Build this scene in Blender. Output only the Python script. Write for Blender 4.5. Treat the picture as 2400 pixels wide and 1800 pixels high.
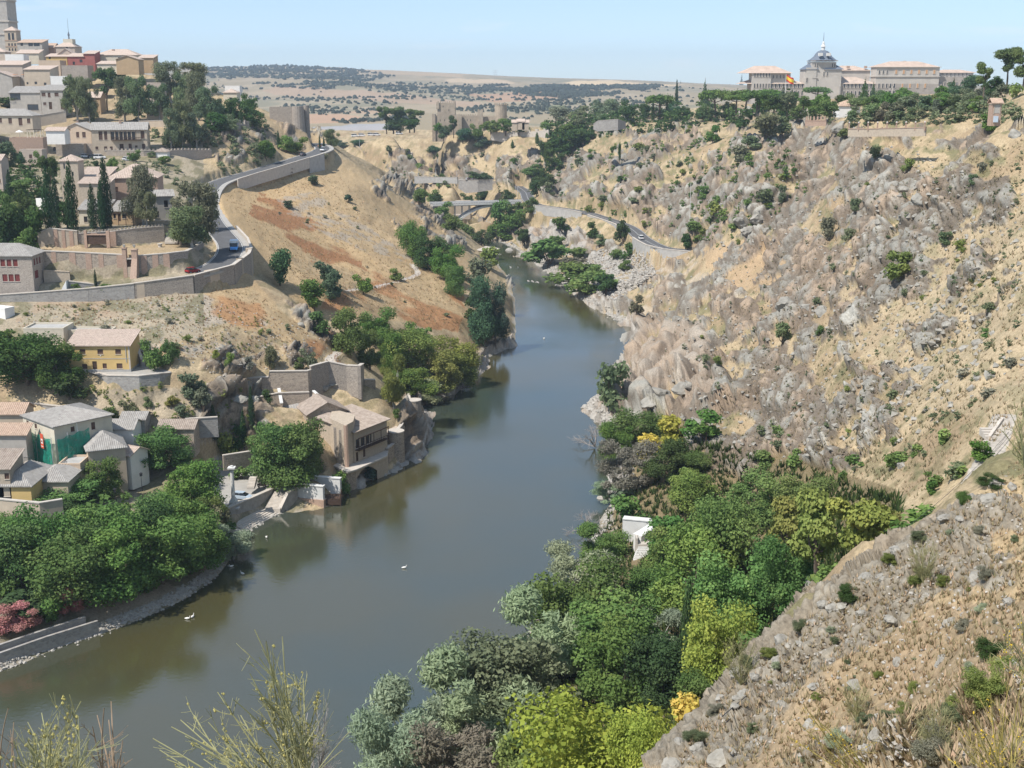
import bpy, math, random
import numpy as np
from mathutils import Vector, Matrix
from mathutils.geometry import delaunay_2d_cdt
from mathutils.bvhtree import BVHTree
for o in list(bpy.data.objects): bpy.data.objects.remove(o)
S = bpy.context.scene
COL = S.collection
random.seed(7); RNG = np.random.default_rng(7)
# ---------------------------------------------------------------- camera, sky, sun, exposure
F, CX, CY = 2670.0, 1106.0, 829.5           # pin-hole of the photograph (2212 px wide)
HC = 90.0                                    # eye height over the river
PITCH = math.atan((CY-175.0)/F)
cam = bpy.data.cameras.new('camera'); camo = bpy.data.objects.new('camera', cam); COL.objects.link(camo)
cam.sensor_width = 36; cam.lens = 36*F/2212.0; cam.clip_start = 0.3; cam.clip_end = 20000
camo.location = (0,0,HC); camo.rotation_euler = (math.pi/2-PITCH, 0, 0)
S.camera = camo
SUN_EL, SUN_AZ = math.radians(54), math.radians(233)     # azimuth clockwise from +Y
w = bpy.data.worlds.new('World'); S.world = w; w.use_nodes = True
nt = w.node_tree; nt.nodes.clear()
sky = nt.nodes.new('ShaderNodeTexSky'); sky.sky_type = 'NISHITA'; sky.sun_disc = False
sky.sun_elevation = SUN_EL; sky.sun_rotation = SUN_AZ; sky.altitude = 500; sky.air_density = 0.58; sky.dust_density = 0.3; sky.ozone_density = 1.5
bg = nt.nodes.new('ShaderNodeBackground'); bg.inputs[1].default_value = 0.08
wo = nt.nodes.new('ShaderNodeOutputWorld')
tc = nt.nodes.new('ShaderNodeTexCoord')
mp = nt.nodes.new('ShaderNodeMapping'); mp.inputs['Scale'].default_value = (7,7,38)
cn = nt.nodes.new('ShaderNodeTexNoise'); cn.inputs['Scale'].default_value = 1.6; cn.inputs['Detail'].default_value = 6
cr = nt.nodes.new('ShaderNodeValToRGB'); cr.color_ramp.elements[0].position = 0.60; cr.color_ramp.elements[1].position = 0.78
cr.color_ramp.elements[1].color = (0.32,0.32,0.32,1)
mx = nt.nodes.new('ShaderNodeMixRGB'); mx.inputs[2].default_value = (8.0,7.2,6.6,1)
nt.links.new(tc.outputs['Generated'], mp.inputs[0]); nt.links.new(mp.outputs[0], cn.inputs['Vector'])
nt.links.new(cn.outputs['Fac'], cr.inputs[0]); nt.links.new(cr.outputs[0], mx.inputs[0]); nt.links.new(sky.outputs[0], mx.inputs[1])
veil = nt.nodes.new('ShaderNodeMixRGB'); veil.blend_type = 'ADD'; veil.inputs[0].default_value = 1.0; veil.inputs[2].default_value = (1.7,2.25,2.75,1)   # thin even summer haze over the whole sky
nt.links.new(mx.outputs[0], veil.inputs[1]); nt.links.new(veil.outputs[0], bg.inputs[0]); nt.links.new(bg.outputs[0], wo.inputs[0])
sl = bpy.data.lights.new('sun', 'SUN'); sl.energy = 3.9; sl.angle = math.radians(0.5); sl.color = (1,0.95,0.88)
so = bpy.data.objects.new('sun', sl); COL.objects.link(so)
sd = Vector((math.sin(SUN_AZ)*math.cos(SUN_EL), math.cos(SUN_AZ)*math.cos(SUN_EL), math.sin(SUN_EL)))
so.rotation_euler = sd.to_track_quat('Z','Y').to_euler(); so.location = (-100,-50,300)
S.view_settings.view_transform = 'Standard'; S.view_settings.look = 'None'; S.view_settings.exposure = 0.58; S.view_settings.gamma = 1
S.view_settings.use_curve_mapping = False
S.render.engine = 'CYCLES'
cy = S.cycles; cy.use_denoising = True; cy.max_bounces = 7; cy.diffuse_bounces = 2; cy.glossy_bounces = 3; cy.transmission_bounces = 3
cy.volume_bounces = 0; cy.transparent_max_bounces = 6; cy.caustics_reflective = False; cy.caustics_refractive = False
cy.sample_clamp_indirect = 6
try: cy.denoiser = 'OPENIMAGEDENOISE'; cy.denoising_input_passes = 'RGB_ALBEDO_NORMAL'
except Exception: pass

# ---------------------------------------------------------------- numeric helpers
CP_, SP_ = math.cos(PITCH), math.sin(PITCH)
def rd(u, v):
    a, b = (u-CX)/F, (CY-v)/F
    return (a, CP_+b*SP_, -SP_+b*CP_)
def PD(u, v, D):
    d = rd(u, v); t = D/d[1]; return (d[0]*t, D, HC+d[2]*t)
def PZ(u, v, z):
    d = rd(u, v); t = (z-HC)/d[2]; return (d[0]*t, d[1]*t, z)
def UDZ(u, D, z):          # column u, distance D, height z
    dep = D*CP_-(z-HC)*SP_
    return ((u-CX)/F*dep, D, z)
def proj(x, y, z):
    dep = y*CP_-(z-HC)*SP_; up = y*SP_+(z-HC)*CP_
    return CX+F*x/dep, CY-F*up/dep
def hsh(ix, iy, iz, s):
    n = (ix.astype(np.int64)*374761393 + iy.astype(np.int64)*668265263 + iz.astype(np.int64)*2147483647 + s*974634777) & 0xffffffff
    n = ((n ^ (n >> 13))*1274126177) & 0xffffffff
    n = ((n ^ (n >> 16))*2246822519) & 0xffffffff
    return ((n ^ (n >> 15)) & 0xffffff)/float(0xffffff)
def vnoise(x, y, z, s=0):
    ix, iy, iz = np.floor(x), np.floor(y), np.floor(z)
    fx, fy, fz = x-ix, y-iy, z-iz
    fx, fy, fz = fx*fx*(3-2*fx), fy*fy*(3-2*fy), fz*fz*(3-2*fz)
    r = 0
    for dx in (0,1):
        for dy in (0,1):
            for dz in (0,1):
                r = r + hsh(ix+dx, iy+dy, iz+dz, s)*(fx if dx else 1-fx)*(fy if dy else 1-fy)*(fz if dz else 1-fz)
    return r
def fbm(x, y, z, o=4, s=0, g=0.5):
    r = 0; a = 1; t = 0
    for i in range(o):
        r = r+a*vnoise(x, y, z, s+i); t += a; a *= g; x, y, z = x*2.03+7.1, y*2.03+3.7, z*2.03+1.9
    return r/t
def cell(x, y, z, s=0):     # F1, F2, id
    ix, iy, iz = np.floor(x), np.floor(y), np.floor(z)
    f1 = np.full(x.shape, 9.0); f2 = f1.copy(); idd = np.zeros(x.shape)
    for dx in (-1,0,1):
        for dy in (-1,0,1):
            for dz in (-1,0,1):
                cx_, cy_, cz_ = ix+dx, iy+dy, iz+dz
                px = cx_+hsh(cx_,cy_,cz_,s); py = cy_+hsh(cx_,cy_,cz_,s+1); pz = cz_+hsh(cx_,cy_,cz_,s+2)
                d = (px-x)**2+(py-y)**2+(pz-z)**2
                h = hsh(cx_,cy_,cz_,s+3)
                n1 = d < f1
                f2 = np.where(n1, f1, np.minimum(f2, d)); idd = np.where(n1, h, idd); f1 = np.where(n1, d, f1)
    return np.sqrt(f1), np.sqrt(f2), idd
def sstep(a, b, x):
    t = np.clip((x-a)/(b-a), 0, 1); return t*t*(3-2*t)
def inpoly(u, v, poly):
    r = np.zeros(u.shape, bool); n = len(poly)
    for i in range(n):
        x1, y1 = poly[i]; x2, y2 = poly[(i+1) % n]
        if y1 == y2: continue
        c = (y1 > v) != (y2 > v)
        r ^= c & (u < (x2-x1)*(v-y1)/(y2-y1)+x1)
    return r
# ---------------------------------------------------------------- tagging helpers
def tag(o, label=None, cat=None, group=None, kind=None):
    if label: o['label'] = label
    if cat: o['category'] = cat
    if group: o['group'] = group
    if kind: o['kind'] = kind
    return o
def mesh_obj(name, verts, faces, mats=None, parent=None, smooth=False, matidx=None):
    me = bpy.data.meshes.new(name)
    me.from_pydata([tuple(v) for v in verts], [], faces)
    for m in (mats if isinstance(mats, (list,tuple)) else [mats] if mats else []): me.materials.append(m)
    if matidx is not None: me.polygons.foreach_set('material_index', matidx)
    if smooth: me.polygons.foreach_set('use_smooth', [True]*len(me.polygons))
    me.update()
    o = bpy.data.objects.new(name, me); COL.objects.link(o)
    if parent: o.parent = parent
    return o
def np_mesh(name, V, Fq, mat, smooth=False):
    me = bpy.data.meshes.new(name); k = Fq.shape[1]
    me.vertices.add(len(V)); me.vertices.foreach_set('co', V.astype(np.float32).ravel())
    me.loops.add(Fq.size); me.loops.foreach_set('vertex_index', Fq.astype(np.int32).ravel())
    me.polygons.add(len(Fq)); me.polygons.foreach_set('loop_start', np.arange(0, Fq.size, k, dtype=np.int32))
    me.polygons.foreach_set('loop_total', np.full(len(Fq), k, dtype=np.int32))
    if smooth: me.polygons.foreach_set('use_smooth', np.ones(len(Fq), bool))
    if mat: me.materials.append(mat)
    me.update(calc_edges=True); return me
def link(name, me, parent=None):
    o = bpy.data.objects.new(name, me); COL.objects.link(o)
    if parent: o.parent = parent
    return o
def empty(name, loc=(0,0,0), rz=0):
    o = bpy.data.objects.new(name, None); COL.objects.link(o); o.location = loc; o.rotation_euler = (0,0,rz); o.empty_display_size = 0.5
    return o
def copy_tree(o, parent=None):
    c = o.copy(); COL.objects.link(c); c.parent = parent
    for ch in KIDS.get(o.name, []): pass
    for ch in list(o.children): copy_tree(ch, c)
    return c
KIDS = {}
# ---------------------------------------------------------------- materials
def newmat(name):
    m = bpy.data.materials.new(name); m.use_nodes = True
    n = m.node_tree; b = n.nodes['Principled BSDF']; b.inputs['Roughness'].default_value = 0.85
    b.inputs['Specular IOR Level'].default_value = 0.2
    return m, n, b
def plain(name, c, rough=0.8, var=0.15, scale=1.5, bump=0.0, metal=0, objcol=False, c2=None, spec=0.2, det=5, coords='Object'):
    """colour with two-scale grain"""
    m, n, b = newmat(name); b.inputs['Roughness'].default_value = rough; b.inputs['Metallic'].default_value = metal
    b.inputs['Specular IOR Level'].default_value = spec
    t = n.nodes.new('ShaderNodeTexCoord'); no = n.nodes.new('ShaderNodeTexNoise'); no.inputs['Scale'].default_value = scale
    no.inputs['Detail'].default_value = det; no.inputs['Roughness'].default_value = 0.65
    n.links.new(t.outputs[coords], no.inputs['Vector'])
    r = n.nodes.new('ShaderNodeValToRGB'); r.color_ramp.elements[0].position = 0.3; r.color_ramp.elements[1].position = 0.7
    d = c2 or [x*(1-var*1.6) for x in c]
    r.color_ramp.elements[0].color = (*d[:3],1); r.color_ramp.elements[1].color = (*[min(1,x*(1+(0 if c2 else var))) for x in c[:3]],1)
    n.links.new(no.outputs['Fac'], r.inputs[0])
    out = r.outputs[0]
    if objcol:
        oi = n.nodes.new('ShaderNodeObjectInfo'); mm = n.nodes.new('ShaderNodeMixRGB'); mm.blend_type = 'MULTIPLY'; mm.inputs[0].default_value = 1
        n.links.new(out, mm.inputs[1]); n.links.new(oi.outputs['Color'], mm.inputs[2]); out = mm.outputs[0]
    n.links.new(out, b.inputs['Base Color'])
    if bump:
        bu = n.nodes.new('ShaderNodeBump'); bu.inputs['Strength'].default_value = bump; bu.inputs['Distance'].default_value = 0.1
        n2 = n.nodes.new('ShaderNodeTexNoise'); n2.inputs['Scale'].default_value = scale*4; n2.inputs['Detail'].default_value = 4
        n.links.new(t.outputs[coords], n2.inputs['Vector']); n.links.new(n2.outputs['Fac'], bu.inputs['Height']); n.links.new(bu.outputs[0], b.inputs['Normal'])
    return m
def masonry(name, c1, c2, cm, scale=1.6, bump=0.6, stretch=(1,1,1.6)):
    """rubble stone: voronoi stones with recessed mortar"""
    m, n, b = newmat(name)
    t = n.nodes.new('ShaderNodeTexCoord'); mp = n.nodes.new('ShaderNodeMapping'); mp.inputs['Scale'].default_value = stretch
    n.links.new(t.outputs['Object'], mp.inputs[0])
    v = n.nodes.new('ShaderNodeTexVoronoi'); v.inputs['Scale'].default_value = scale
    ve = n.nodes.new('ShaderNodeTexVoronoi'); ve.feature = 'DISTANCE_TO_EDGE'; ve.inputs['Scale'].default_value = scale
    for q in (v, ve): n.links.new(mp.outputs[0], q.inputs['Vector'])
    sx = n.nodes.new('ShaderNodeSeparateColor'); n.links.new(v.outputs['Color'], sx.inputs[0])
    mixc = n.nodes.new('ShaderNodeMixRGB'); mixc.inputs[1].default_value = (*c1,1); mixc.inputs[2].default_value = (*c2,1)
    n.links.new(sx.outputs[0], mixc.inputs[0])
    no = n.nodes.new('ShaderNodeTexNoise'); no.inputs['Scale'].default_value = 0.25; no.inputs['Detail'].default_value = 5
    n.links.new(t.outputs['Object'], no.inputs['Vector'])
    mv = n.nodes.new('ShaderNodeMixRGB'); mv.blend_type = 'MULTIPLY'; mv.inputs[0].default_value = 0.55
    n.links.new(mixc.outputs[0], mv.inputs[1]); n.links.new(no.outputs['Fac'], mv.inputs[2])
    br = n.nodes.new('ShaderNodeBrightContrast'); br.inputs['Bright'].default_value = 0.07
    n.links.new(mv.outputs[0], br.inputs[0])
    lt = n.nodes.new('ShaderNodeMath'); lt.operation = 'LESS_THAN'; lt.inputs[1].default_value = 0.055
    n.links.new(ve.outputs['Distance'], lt.inputs[0])
    mm = n.nodes.new('ShaderNodeMixRGB'); mm.inputs[2].default_value = (*cm,1)
    n.links.new(lt.outputs[0], mm.inputs[0]); n.links.new(br.outputs[0], mm.inputs[1]); n.links.new(mm.outputs[0], b.inputs['Base Color'])
    bu = n.nodes.new('ShaderNodeBump'); bu.inputs['Strength'].default_value = bump; bu.inputs['Distance'].default_value = 0.15
    mn = n.nodes.new('ShaderNodeMath'); mn.operation = 'MINIMUM'; mn.inputs[1].default_value = 0.2; n.links.new(ve.outputs['Distance'], mn.inputs[0])
    n.links.new(mn.outputs[0], bu.inputs['Height']); n.links.new(bu.outputs[0], b.inputs['Normal'])
    return m
# ================================================================ TERRAIN
def polyl(pts, n=1): return pts
shoreL = [PZ(u,v,0) for u,v in [(0,1445),(100,1405),(200,1372),(300,1335),(400,1290),(465,1240),(530,1147),(612,1102),(700,1094),(740,1062),(770,1042),(830,1024),(872,1000),(912,955),(905,905),(905,862),(960,852),(1010,827),(1035,792),(1040,768),(1105,744),(1108,690),(1108,640),(1100,600),(1075,570),(1055,545),(1040,520),(1030,505)]]
shoreL = [(-420,120,0),(-200,140,0),(-110,165,0)]+shoreL+[(-48,765,0),(-72,850,0),(-130,925,0),(-420,990,0)]
shoreR = [PZ(u,v,0) for u,v in [(760,1725),(980,1560),(1120,1400),(1230,1260),(1300,1130),(1340,1060),(1340,1000),(1320,930),(1264,884),(1290,862),(1335,845),(1345,800),(1400,738),(1385,708),(1330,690),(1270,655),(1230,620),(1180,585),(1150,560),(1110,535),(1062,515)]]
shoreR = [(-420,60,0),(-200,85,0),(-60,103,0),(-38,125,0)]+shoreR+[(-10,765,0),(-28,860,0),(-70,955,0),(-420,1060,0)]
CPS = []
def c(u, v, D): CPS.append(PD(u, v, D))
def cz(u, v, z): CPS.append(PZ(u, v, z))
def cw(x, y, z): CPS.append((x, y, z))
# --- west bank
for u,v,z in [(0,1385,3.5),(0,1330,4.5),(150,1310,3.6),(150,1260,4),(300,1270,3),(300,1210,4),(430,1200,3),(0,1150,7),(200,1100,6.5),(300,1050,6),(400,1110,4),(500,1060,3.3),(600,1025,4.2),(485,1105,3.0),(520,960,10),(0,1000,9.5),(100,1040,8),(240,1010,7.5),(130,1003,9.5),(400,990,10)]: cz(u,v,z)
for u,v,D in [(230,885,272),(0,860,268),(330,862,272),(420,900,269),(500,915,271),(560,900,275),(225,803,273),(345,800,274.5),(235,838,271),(345,836,272),(190,803,276),(292,800,279),(60,803,276),(200,712,292),(0,692,294),(350,740,284),(100,672,300),(0,664,303),(120,660,305),(240,658,307),(330,655,308),(400,634,314),(465,620,321),(515,610,329),(547,592,337),
  (250,535,333),(400,530,336),(330,512,346),(200,520,345),(0,560,322),(0,520,340),(60,540,330),
  (120,478,342),(250,470,350),(350,478,352),(0,450,380),(150,400,420),(100,345,500),(250,345,505),(330,350,500),(400,352,524),(500,358,531),(440,352,526),(160,328,520),(320,328,520),(390,330,520),(480,345,528),
  (0,290,520),(100,270,560),(0,220,600),(60,200,620),(200,205,640),(0,150,700),(100,140,720),(250,150,700),(330,160,690),(450,192,660),(550,225,650),(560,262,600),(200,262,570),(350,255,590),(450,262,575),
  (480,345,533),(548,350,540),(450,270,548),(540,270,560),(600,272,600),(648,278,615),(620,318,597),(600,335,578),(700,300,640),(730,312,720),(400,290,545),
  (500,490,400),(560,520,388),(600,500,430),(545,440,490),(560,402,528),(484,468,404),(482,442,430),(474,417,465),(476,403,490),(650,372,558),(692,350,583),(650,480,470),(750,420,540),(762,372,590),(702,330,603),(735,345,600),(830,400,592),(900,470,590),(960,500,600),(1010,540,615),
  (850,520,500),(800,600,430),(700,570,420),(640,560,397),(600,616,335),(650,656,330),(700,702,325),(750,767,318),(790,802,312),(620,640,356),(680,690,350),(750,750,345),(800,790,335),(850,840,320),
  (760,650,370),(830,640,400),(900,600,450),(900,680,395),(1000,640,440),(1000,690,410),(960,752,385),(1070,600,490),(1010,600,470),(930,560,500),(1090,680,442),(1010,770,380),(900,790,350),(860,850,318),
  (450,662,308),(500,720,296),(600,720,305),(650,742,305),(400,770,280),(500,790,285),(600,786,295),(700,785,304),(545,810,293),(600,803,295),(670,799,298),(600,864,286),(560,868,285),(660,864,288),(770,800,300),(545,868,283),(640,880,284),(740,880,294),(700,1000,263),(620,965,268),(700,942,276),(830,905,291),(880,880,300)]: c(u,v,D)
for p in [(-420,300,42),(-420,500,70),(-420,700,96),(-300,200,7),(-420,170,6),(-200,300,38),(-230,450,62),(-250,600,85),(-420,1100,60),(-300,1180,50),(-250,880,70),(-110,800,46),(-150,760,62),(-60,705,30),(-200,830,80),(-95,690,55),(-420,900,70),(-420,990,4)]: cw(*p)
# --- castle side
for u,v,D in [(780,310,930),(850,288,930),(950,285,930),(1040,282,920),(1100,290,900),(1180,290,880),(1250,270,900),(800,350,880),(900,350,880),(870,392,850),(980,400,832),(1080,420,800),(950,370,850),(1080,370,850),(1180,350,830),(1150,432,795),(1120,442,770),(1070,470,765),(1200,320,860),(760,330,960)]: c(u,v,D)
for p in [(-80,1010,44),(40,1010,52),(-100,1180,46),(50,1180,46),(120,1100,50),(-200,1090,40)]: cw(*p)
# --- east bank
for u,v,D in [(1250,400,700),(1300,440,662),(1370,400,662),(1450,352,650),(1400,300,740),(1300,300,800),(1300,270,860),(1480,267,800),(1600,262,750),(1700,258,780),(1560,300,640),(1500,440,562),(1560,470,520),(1600,380,560),(1700,330,520),(1750,266,480),(1800,262,470),(1850,300,440),
  (1900,270,400),(2000,262,380),(2150,262,272),(2212,230,300),(2212,192,380),(2100,225,420),(2000,240,500),(2212,300,280),(2212,420,240),(2212,560,205),(2212,700,175),(2212,830,150),(2212,930,135),
  (2100,400,300),(2100,560,245),(2100,700,205),(2100,850,168),(2125,1000,138),(2100,1070,128),(1950,330,400),(1950,450,320),(1950,600,262),(1950,750,222),(1950,900,185),(1960,1050,155),(1850,380,420),(1850,520,320),(1850,700,260),(1850,850,225),(1850,1000,190),
  (1720,440,470),(1720,560,360),(1740,640,322),(1700,740,300),(1720,860,262),(1750,950,230),(1750,1040,200),(1600,560,450),(1600,640,390),(1620,740,335),(1600,850,295),(1600,950,262),(1600,1050,235),(1500,600,470),(1500,650,420),(1500,720,375),(1500,830,325),(1480,900,298),(1420,640,440),(1430,690,410),(1400,567,548),(1440,568,526),(1482,569,511),(1300,560,592),(1412,730,392),(1372,802,364),(1345,862,345),(1450,760,362),(1430,830,345),
  (1250,500,640),(1330,520,600),(1220,545,620),(1180,510,690),(1480,512,600),(1540,520,560)]: c(u,v,D)
for u,v,z in [(1450,1000,8),(1400,1100,4),(1450,1200,4),(1500,1150,8),(1600,1200,13),(1700,1150,20),(1700,1250,22),(1800,1240,31),(1400,1300,4),(1500,1400,9),(1380,1480,7),(1450,1550,12),(1200,1450,2),(1300,1650,7),(1150,1650,3),(1000,1700,2),(1600,1350,18),(1650,1450,27),(1850,1265,36),(1900,1150,36.5),(2000,1120,41)]: cz(u,v,z)
SIL = [(1400,1659,48),(1480,1592,50),(1570,1492,54),(1605,1440,56),(1700,1372,58),(1790,1292,62),(1880,1232,66),(1950,1172,72),(2050,1102,82),(2110,1062,88),(2160,1030,92),(2212,985,96)]
for u,v,D in SIL:
    c(u,v,D); x,y,z = PD(u,v,D); cw(x-3.5, y+7, z-8); cw(x-1.2,y+1.6,z-1.0)
for u,v,D in [(1500,1659,42),(1700,1659,30),(1900,1659,22),(2100,1659,15),(2212,1659,12),(1800,1500,42),(2000,1500,33),(2212,1500,24),(1950,1350,50),(2100,1300,46),(2212,1300,38),(2212,1150,55),(2080,1180,62)]: c(u,v,D)
for p in [(0,0,87.9),(-4,4,86.0),(-25,0,78),(25,0,91),(60,0,95),(0,20,75),(0,42,52),(-50,20,58),(-60,60,28),(0,70,33),(0,100,13),(-60,85,8),(-200,20,50),(-420,-20,60),(-200,60,18),(3,8,84),(8,10,84.5),
  (15,75,40),(60,120,52),(70,100,66),(90,80,78),(200,80,92),(520,100,100),(520,-20,110),(200,-20,100),(300,300,94),(520,500,92),(230,600,80),(150,700,75),(330,800,82),(300,950,80),(150,950,70),(230,1100,76),(520,900,84),(520,1180,80),(300,1180,76),(150,1180,62),(90,150,60),(130,250,84),(200,420,86),(160,520,80)]: cw(*p)
# river bed
for i in range(3, len(shoreR)-4):
    x,y,_ = shoreR[i]
    # nearest west shore point
    q = min(shoreL, key=lambda p:(p[0]-x)**2+(p[1]-y)**2)
    if (q[0]-x)**2+(q[1]-y)**2 > 100: cw((x+q[0])/2,(y+q[1])/2,-6)
for p in [(-300,105,-6),(-120,130,-6),(-75,140,-6),(-28,800,-5),(-60,900,-5),(-250,1010,-5)]: cw(*p)
allp = shoreL+shoreR+CPS
n1 = len(shoreL); n2 = n1+len(shoreR)
edges = [(i,i+1) for i in range(n1-1)]+[(i,i+1) for i in range(n1, n2-1)]
vs, es, fs, ov, oe, of = delaunay_2d_cdt([Vector(p[:2]) for p in allp], edges, [], 0, 1e-4)
tv = []
for v_, o_ in zip(vs, ov):
    if o_: tv.append((v_.x, v_.y, allp[o_[0]][2]))
    else: tv.append((v_.x, v_.y, 0.0))
GX0, GY0, GX1, GY1 = -420, -20, 520, 1180
NX, NY = GX1-GX0+1, GY1-GY0+1
G = np.full((NY, NX), np.nan)
tv = np.array(tv)
for f_ in fs:
    if len(f_) != 3: continue
    (xa,ya,za),(xb,yb,zb),(xc,yc,zc) = tv[list(f_)]
    x0, x1 = max(0,int(min(xa,xb,xc)-GX0)), min(NX-1,int(max(xa,xb,xc)-GX0)+1)
    y0, y1 = max(0,int(min(ya,yb,yc)-GY0)), min(NY-1,int(max(ya,yb,yc)-GY0)+1)
    if x1 <= x0 or y1 <= y0: continue
    X, Y = np.meshgrid(np.arange(x0,x1+1)+GX0, np.arange(y0,y1+1)+GY0)
    dt = (yb-yc)*(xa-xc)+(xc-xb)*(ya-yc)
    if abs(dt) < 1e-9: continue
    l1 = ((yb-yc)*(X-xc)+(xc-xb)*(Y-yc))/dt; l2 = ((yc-ya)*(X-xc)+(xa-xc)*(Y-yc))/dt; l3 = 1-l1-l2
    m_ = (l1 >= -1e-6)&(l2 >= -1e-6)&(l3 >= -1e-6)
    G[y0:y1+1,x0:x1+1][m_] = (l1*za+l2*zb+l3*zc)[m_]
# fill outside hull with the nearest row value
for r_ in range(NY):
    row = G[r_]; ok = ~np.isnan(row)
    if ok.any(): G[r_] = np.interp(np.arange(NX), np.where(ok)[0], row[ok])
for r_ in range(NY-1):
    if np.isnan(G[r_+1]).all(): G[r_+1] = G[r_]
G = np.nan_to_num(G, nan=60.0)
def blur(A, k):
    for ax in (0,1):
        P_ = np.concatenate([np.repeat(np.take(A,[0],ax),k,ax), A, np.repeat(np.take(A,[-1],ax),k,ax)], ax)
        cs = np.cumsum(P_, ax); cs = np.concatenate([np.zeros_like(np.take(cs,[0],ax)), cs], ax)
        n_ = A.shape[ax]
        A = (np.take(cs, range(2*k+1, 2*k+1+n_), ax)-np.take(cs, range(0,n_), ax))/(2*k+1)
    return A
YY, XX = np.mgrid[GY0:GY1+1, GX0:GX1+1].astype(float)
Gs = blur(blur(G,1),1); Gb = blur(blur(G,3),3)
far_ = sstep(120, 320, YY)
G2 = Gs*(1-far_)+Gb*far_
shore = np.clip(np.abs(G)/4, 0, 1)             # keep the waterline where it was traced
G = G2*shore + Gs*(1-shore)
# gentle large relief
relief = (fbm(XX/42, YY/42, XX*0, 4, 11)-0.5)*5.5 + (fbm(XX/13, YY/13, XX*0, 3, 15)-0.5)*2.2
relief *= np.clip((G-1.5)/12, 0, 1)*sstep(60,260,YY)
town = ((XX < -60)&(YY < 700)) | ((XX < -30)&(YY < 300))
relief *= np.where(town, 0.18, 1.0)
nearr = ((fbm(XX/9, YY/9, XX*0, 4, 16)-0.5)*7.0+(fbm(XX/3,YY/3,XX*0,3,19)-0.5)*2.2)*(1-sstep(90,120,YY))*sstep(12,26,YY)*(XX > 0)
G = G+blur(relief,2)+nearr
def hgt(x, y):
    x = np.clip(np.asarray(x,float)-GX0, 0, NX-1.001); y = np.clip(np.asarray(y,float)-GY0, 0, NY-1.001)
    i, j = x.astype(int), y.astype(int); a, b = x-i, y-j
    return (G[j,i]*(1-a)+G[j,i+1]*a)*(1-b)+(G[j+1,i]*(1-a)+G[j+1,i+1]*a)*b
def carve(cl, half, drop=0.25, edge=2.0, up=True, rise=None):
    """press a corridor with centre line cl [(x,y,z)] into the height grid"""
    xs = [p[0] for p in cl]; ys = [p[1] for p in cl]
    x0, x1 = max(0,int(min(xs)-half-edge-3-GX0)), min(NX-1,int(max(xs)+half+edge+3-GX0))
    y0, y1 = max(0,int(min(ys)-half-edge-3-GY0)), min(NY-1,int(max(ys)+half+edge+3-GY0))
    X = XX[y0:y1+1,x0:x1+1]; Y = YY[y0:y1+1,x0:x1+1]
    best = np.full(X.shape, 1e9); bz = np.zeros(X.shape)
    for p, q in zip(cl[:-1], cl[1:]):
        dx, dy = q[0]-p[0], q[1]-p[1]; L = dx*dx+dy*dy
        t = np.clip(((X-p[0])*dx+(Y-p[1])*dy)/L, 0, 1)
        d = np.hypot(X-p[0]-t*dx, Y-p[1]-t*dy); m_ = d < best
        best = np.where(m_, d, best); bz = np.where(m_, p[2]+t*(q[2]-p[2]), bz)
    k = 1-sstep(half, half+edge, best)
    A = G[y0:y1+1,x0:x1+1]
    tgt = bz-drop
    if not up: tgt = np.minimum(A, tgt)
    A[...] = A*(1-k)+tgt*k
def dense(cl, step=4.0):
    """Catmull-Rom through the points"""
    P_ = [Vector(p) for p in cl]; P_ = [P_[0]*2-P_[1]]+P_+[P_[-1]*2-P_[-2]]
    out = []
    for i in range(1, len(P_)-2):
        a,b,c_,d = P_[i-1:i+3]; n_ = max(2,int((c_-b).length/step))
        for k in range(n_):
            t = k/n_
            out.append(0.5*((2*b)+(c_-a)*t+(2*a-5*b+4*c_-d)*t*t+(3*b-a-3*c_+d)*t**3))
    out.append(P_[-2]); return out
roadW = dense([UDZ(*p) for p in [(-150,309.5,36),(0,311.5,37.2),(120,312.5,37.9),(240,314,38.9),(340,316.5,40),(400,319,40.8),(442,324,41.4),(476,333,42),(496,346,43),(496,360,43.8),(478,378,44.7),(456,403,46),(442,440,48),(452,478,49.6),(480,505,50.8),(560,535,53),(640,563,56),(685,585,57.8),(697,605,58.6),(680,640,59.3)]])
roadE = dense([UDZ(*p) for p in [(1640,505,20),(1560,512,20),(1488,523,20),(1430,533,20),(1391,562,20),(1368,597,20),(1345,620,20.3),(1310,643,20.6),(1260,674,21),(1205,695,21),(1160,712,21),(1142,745,21),(1135,790,21.5),(1118,830,22)]])
carve(roadW, 4.5, 0.3, 1.0); carve(roadE, 4.2, 0.3, 1.0)
# flat terraces (centre lines pressed level)
def pad(pts, z, grow=1.0):
    xs = [p[0] for p in pts]; ys = [p[1] for p in pts]
    m_ = inpoly(XX, YY, [(p[0],p[1]) for p in pts])
    k = np.clip(blur(m_.astype(float), int(grow))*1.6, 0, 1)
    G[...] = G*(1-k)+z*k
terr = [UDZ(255,334,46.5),UDZ(130,322,46.5),UDZ(260,321,46.5),UDZ(360,322,46.5),UDZ(428,325,46.5),UDZ(440,345,47.2),UDZ(350,352,47)]
PADS = [
 ([UDZ(100,319.5,0),UDZ(425,322.5,0),UDZ(425,333,0),UDZ(340,333,0),UDZ(170,331.5,0),UDZ(100,330,0)],46.4),
 ([UDZ(100,335.5,0),UDZ(350,337,0),UDZ(360,365,0),UDZ(60,365,0)],51.2),
 ([PZ(455,1100,3.3),PZ(400,1050,3.3),PZ(500,1000,3.3),PZ(570,1000,3.3),PZ(700,1030,3.3),PZ(655,1048,3.3),PZ(600,1057,3.3),PZ(560,1069,3.3)],3.15),
 ([UDZ(u,D,26) for u,D in [(165,275),(206,275),(232,271.9),(300,270.5),(344,272.5),(370,276.5),(345,281),(290,284),(165,284)]],PD(0,803,276)[2]-0.15),
]
def lift(p, z): return p
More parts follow.
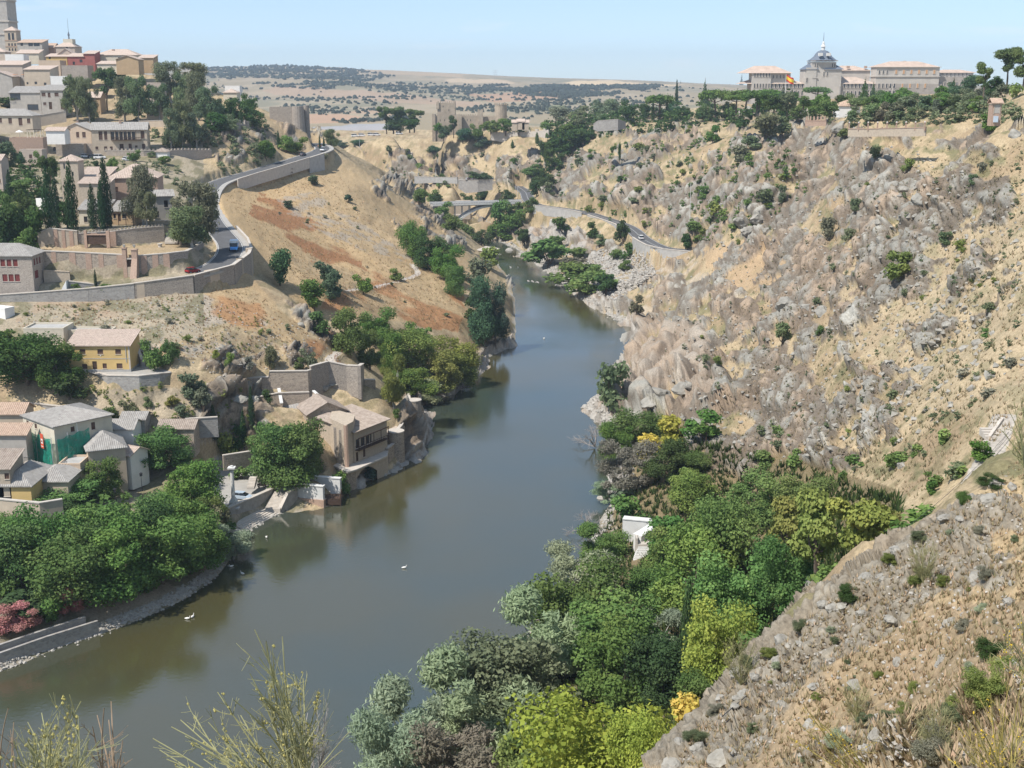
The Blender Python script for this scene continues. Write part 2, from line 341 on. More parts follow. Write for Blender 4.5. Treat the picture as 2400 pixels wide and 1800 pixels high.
PADS[0] = ([UDZ(u,D,46.4) for u,D in [(98,319.8),(250,320.3),(362,322),(405,326),(425,337),(385,338.5),(354,338.6),(290,335.2),(245,333.2),(168,331.8),(106,330.4),(80,329.6)]],46.4)
PADS[1] = ([UDZ(u,D,51.2) for u,D in [(80,331.2),(106,331.8),(168,333),(245,334.8),(290,336.8),(354,340.2),(380,346),(380,362),(40,362)]],51.2)
carve([UDZ(90,316.3,39.2),UDZ(260,317.2,40.2),UDZ(360,318.3,41),UDZ(405,321.5,41.3)],2.0,0,0.8)
carve([UDZ(535,285,17),UDZ(600,286,14.8),UDZ(660,287,13.5),UDZ(700,291.5,13),UDZ(775,290.5,12)],1.6,0,1.5,up=False)
carve([UDZ(u,266.8,21) for u in (235,270,300)],1.5,0,2.5,up=False)
for pts, z in PADS: pad(pts, z)
pad([PZ(u,v,.8) for u,v in [(514,1126),(571,1101),(606,1102),(618,1106),(535,1156)]], -0.35)
pathN = dense([PZ(2165,900,52) if 0 else UDZ(2168,143,51),UDZ(2150,137,49.3),UDZ(2120,131,48),UDZ(2090,126,46.8),UDZ(2040,123,44),UDZ(1960,125,40),UDZ(1860,129,36),UDZ(1790,135,33),UDZ(1720,142,29)], 2)
carve(pathN, 1.3, 0.0, 1.5)
def atG(u, v, d0=100):
    d = rd(u,v); t = np.arange(d0, 1100, 0.5)/d[1]
    x, y, z = d[0]*t, d[1]*t, HC+d[2]*t
    k = int(np.argmax(hgt(x,y) > z)); return (x[k], y[k], z[k])
pathW = dense([atG(u,v,250) for u,v in [(740,800),(722,790),(712,778),(728,762),(748,752),(735,735),(718,718)]],2)
carve(pathW, 1.0, 0.0, 2)
pathB = dense([atG(u,v,330) for u,v in [(750,628),(800,622),(850,610),(896,596),(902,586),(890,572)]],2)
carve(pathB, 1.0, 0.0, 1.5)

# ---- adaptive fan mesh: rows follow the relief so that cliffs get as many rows as flats
NC = 1100
az = np.linspace(math.radians(-27), math.radians(26.5), NC)
Dp = np.exp(np.linspace(math.log(2.5), math.log(1176), 2600))
Xp = np.tan(az)[:,None]*Dp[None,:]; Yp = np.repeat(Dp[None,:], NC, 0)
Hp = hgt(Xp, Yp)
vv = np.arctan2(Hp-HC, Dp[None,:])*1200        # ~ render pixels
dv = np.abs(np.diff(vv, axis=1))
wgt = np.where(Hp[:,1:] < -0.8, 0.03, dv + 0.10)
# smooth the weight between columns
for _ in (0,1):
  k_ = 22; cs = np.cumsum(np.concatenate([np.repeat(wgt[:1],k_,0),wgt,np.repeat(wgt[-1:],k_,0)],0),0); cs = np.concatenate([np.zeros((1,cs.shape[1])),cs],0)
  wgt = (cs[2*k_+1:]-cs[:-(2*k_+1)])/(2*k_+1)
wat = np.repeat((Hp[:,1:] < -0.6)[:,:],1,0); 
NR = 1080
cum = np.concatenate([np.zeros((NC,1)), np.cumsum(wgt,1)],1); cum /= cum[:,-1:]
tt = np.linspace(0,1,NR)
DR = np.empty((NC,NR))
for i in range(NC): DR[i] = np.interp(tt, cum[i], Dp)
X = np.tan(az)[:,None]*DR; Y = DR.copy()
Z = hgt(X, Y)
# normals of the smooth ground
e = 1.5
nx = -(hgt(X+e,Y)-hgt(X-e,Y))/(2*e); ny = -(hgt(X,Y+e)-hgt(X,Y-e))/(2*e); nl = np.sqrt(nx*nx+ny*ny+1)
slope = np.sqrt(nx*nx+ny*ny)
dep = Y*CP_-(Z-HC)*SP_; U = CX+F*X/dep; V = CY-F*(Y*SP_+(Z-HC)*CP_)/dep
# --- rock cover, traced areas
def area(poly, dmin=0, dmax=2000): 
    return inpoly(U+ (nA-0.5)*46, V+(nB-0.5)*34, poly)&(Y > dmin)&(Y < dmax)
nA = fbm(X/14, Y/14, Z/14, 4, 31); nB = fbm(X/14, Y/14, Z/14, 4, 47)
nC_ = fbm(X/5, Y/5, Z/5, 4, 61); nD = fbm(X/30, Y/30, Z/30, 3, 77); nE = fbm(X/1.6, Y/1.6, Z/1.6, 3, 91)
rock = np.zeros(X.shape)
def addrock(poly, w_, dmin=0, dmax=2000):
    global rock
    rock = np.maximum(rock, area(poly,dmin,dmax)*w_)
addrock([(1680,250),(1870,275),(1900,330),(2010,370),(2040,420),(1960,470),(1900,560),(2080,560),(2090,640),(1960,660),(1850,720),(1900,740),(1800,800),(1680,700),(1660,560),(1700,420),(1640,340)], .72, 200)
addrock([(1500,400),(1700,300),(1740,440),(1640,560),(1560,600),(1500,540)], .85, 200)
addrock([(1180,350),(1500,320),(1560,420),(1520,540),(1470,520),(1300,470),(1170,440)], .72, 350)
addrock([(1150,480),(1380,520),(1400,560),(1560,600),(1620,640),(1740,760),(1780,860),(1700,900),(1500,900),(1380,960),(1240,900),(1400,700),(1260,660),(1180,590)], .70, 250)
addrock([(1600,780),(1850,760),(2000,840),(1960,930),(1900,1010),(1760,1010),(1620,940)], .72, 120)
addrock([(1335,700),(1420,700),(1540,690),(1570,860),(1500,910),(1320,900)], .95, 200)
addrock([(1480,900),(1640,880),(1700,980),(1600,1040),(1480,980)], .55, 120)
addrock([(1640,600),(2000,640),(2080,700),(1900,760),(1640,740)], .5, 120)
addrock([(1200,240),(1700,240),(1700,330),(1500,340),(1200,360)], .45, 350)
addrock([(780,330),(1160,330),(1180,400),(900,400)], .62, 700)
addrock([(1860,270),(2212,280),(2212,340),(2120,330),(1960,320)], .55, 120)
addrock([(790,390),(880,380),(950,450),(1000,530),(900,540),(840,470)], .6, 350)
addrock([(440,262),(560,262),(600,330),(570,380),(480,370)], .62, 400)
addrock([(400,690),(560,690),(700,760),(740,810),(520,810),(420,790)], .42, 200, 340)
addrock([(600,640),(720,690),(740,760),(640,700)], .42, 200, 345)
addrock([(430,830),(560,830),(600,900),(560,960),(430,940)], .42, 200, 300)
addrock([(1380,1659),(1480,1570),(1560,1480),(1690,1350),(1790,1270),(1960,1150),(2080,1080),(2212,1100),(2212,1659)], .70, 0, 110)
addrock([(600,262),(680,270),(700,320),(640,330)], .7, 450)
addrock([(860,860),(920,860),(920,1010),(860,1010)], .8, 200)
addrock([(700,1010),(780,1010),(780,1060),(700,1070)], .8, 200)
addrock([(1080,500),(1200,480),(1240,560),(1180,600)], .5, 350)
lowline = (Z < 2.2)&(Z > -1.5)&(Y > 120)
rock = np.where(lowline, np.maximum(rock, .45), rock)
rock = np.where((slope > 1.15)&(Y > 200)&(X > 0), np.maximum(rock, .6), rock)
nG_ = 0.55*fbm(X/20-Z/30, Y/34, Z/11+X/20, 3, 137)+0.45*fbm(X/8-Z/13, Y/15, Z/4.5+X/9, 4, 37)
thr = sstep(0.475, 0.525, rock*0.34 + nG_*0.95 + (nC_-0.5)*0.25 - 0.168)*np.clip(rock*3,0,1)
# roads / pads stay clean
def near_line(cl, r):
    m_ = np.zeros(X.shape, bool)
    x0, x1 = min(p[0] for p in cl)-r, max(p[0] for p in cl)+r; y0, y1 = min(p[1] for p in cl)-r, max(p[1] for p in cl)+r
    idx = np.where((X > x0)&(X < x1)&(Y > y0)&(Y < y1))
    xa, ya = X[idx], Y[idx]; d = np.full(xa.shape, 1e9)
    for p, q in zip(cl[:-1], cl[1:]):
        dx, dy = q[0]-p[0], q[1]-p[1]; L = dx*dx+dy*dy+1e-9
        t = np.clip(((xa-p[0])*dx+(ya-p[1])*dy)/L,0,1); d = np.minimum(d, np.hypot(xa-p[0]-t*dx, ya-p[1]-t*dy))
    m_[idx] = d < r; return m_
clean = near_line(roadW, 8.5)|near_line(roadE, 6)|near_line(pathN, 1.8)
for pts, z in PADS: clean |= inpoly(X, Y, [(p[0],p[1]) for p in pts])
townm = ((X < -60)&(Y < 540)&(Z > 30)&(U < 440)) | ((Z < 12)&(X < -45)&(Y < 262))
clean |= townm
thrH = sstep(0.465, 0.60, rock*0.34 + nG_*0.95 + (nC_-0.5)*0.25 - 0.168)*np.clip(rock*3,0,1)
thr = np.where(clean, 0, thr); thrH = np.where(clean, 0, thrH)
ri = np.where(thr > 0.02)
rx, ry, rz = X[ri], Y[ri], Z[ri]
sc_near = np.clip(ry/250, 0.16, 1.5)            # nearer rock is seen with smaller blocks
def rockdisp(px, py, pz, ys=1.0):
    # strata dip down to the left: cells are longer along the dip
    a = px*0.86+pz*0.50; b = py; cc = -px*0.50+pz*0.86
    w1_ = fbm(px/7,py/ys/14,pz/7,3,5)-0.5; w2_ = fbm(px/3,py/ys/7,pz/3,2,8)-0.5
    f1,f2,idd = cell(a/12.0+w1_*.8, b/ys/20+w1_*.5, cc/6.5+w1_*.8, 3)
    g1,g2,ig = cell(a/4.6+w2_*.6, b/ys/9+w2_*.3, cc/2.9+w2_*.6, 9)
    e1 = sstep(0.0,0.20,f2-f1); e2 = sstep(0.0,0.24,g2-g1)
    h = (idd-0.25)*2.1 + 1.15*e1 + (ig*0.7 + 0.75*e2)*(0.5+0.8*idd) + 1.2*w1_ + 0.4*w2_
    h += (fbm(px/3.0,py/ys/8,pz/2.4,2,21)-0.5)*0.7
    return h-0.4, idd, ig, f2-f1, g2-g1
CLF = inpoly(U,V,[(1335,700),(1420,690),(1560,690),(1590,880),(1500,915),(1320,905)])&(Y > 200)
big = ry > 120
dsp = np.zeros(rx.shape); ido = np.zeros(rx.shape); igo = np.zeros(rx.shape); crk = np.ones(rx.shape)
qs = np.where(ry[big] > 640, 0.62, np.where(CLF[ri][big], 0.6, 1.0))
h_, i1_, i2_, c1_, c2_ = rockdisp(rx[big]*qs, ry[big]*qs, rz[big]*qs)
scl = 1.0/qs
dsp[big] = h_*scl; ido[big] = i1_; igo[big] = i2_; crk[big] = np.minimum(c1_*1.2, c2_)
sm = ~big
h_, i1_, i2_, c1_, c2_ = rockdisp(rx[sm]*5, ry[sm]*5, rz[sm]*5, 0.6)
dsp[sm] = h_*0.25; ido[sm] = i1_; igo[sm] = i2_; crk[sm] = np.minimum(c1_*1.2, c2_)
amp = np.where(ry > 120, 0.45*thr[ri]+0.55*thrH[ri], thrH[ri])
dsp = dsp*amp*np.where(CLF[ri], 1.35, 1.0) - 0.1
lift_ = np.zeros(X.shape); lift_[ri] = dsp
RID = np.zeros(X.shape); RID[ri] = ido*0.5+igo*0.5; CRK = np.ones(X.shape); CRK[ri] = crk
soil = (fbm(X/3.2, Y/3.2, Z/3.2, 2, 101)-0.5)*0.7*np.clip(Y/200,0.2,1) + (fbm(X/0.5,Y/0.5,Z/0.5,2,131)-0.5)*0.16*(Y < 150)
lift_ += np.where(clean, 0, soil)*(1-thr)
hx, hy, hz = nx/nl, ny/nl, 1/nl
lowk = np.clip((Z+1.0)/2.0, 0.25, 1)
X2 = X+hx*lift_*0.9*lowk; Y2 = Y+hy*lift_*0.9*lowk; Z2 = Z+hz*lift_*lowk + lift_*0.25*lowk*(lift_ > 0)
# ---- colours (albedo, with shade painted into rock cracks), linear
def mixc(C, col, k): return C*(1-k[...,None])+np.array(col)[None,None,:]*k[...,None]
C = np.zeros(X.shape+(3,)); C[...] = (0.405,0.318,0.200)                      # straw
C = mixc(C, (0.32,0.24,0.15), sstep(0.42,0.62,nB))
C = mixc(C, (0.46,0.365,0.232), sstep(0.50,0.66,nC_)*0.8)
C = mixc(C, (0.24,0.20,0.115), sstep(0.54,0.64,fbm(X/2.6,Y/2.6,Z/2.6,3,141))*0.75)    # low dry scrub
C = mixc(C, (0.17,0.165,0.085), sstep(0.57,0.66,fbm(X/3.2,Y/6,Z/3.2,3,151))*0.75*(X > 0))
def paint(poly, col, k, dmin=0, dmax=2000, nz=None):
    global C
    m_ = area(poly,dmin,dmax)*k
    if nz is not None: m_ = m_*nz
    C = mixc(C, col, m_)
gr = sstep(0.46,0.56,nC_); gr2 = sstep(0.42,0.54,nA)
paint([(470,410),(560,380),(640,420),(740,520),(850,600),(800,610),(690,560),(560,540),(470,470)], (0.46,0.33,0.18), .75, 300)
paint([(455,400),(560,370),(700,335),(960,500),(1020,560),(1010,720),(850,690),(700,690),(560,590),(540,600),(700,760),(500,700),(440,640),(540,560)], (0.43,0.305,0.170), .6, 290, 620)
paint([(560,420),(640,440),(760,540),(800,590),(760,600),(640,540),(540,460)], (0.27,0.12,0.055), .8, 300, nz=gr2)
paint([(600,430),(700,420),(830,520),(900,570),(840,560),(700,520)], (0.33,0.29,0.24), .7, 300, nz=gr)
paint([(660,360),(760,340),(950,480),(1000,560),(900,520),(760,430)], (0.44,0.325,0.19), .6, 300)
paint([(800,590),(1010,640),(1000,720),(900,700),(800,660),(680,780),(640,700)], (0.34,0.17,0.08), .8, 300, 480, nz=gr2)
paint([(40,660),(440,640),(640,720),(560,760),(380,770),(40,720)], (0.38,0.33,0.27), .8, 240, 345, nz=gr)
paint([(40,660),(540,620),(600,700),(300,760),(40,700)], (0.36,0.19,0.09), .75, 240, 345, nz=sstep(0.52,0.6,nA))
paint([(190,840),(430,840),(470,900),(300,930),(190,880)], (0.36,0.30,0.22), .8, 230, 300)
paint([(420,830),(520,830),(560,930),(420,960)], (0.40,0.36,0.31), .7, 230, 300)
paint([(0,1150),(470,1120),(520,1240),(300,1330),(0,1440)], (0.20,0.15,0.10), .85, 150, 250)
paint([(1100,560),(1500,560),(1560,640),(1400,680),(1240,640)], (0.42,0.36,0.29), .6, 250, nz=gr)
paint([(1490,520),(1760,520),(1760,640),(1560,620)], (0.42,0.30,0.185), .7, 250)
paint([(1800,600),(2212,420),(2212,900),(2000,900),(1850,760)], (0.44,0.355,0.235), .45, 100)
paint([(1600,900),(1800,1000),(1750,1080),(1500,1100)], (0.37,0.27,0.16), .5, 100)
paint([(1380,1659),(1560,1480),(1700,1350),(1960,1150),(2212,1080),(2212,1659)], (0.37,0.275,0.175), .75, 0, 110)
paint([(2000,1180),(2212,1020),(2212,1300),(2000,1300)], (0.45,0.34,0.20), .6, 0, 110)
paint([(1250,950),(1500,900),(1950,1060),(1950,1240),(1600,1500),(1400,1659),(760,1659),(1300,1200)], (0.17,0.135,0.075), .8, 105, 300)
paint([(130,330),(700,330),(700,250),(130,240)], (0.33,0.25,0.16), .6, 380, 700)
paint([(540,220),(720,320),(700,240)], (0.44,0.33,0.2), .8, 450, 720)
# rock colours
rc = np.zeros(C.shape); rc[...] = (0.262,0.250,0.216)
rc = mixc(rc, (0.38,0.365,0.32), sstep(0.3,0.9,RID))
rc = mixc(rc, (0.37,0.27,0.185), sstep(0.5,0.62,nA)*0.8)
rc = mixc(rc, (0.20,0.175,0.15), sstep(0.55,0.68,nE)*0.6)
rc = mixc(rc, (0.15,0.12,0.09), (1-sstep(0.02,0.24,CRK))*0.85)  # crevice shadow painted into the rock colour along the cell cracks
m_ = area([(1380,700),(1520,700),(1560,860),(1500,900),(1340,880)],200)
rc = mixc(rc, (0.42,0.33,0.25), m_*0.45)
m_ = (Y < 110); rc = mixc(rc, (0.29,0.25,0.19), m_*0.7)
rc = mixc(rc, (0.30,0.29,0.27), (Z < 1.5)*0.3)
rk = sstep(0.25,0.6,thr)
C = C*(1-rk[...,None])+rc*rk[...,None]
# pale scree
sc_ = (area([(1240,560),(1380,540),(1440,600),(1300,650)],250)|area([(1150,480),(1300,500),(1260,560),(1150,540)],350))*sstep(0.45,0.55,nC_)
C = mixc(C, (0.38,0.36,0.33), sc_*0.7)
C = mixc(C, (0.40,0.375,0.335), ((Z < 1.1)&(Z > -0.8)&(Y > 120)&(Y < 640))*sstep(0.35,0.6,nE)*0.85)
C = mixc(C, (0.42,0.385,0.34), near_line(pathN,1.4)*0.95); C = mixc(C, (0.46,0.42,0.37), (near_line(pathW,1.2)|near_line(pathB,1.1))*0.95)
C = mixc(C, (0.34,0.30,0.235), townm*0.6); C = mixc(C, (0.15,0.14,0.075), townm*sstep(0.48,0.56,nC_)*0.7)
C = mixc(C, (0.40,0.30,0.185), inpoly(X,Y,[(p[0],p[1]) for p in PADS[0][0]])*0.8)
C = mixc(C, (0.46,0.42,0.36), inpoly(X,Y,[(p[0],p[1]) for p in PADS[2][0]])*0.95)
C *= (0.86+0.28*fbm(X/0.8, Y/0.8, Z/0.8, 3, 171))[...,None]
mg, nn, bb = newmat('ground')
at_ = nn.nodes.new('ShaderNodeAttribute'); at_.attribute_name = 'Col'
g1 = nn.nodes.new('ShaderNodeTexNoise'); g1.inputs['Scale'].default_value = 2.2; g1.inputs['Detail'].default_value = 7; g1.inputs['Roughness'].default_value = 0.75
gp = nn.nodes.new('ShaderNodeNewGeometry'); nn.links.new(gp.outputs['Position'], g1.inputs['Vector'])
g2 = nn.nodes.new('ShaderNodeMapRange'); g2.inputs[1].default_value = 0.3; g2.inputs[2].default_value = 0.7; g2.inputs[3].default_value = 0.62; g2.inputs[4].default_value = 1.38
nn.links.new(g1.outputs['Fac'], g2.inputs[0])
gm = nn.nodes.new('ShaderNodeVectorMath'); gm.operation = 'SCALE'
nn.links.new(at_.outputs['Color'], gm.inputs[0]); nn.links.new(g2.outputs[0], gm.inputs['Scale']); nn.links.new(gm.outputs[0], bb.inputs['Base Color'])
gb = nn.nodes.new('ShaderNodeBump'); gb.inputs['Strength'].default_value = 0.7; gb.inputs['Distance'].default_value = 0.25
nn.links.new(g1.outputs['Fac'], gb.inputs['Height']); nn.links.new(gb.outputs[0], bb.inputs['Normal']); bb.inputs['Specular IOR Level'].default_value = 0.05
ii, jj = np.meshgrid(np.arange(NC-1), np.arange(NR-1), indexing='ij')
a_ = ii*NR+jj
Fq = np.stack([a_, a_+NR, a_+NR+1, a_+1], -1).reshape(-1,4)
zf = Z2.ravel(); keep = (zf[Fq] > -1.2).any(1); Fq = Fq[keep]
Vt = np.stack([X2.ravel(), Y2.ravel(), Z2.ravel()], 1)
used = np.zeros(len(Vt), bool); used[Fq.ravel()] = True; remap = np.cumsum(used)-1
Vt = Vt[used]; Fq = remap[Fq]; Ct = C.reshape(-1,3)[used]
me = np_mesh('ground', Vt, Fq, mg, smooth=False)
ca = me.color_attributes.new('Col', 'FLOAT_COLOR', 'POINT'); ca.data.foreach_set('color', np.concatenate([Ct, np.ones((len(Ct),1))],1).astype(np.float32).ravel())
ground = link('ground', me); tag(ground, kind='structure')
print('terrain quads', len(Fq))
BV = BVHTree.FromPolygons(Vt.tolist(), Fq.tolist())
CAMV = Vector((0,0,HC))
def at(u, v, dmin=0):
    d = Vector(rd(u, v)).normalized(); o_ = CAMV+d*(dmin/d.y if dmin else 0.0)
    h = BV.ray_cast(o_, d)
    if h[0] is None or h[0].z < -0.5:
        p = PZ(u, v, 0.0); return Vector(p)
    return h[0]
def gz(x, y):
    h = BV.ray_cast(Vector((x,y,400)), Vector((0,0,-1)))
    return h[0].z if h[0] else float(hgt(x,y))
# water
mw, nw, bw = newmat('water'); bw.inputs['Base Color'].default_value = (0.046,0.050,0.031,1); bw.inputs['Roughness'].default_value = 0.06
bw.inputs['IOR'].default_value = 2.3; bw.inputs['Specular IOR Level'].default_value = 0.5
gp = nw.nodes.new('ShaderNodeNewGeometry')
w1 = nw.nodes.new('ShaderNodeTexNoise'); w1.inputs['Scale'].default_value = 1.3; w1.inputs['Detail'].default_value = 4; w1.inputs['Roughness'].default_value = 0.6
w2 = nw.nodes.new('ShaderNodeTexNoise'); w2.inputs['Scale'].default_value = 0.03; w2.inputs['Detail'].default_value = 3
nw.links.new(gp.outputs['Position'], w1.inputs['Vector']); nw.links.new(gp.outputs['Position'], w2.inputs['Vector'])
wm = nw.nodes.new('ShaderNodeMath'); wm.operation = 'MULTIPLY'; nw.links.new(w1.outputs['Fac'], wm.inputs[0]); nw.links.new(w2.outputs['Fac'], wm.inputs[1])
w3 = nw.nodes.new('ShaderNodeTexNoise'); w3.inputs['Scale'].default_value = 0.011; w3.inputs['Detail'].default_value = 4; nw.links.new(gp.outputs['Position'], w3.inputs['Vector'])
wc = nw.nodes.new('ShaderNodeValToRGB'); wc.color_ramp.elements[0].position = 0.42; wc.color_ramp.elements[1].position = 0.60; wc.color_ramp.elements[0].color = (0.066,0.060,0.026,1); wc.color_ramp.elements[1].color = (0.040,0.055,0.046,1)
nw.links.new(w3.outputs['Fac'], wc.inputs[0]); nw.links.new(wc.outputs[0], bw.inputs['Base Color'])
wb = nw.nodes.new('ShaderNodeBump'); wb.inputs['Strength'].default_value = 0.5; wb.inputs['Distance'].default_value = 0.09
nw.links.new(wm.outputs[0], wb.inputs['Height']); nw.links.new(wb.outputs[0], bw.inputs['Normal'])
wr = nw.nodes.new('ShaderNodeMapRange'); wr.inputs[1].default_value = 0.35; wr.inputs[2].default_value = 0.65; wr.inputs[3].default_value = 0.04; wr.inputs[4].default_value = 0.20
nw.links.new(w2.outputs['Fac'], wr.inputs[0]); nw.links.new(wr.outputs[0], bw.inputs['Roughness'])
water = mesh_obj('river_water', [(-450,0,0),(200,0,0),(200,1120,0),(-450,1120,0)], [(0,1,2,3)], mw); tag(water, kind='structure')
# ================================================================ FAR COUNTRY
rows = [(1150,None),(1400,[(0,60),(450,55),(600,46),(1300,46),(1500,60),(1900,78),(2300,80)]),
 (1900,[(0,60),(600,48),(1100,48),(1500,56),(1900,74),(2300,80)]),
 (2500,[(0,66),(600,60),(900,57),(1300,56),(1600,60),(2300,74)]),
 (3200,[(0,100),(450,98),(700,92),(900,82),(1000,80),(1250,78),(1450,72),(1600,66),(2300,70)]),
 (3900,[(0,118),(450,118),(700,110),(900,100),(1100,92),(1300,88),(1600,74),(2300,72)]),
 (4800,[(0,140),(440,141),(620,146),(760,139),(800,132),(850,128),(1000,117),(1100,106),(1200,100),(1350,94),(1500,80),(1620,72),(2300,70)]),
 (6200,[(0,80),(2300,40)])]
NFC, NFR = 420, 260
uf = np.linspace(-350, 2600, NFC); rr = np.array([r[0] for r in rows], float)
azf = np.arctan((uf-CX)/F/CP_)
Hr = np.zeros((NFC, len(rows)))
for k,(D_, pr) in enumerate(rows):
    if pr is None: Hr[:,k] = hgt(np.tan(azf)*1150, np.full(NFC,1150.0))-1.0
    else: Hr[:,k] = np.interp(uf, [p[0] for p in pr], [p[1] for p in pr])
Df = np.exp(np.linspace(math.log(1150), math.log(6200), NFR))
Hf = np.stack([np.interp(Df, rr, Hr[i]) for i in range(NFC)])
Xf = np.tan(azf)[:,None]*Df[None,:]; Yf = np.repeat(Df[None,:], NFC, 0)
nn1 = fbm(Xf/420, Yf/700, Xf*0, 4, 201); nn2 = fbm(Xf/130, Yf/260, Xf*0, 4, 221); nn3 = fbm(Xf/40,Yf/80,Xf*0,3,241)
kf = sstep(1250,2400,Yf)*(1-0.75*sstep(4000,4800,Yf))
Hf = Hf + (nn1-0.5)*34*kf + (nn2-0.5)*9*kf
dpf = Yf*CP_-(Hf-HC)*SP_; Uf = CX+F*Xf/dpf; Vf = CY-F*(Yf*SP_+(Hf-HC)*CP_)/dpf
Cf = np.zeros(Xf.shape+(3,)); Cf[...] = (0.30,0.25,0.17)
Cf = mixc(Cf, (0.24,0.22,0.155), sstep(0.45,0.6,nn2)); Cf = mixc(Cf, (0.38,0.31,0.22), sstep(0.52,0.62,nn3)*.6)
def pf(poly, col, k):
    global Cf
    m_ = inpoly(Uf+(nn2-0.5)*60, Vf+(nn3-0.5)*7, poly)*k; Cf = mixc(Cf, col, m_)
pf([(560,195),(620,184),(700,190),(900,206),(1030,222),(1010,232),(860,222),(700,208),(580,206)], (0.40,0.28,0.20), .6)
pf([(1020,204),(1200,196),(1300,200),(1180,215),(1060,222)], (0.42,0.26,0.17), .7)
pf([(640,245),(740,248),(800,262),(660,268)], (0.43,0.28,0.19), .8)
pf([(720,240),(860,240),(850,248),(730,246)], (0.42,0.29,0.2), .7)
pf([(640,278),(860,270),(860,300),(700,300)], (0.46,0.33,0.22), .8)
pf([(670,272),(840,268),(830,282),(690,284)], (0.33,0.34,0.36), .8)
pf([(700,145),(800,146),(1000,160),(1000,168),(780,156)], (0.44,0.33,0.22), .7)
pf([(960,170),(1100,172),(1110,180),(970,178)], (0.52,0.40,0.27), .8)
pf([(1220,178),(1300,172),(1480,186),(1400,190),(1250,186)], (0.58,0.45,0.29), .9)
iif, jjf = np.meshgrid(np.arange(NFC-1), np.arange(NFR-1), indexing='ij'); af = iif*NFR+jjf
Ff = np.stack([af, af+NFR, af+NFR+1, af+1], -1).reshape(-1,4)
mef = np_mesh('far_hills', np.stack([Xf.ravel(),Yf.ravel(),Hf.ravel()],1), Ff, mg, smooth=True)
ca = mef.color_attributes.new('Col', 'FLOAT_COLOR', 'POINT'); ca.data.foreach_set('color', np.concatenate([Cf.reshape(-1,3), np.ones((Cf.shape[0]*Cf.shape[1],1))],1).astype(np.float32).ravel())
farh = link('far_hills', mef); tag(farh, kind='structure')
# haze box
mh = bpy.data.materials.new('haze'); mh.use_nodes = True; nh = mh.node_tree; nh.nodes.clear()
pv = nh.nodes.new('ShaderNodeVolumePrincipled'); pv.inputs['Color'].default_value = (0.72,0.84,1,1); pv.inputs['Density'].default_value = HAZE if 'HAZE' in globals() else 0.00011; pv.inputs['Anisotropy'].default_value = 0.2
oh = nh.nodes.new('ShaderNodeOutputMaterial'); nh.links.new(pv.outputs[0], oh.inputs['Volume'])
x0,x1,y0,y1,z0,z1 = -4200,4200,-300,6500,-12,230
hz_ = mesh_obj('haze', [(x0,y0,z0),(x1,y0,z0),(x1,y1,z0),(x0,y1,z0),(x0,y0,z1),(x1,y0,z1),(x1,y1,z1),(x0,y1,z1)],
  [(0,3,2,1),(4,5,6,7),(0,1,5,4),(1,2,6,5),(2,3,7,6),(3,0,4,7)], mh); tag(hz_, kind='stuff')
# ================================================================ VEGETATION
def leafmat(name, tint=(1,1,1), rough=0.6, trans=0.35, var=0.5):
    m = bpy.data.materials.new(name); m.use_nodes = True; n = m.node_tree; n.nodes.clear()
    oi = n.nodes.new('ShaderNodeObjectInfo'); at_ = n.nodes.new('ShaderNodeAttribute'); at_.attribute_name = 'tone'
    hs = n.nodes.new('ShaderNodeHueSaturation')
    mr = n.nodes.new('ShaderNodeMapRange'); mr.inputs[3].default_value = 1-var; mr.inputs[4].default_value = 1+var
    n.links.new(at_.outputs['Fac'], mr.inputs[0])
    mh_ = n.nodes.new('ShaderNodeMapRange'); mh_.inputs[3].default_value = 0.535; mh_.inputs[4].default_value = 0.468
    n.links.new(at_.outputs['Fac'], mh_.inputs[0]); n.links.new(mh_.outputs[0], hs.inputs['Hue'])
    n.links.new(mr.outputs[0], hs.inputs['Value']); n.links.new(oi.outputs['Color'], hs.inputs['Color'])
    d = n.nodes.new('ShaderNodeBsdfDiffuse'); t = n.nodes.new('ShaderNodeBsdfTranslucent'); mx_ = n.nodes.new('ShaderNodeMixShader'); mx_.inputs[0].default_value = trans
    n.links.new(hs.outputs[0], d.inputs[0]); n.links.new(hs.outputs[0], t.inputs[0]); n.links.new(d.outputs[0], mx_.inputs[1]); n.links.new(t.outputs[0], mx_.inputs[2])
    o = n.nodes.new('ShaderNodeOutputMaterial'); n.links.new(mx_.outputs[0], o.inputs[0]); return m
M_LEAF = leafmat('leaves'); M_NEEDLE = leafmat('needles', trans=0.2, var=0.35); M_FLOWER = leafmat('flowers', trans=0.3, var=0.3)
M_BARK = plain('bark', (0.16,0.125,0.095), rough=0.9, var=0.3, scale=3); M_BARKW = plain('pale_bark', (0.42,0.40,0.36), rough=0.9, var=0.3, scale=3)
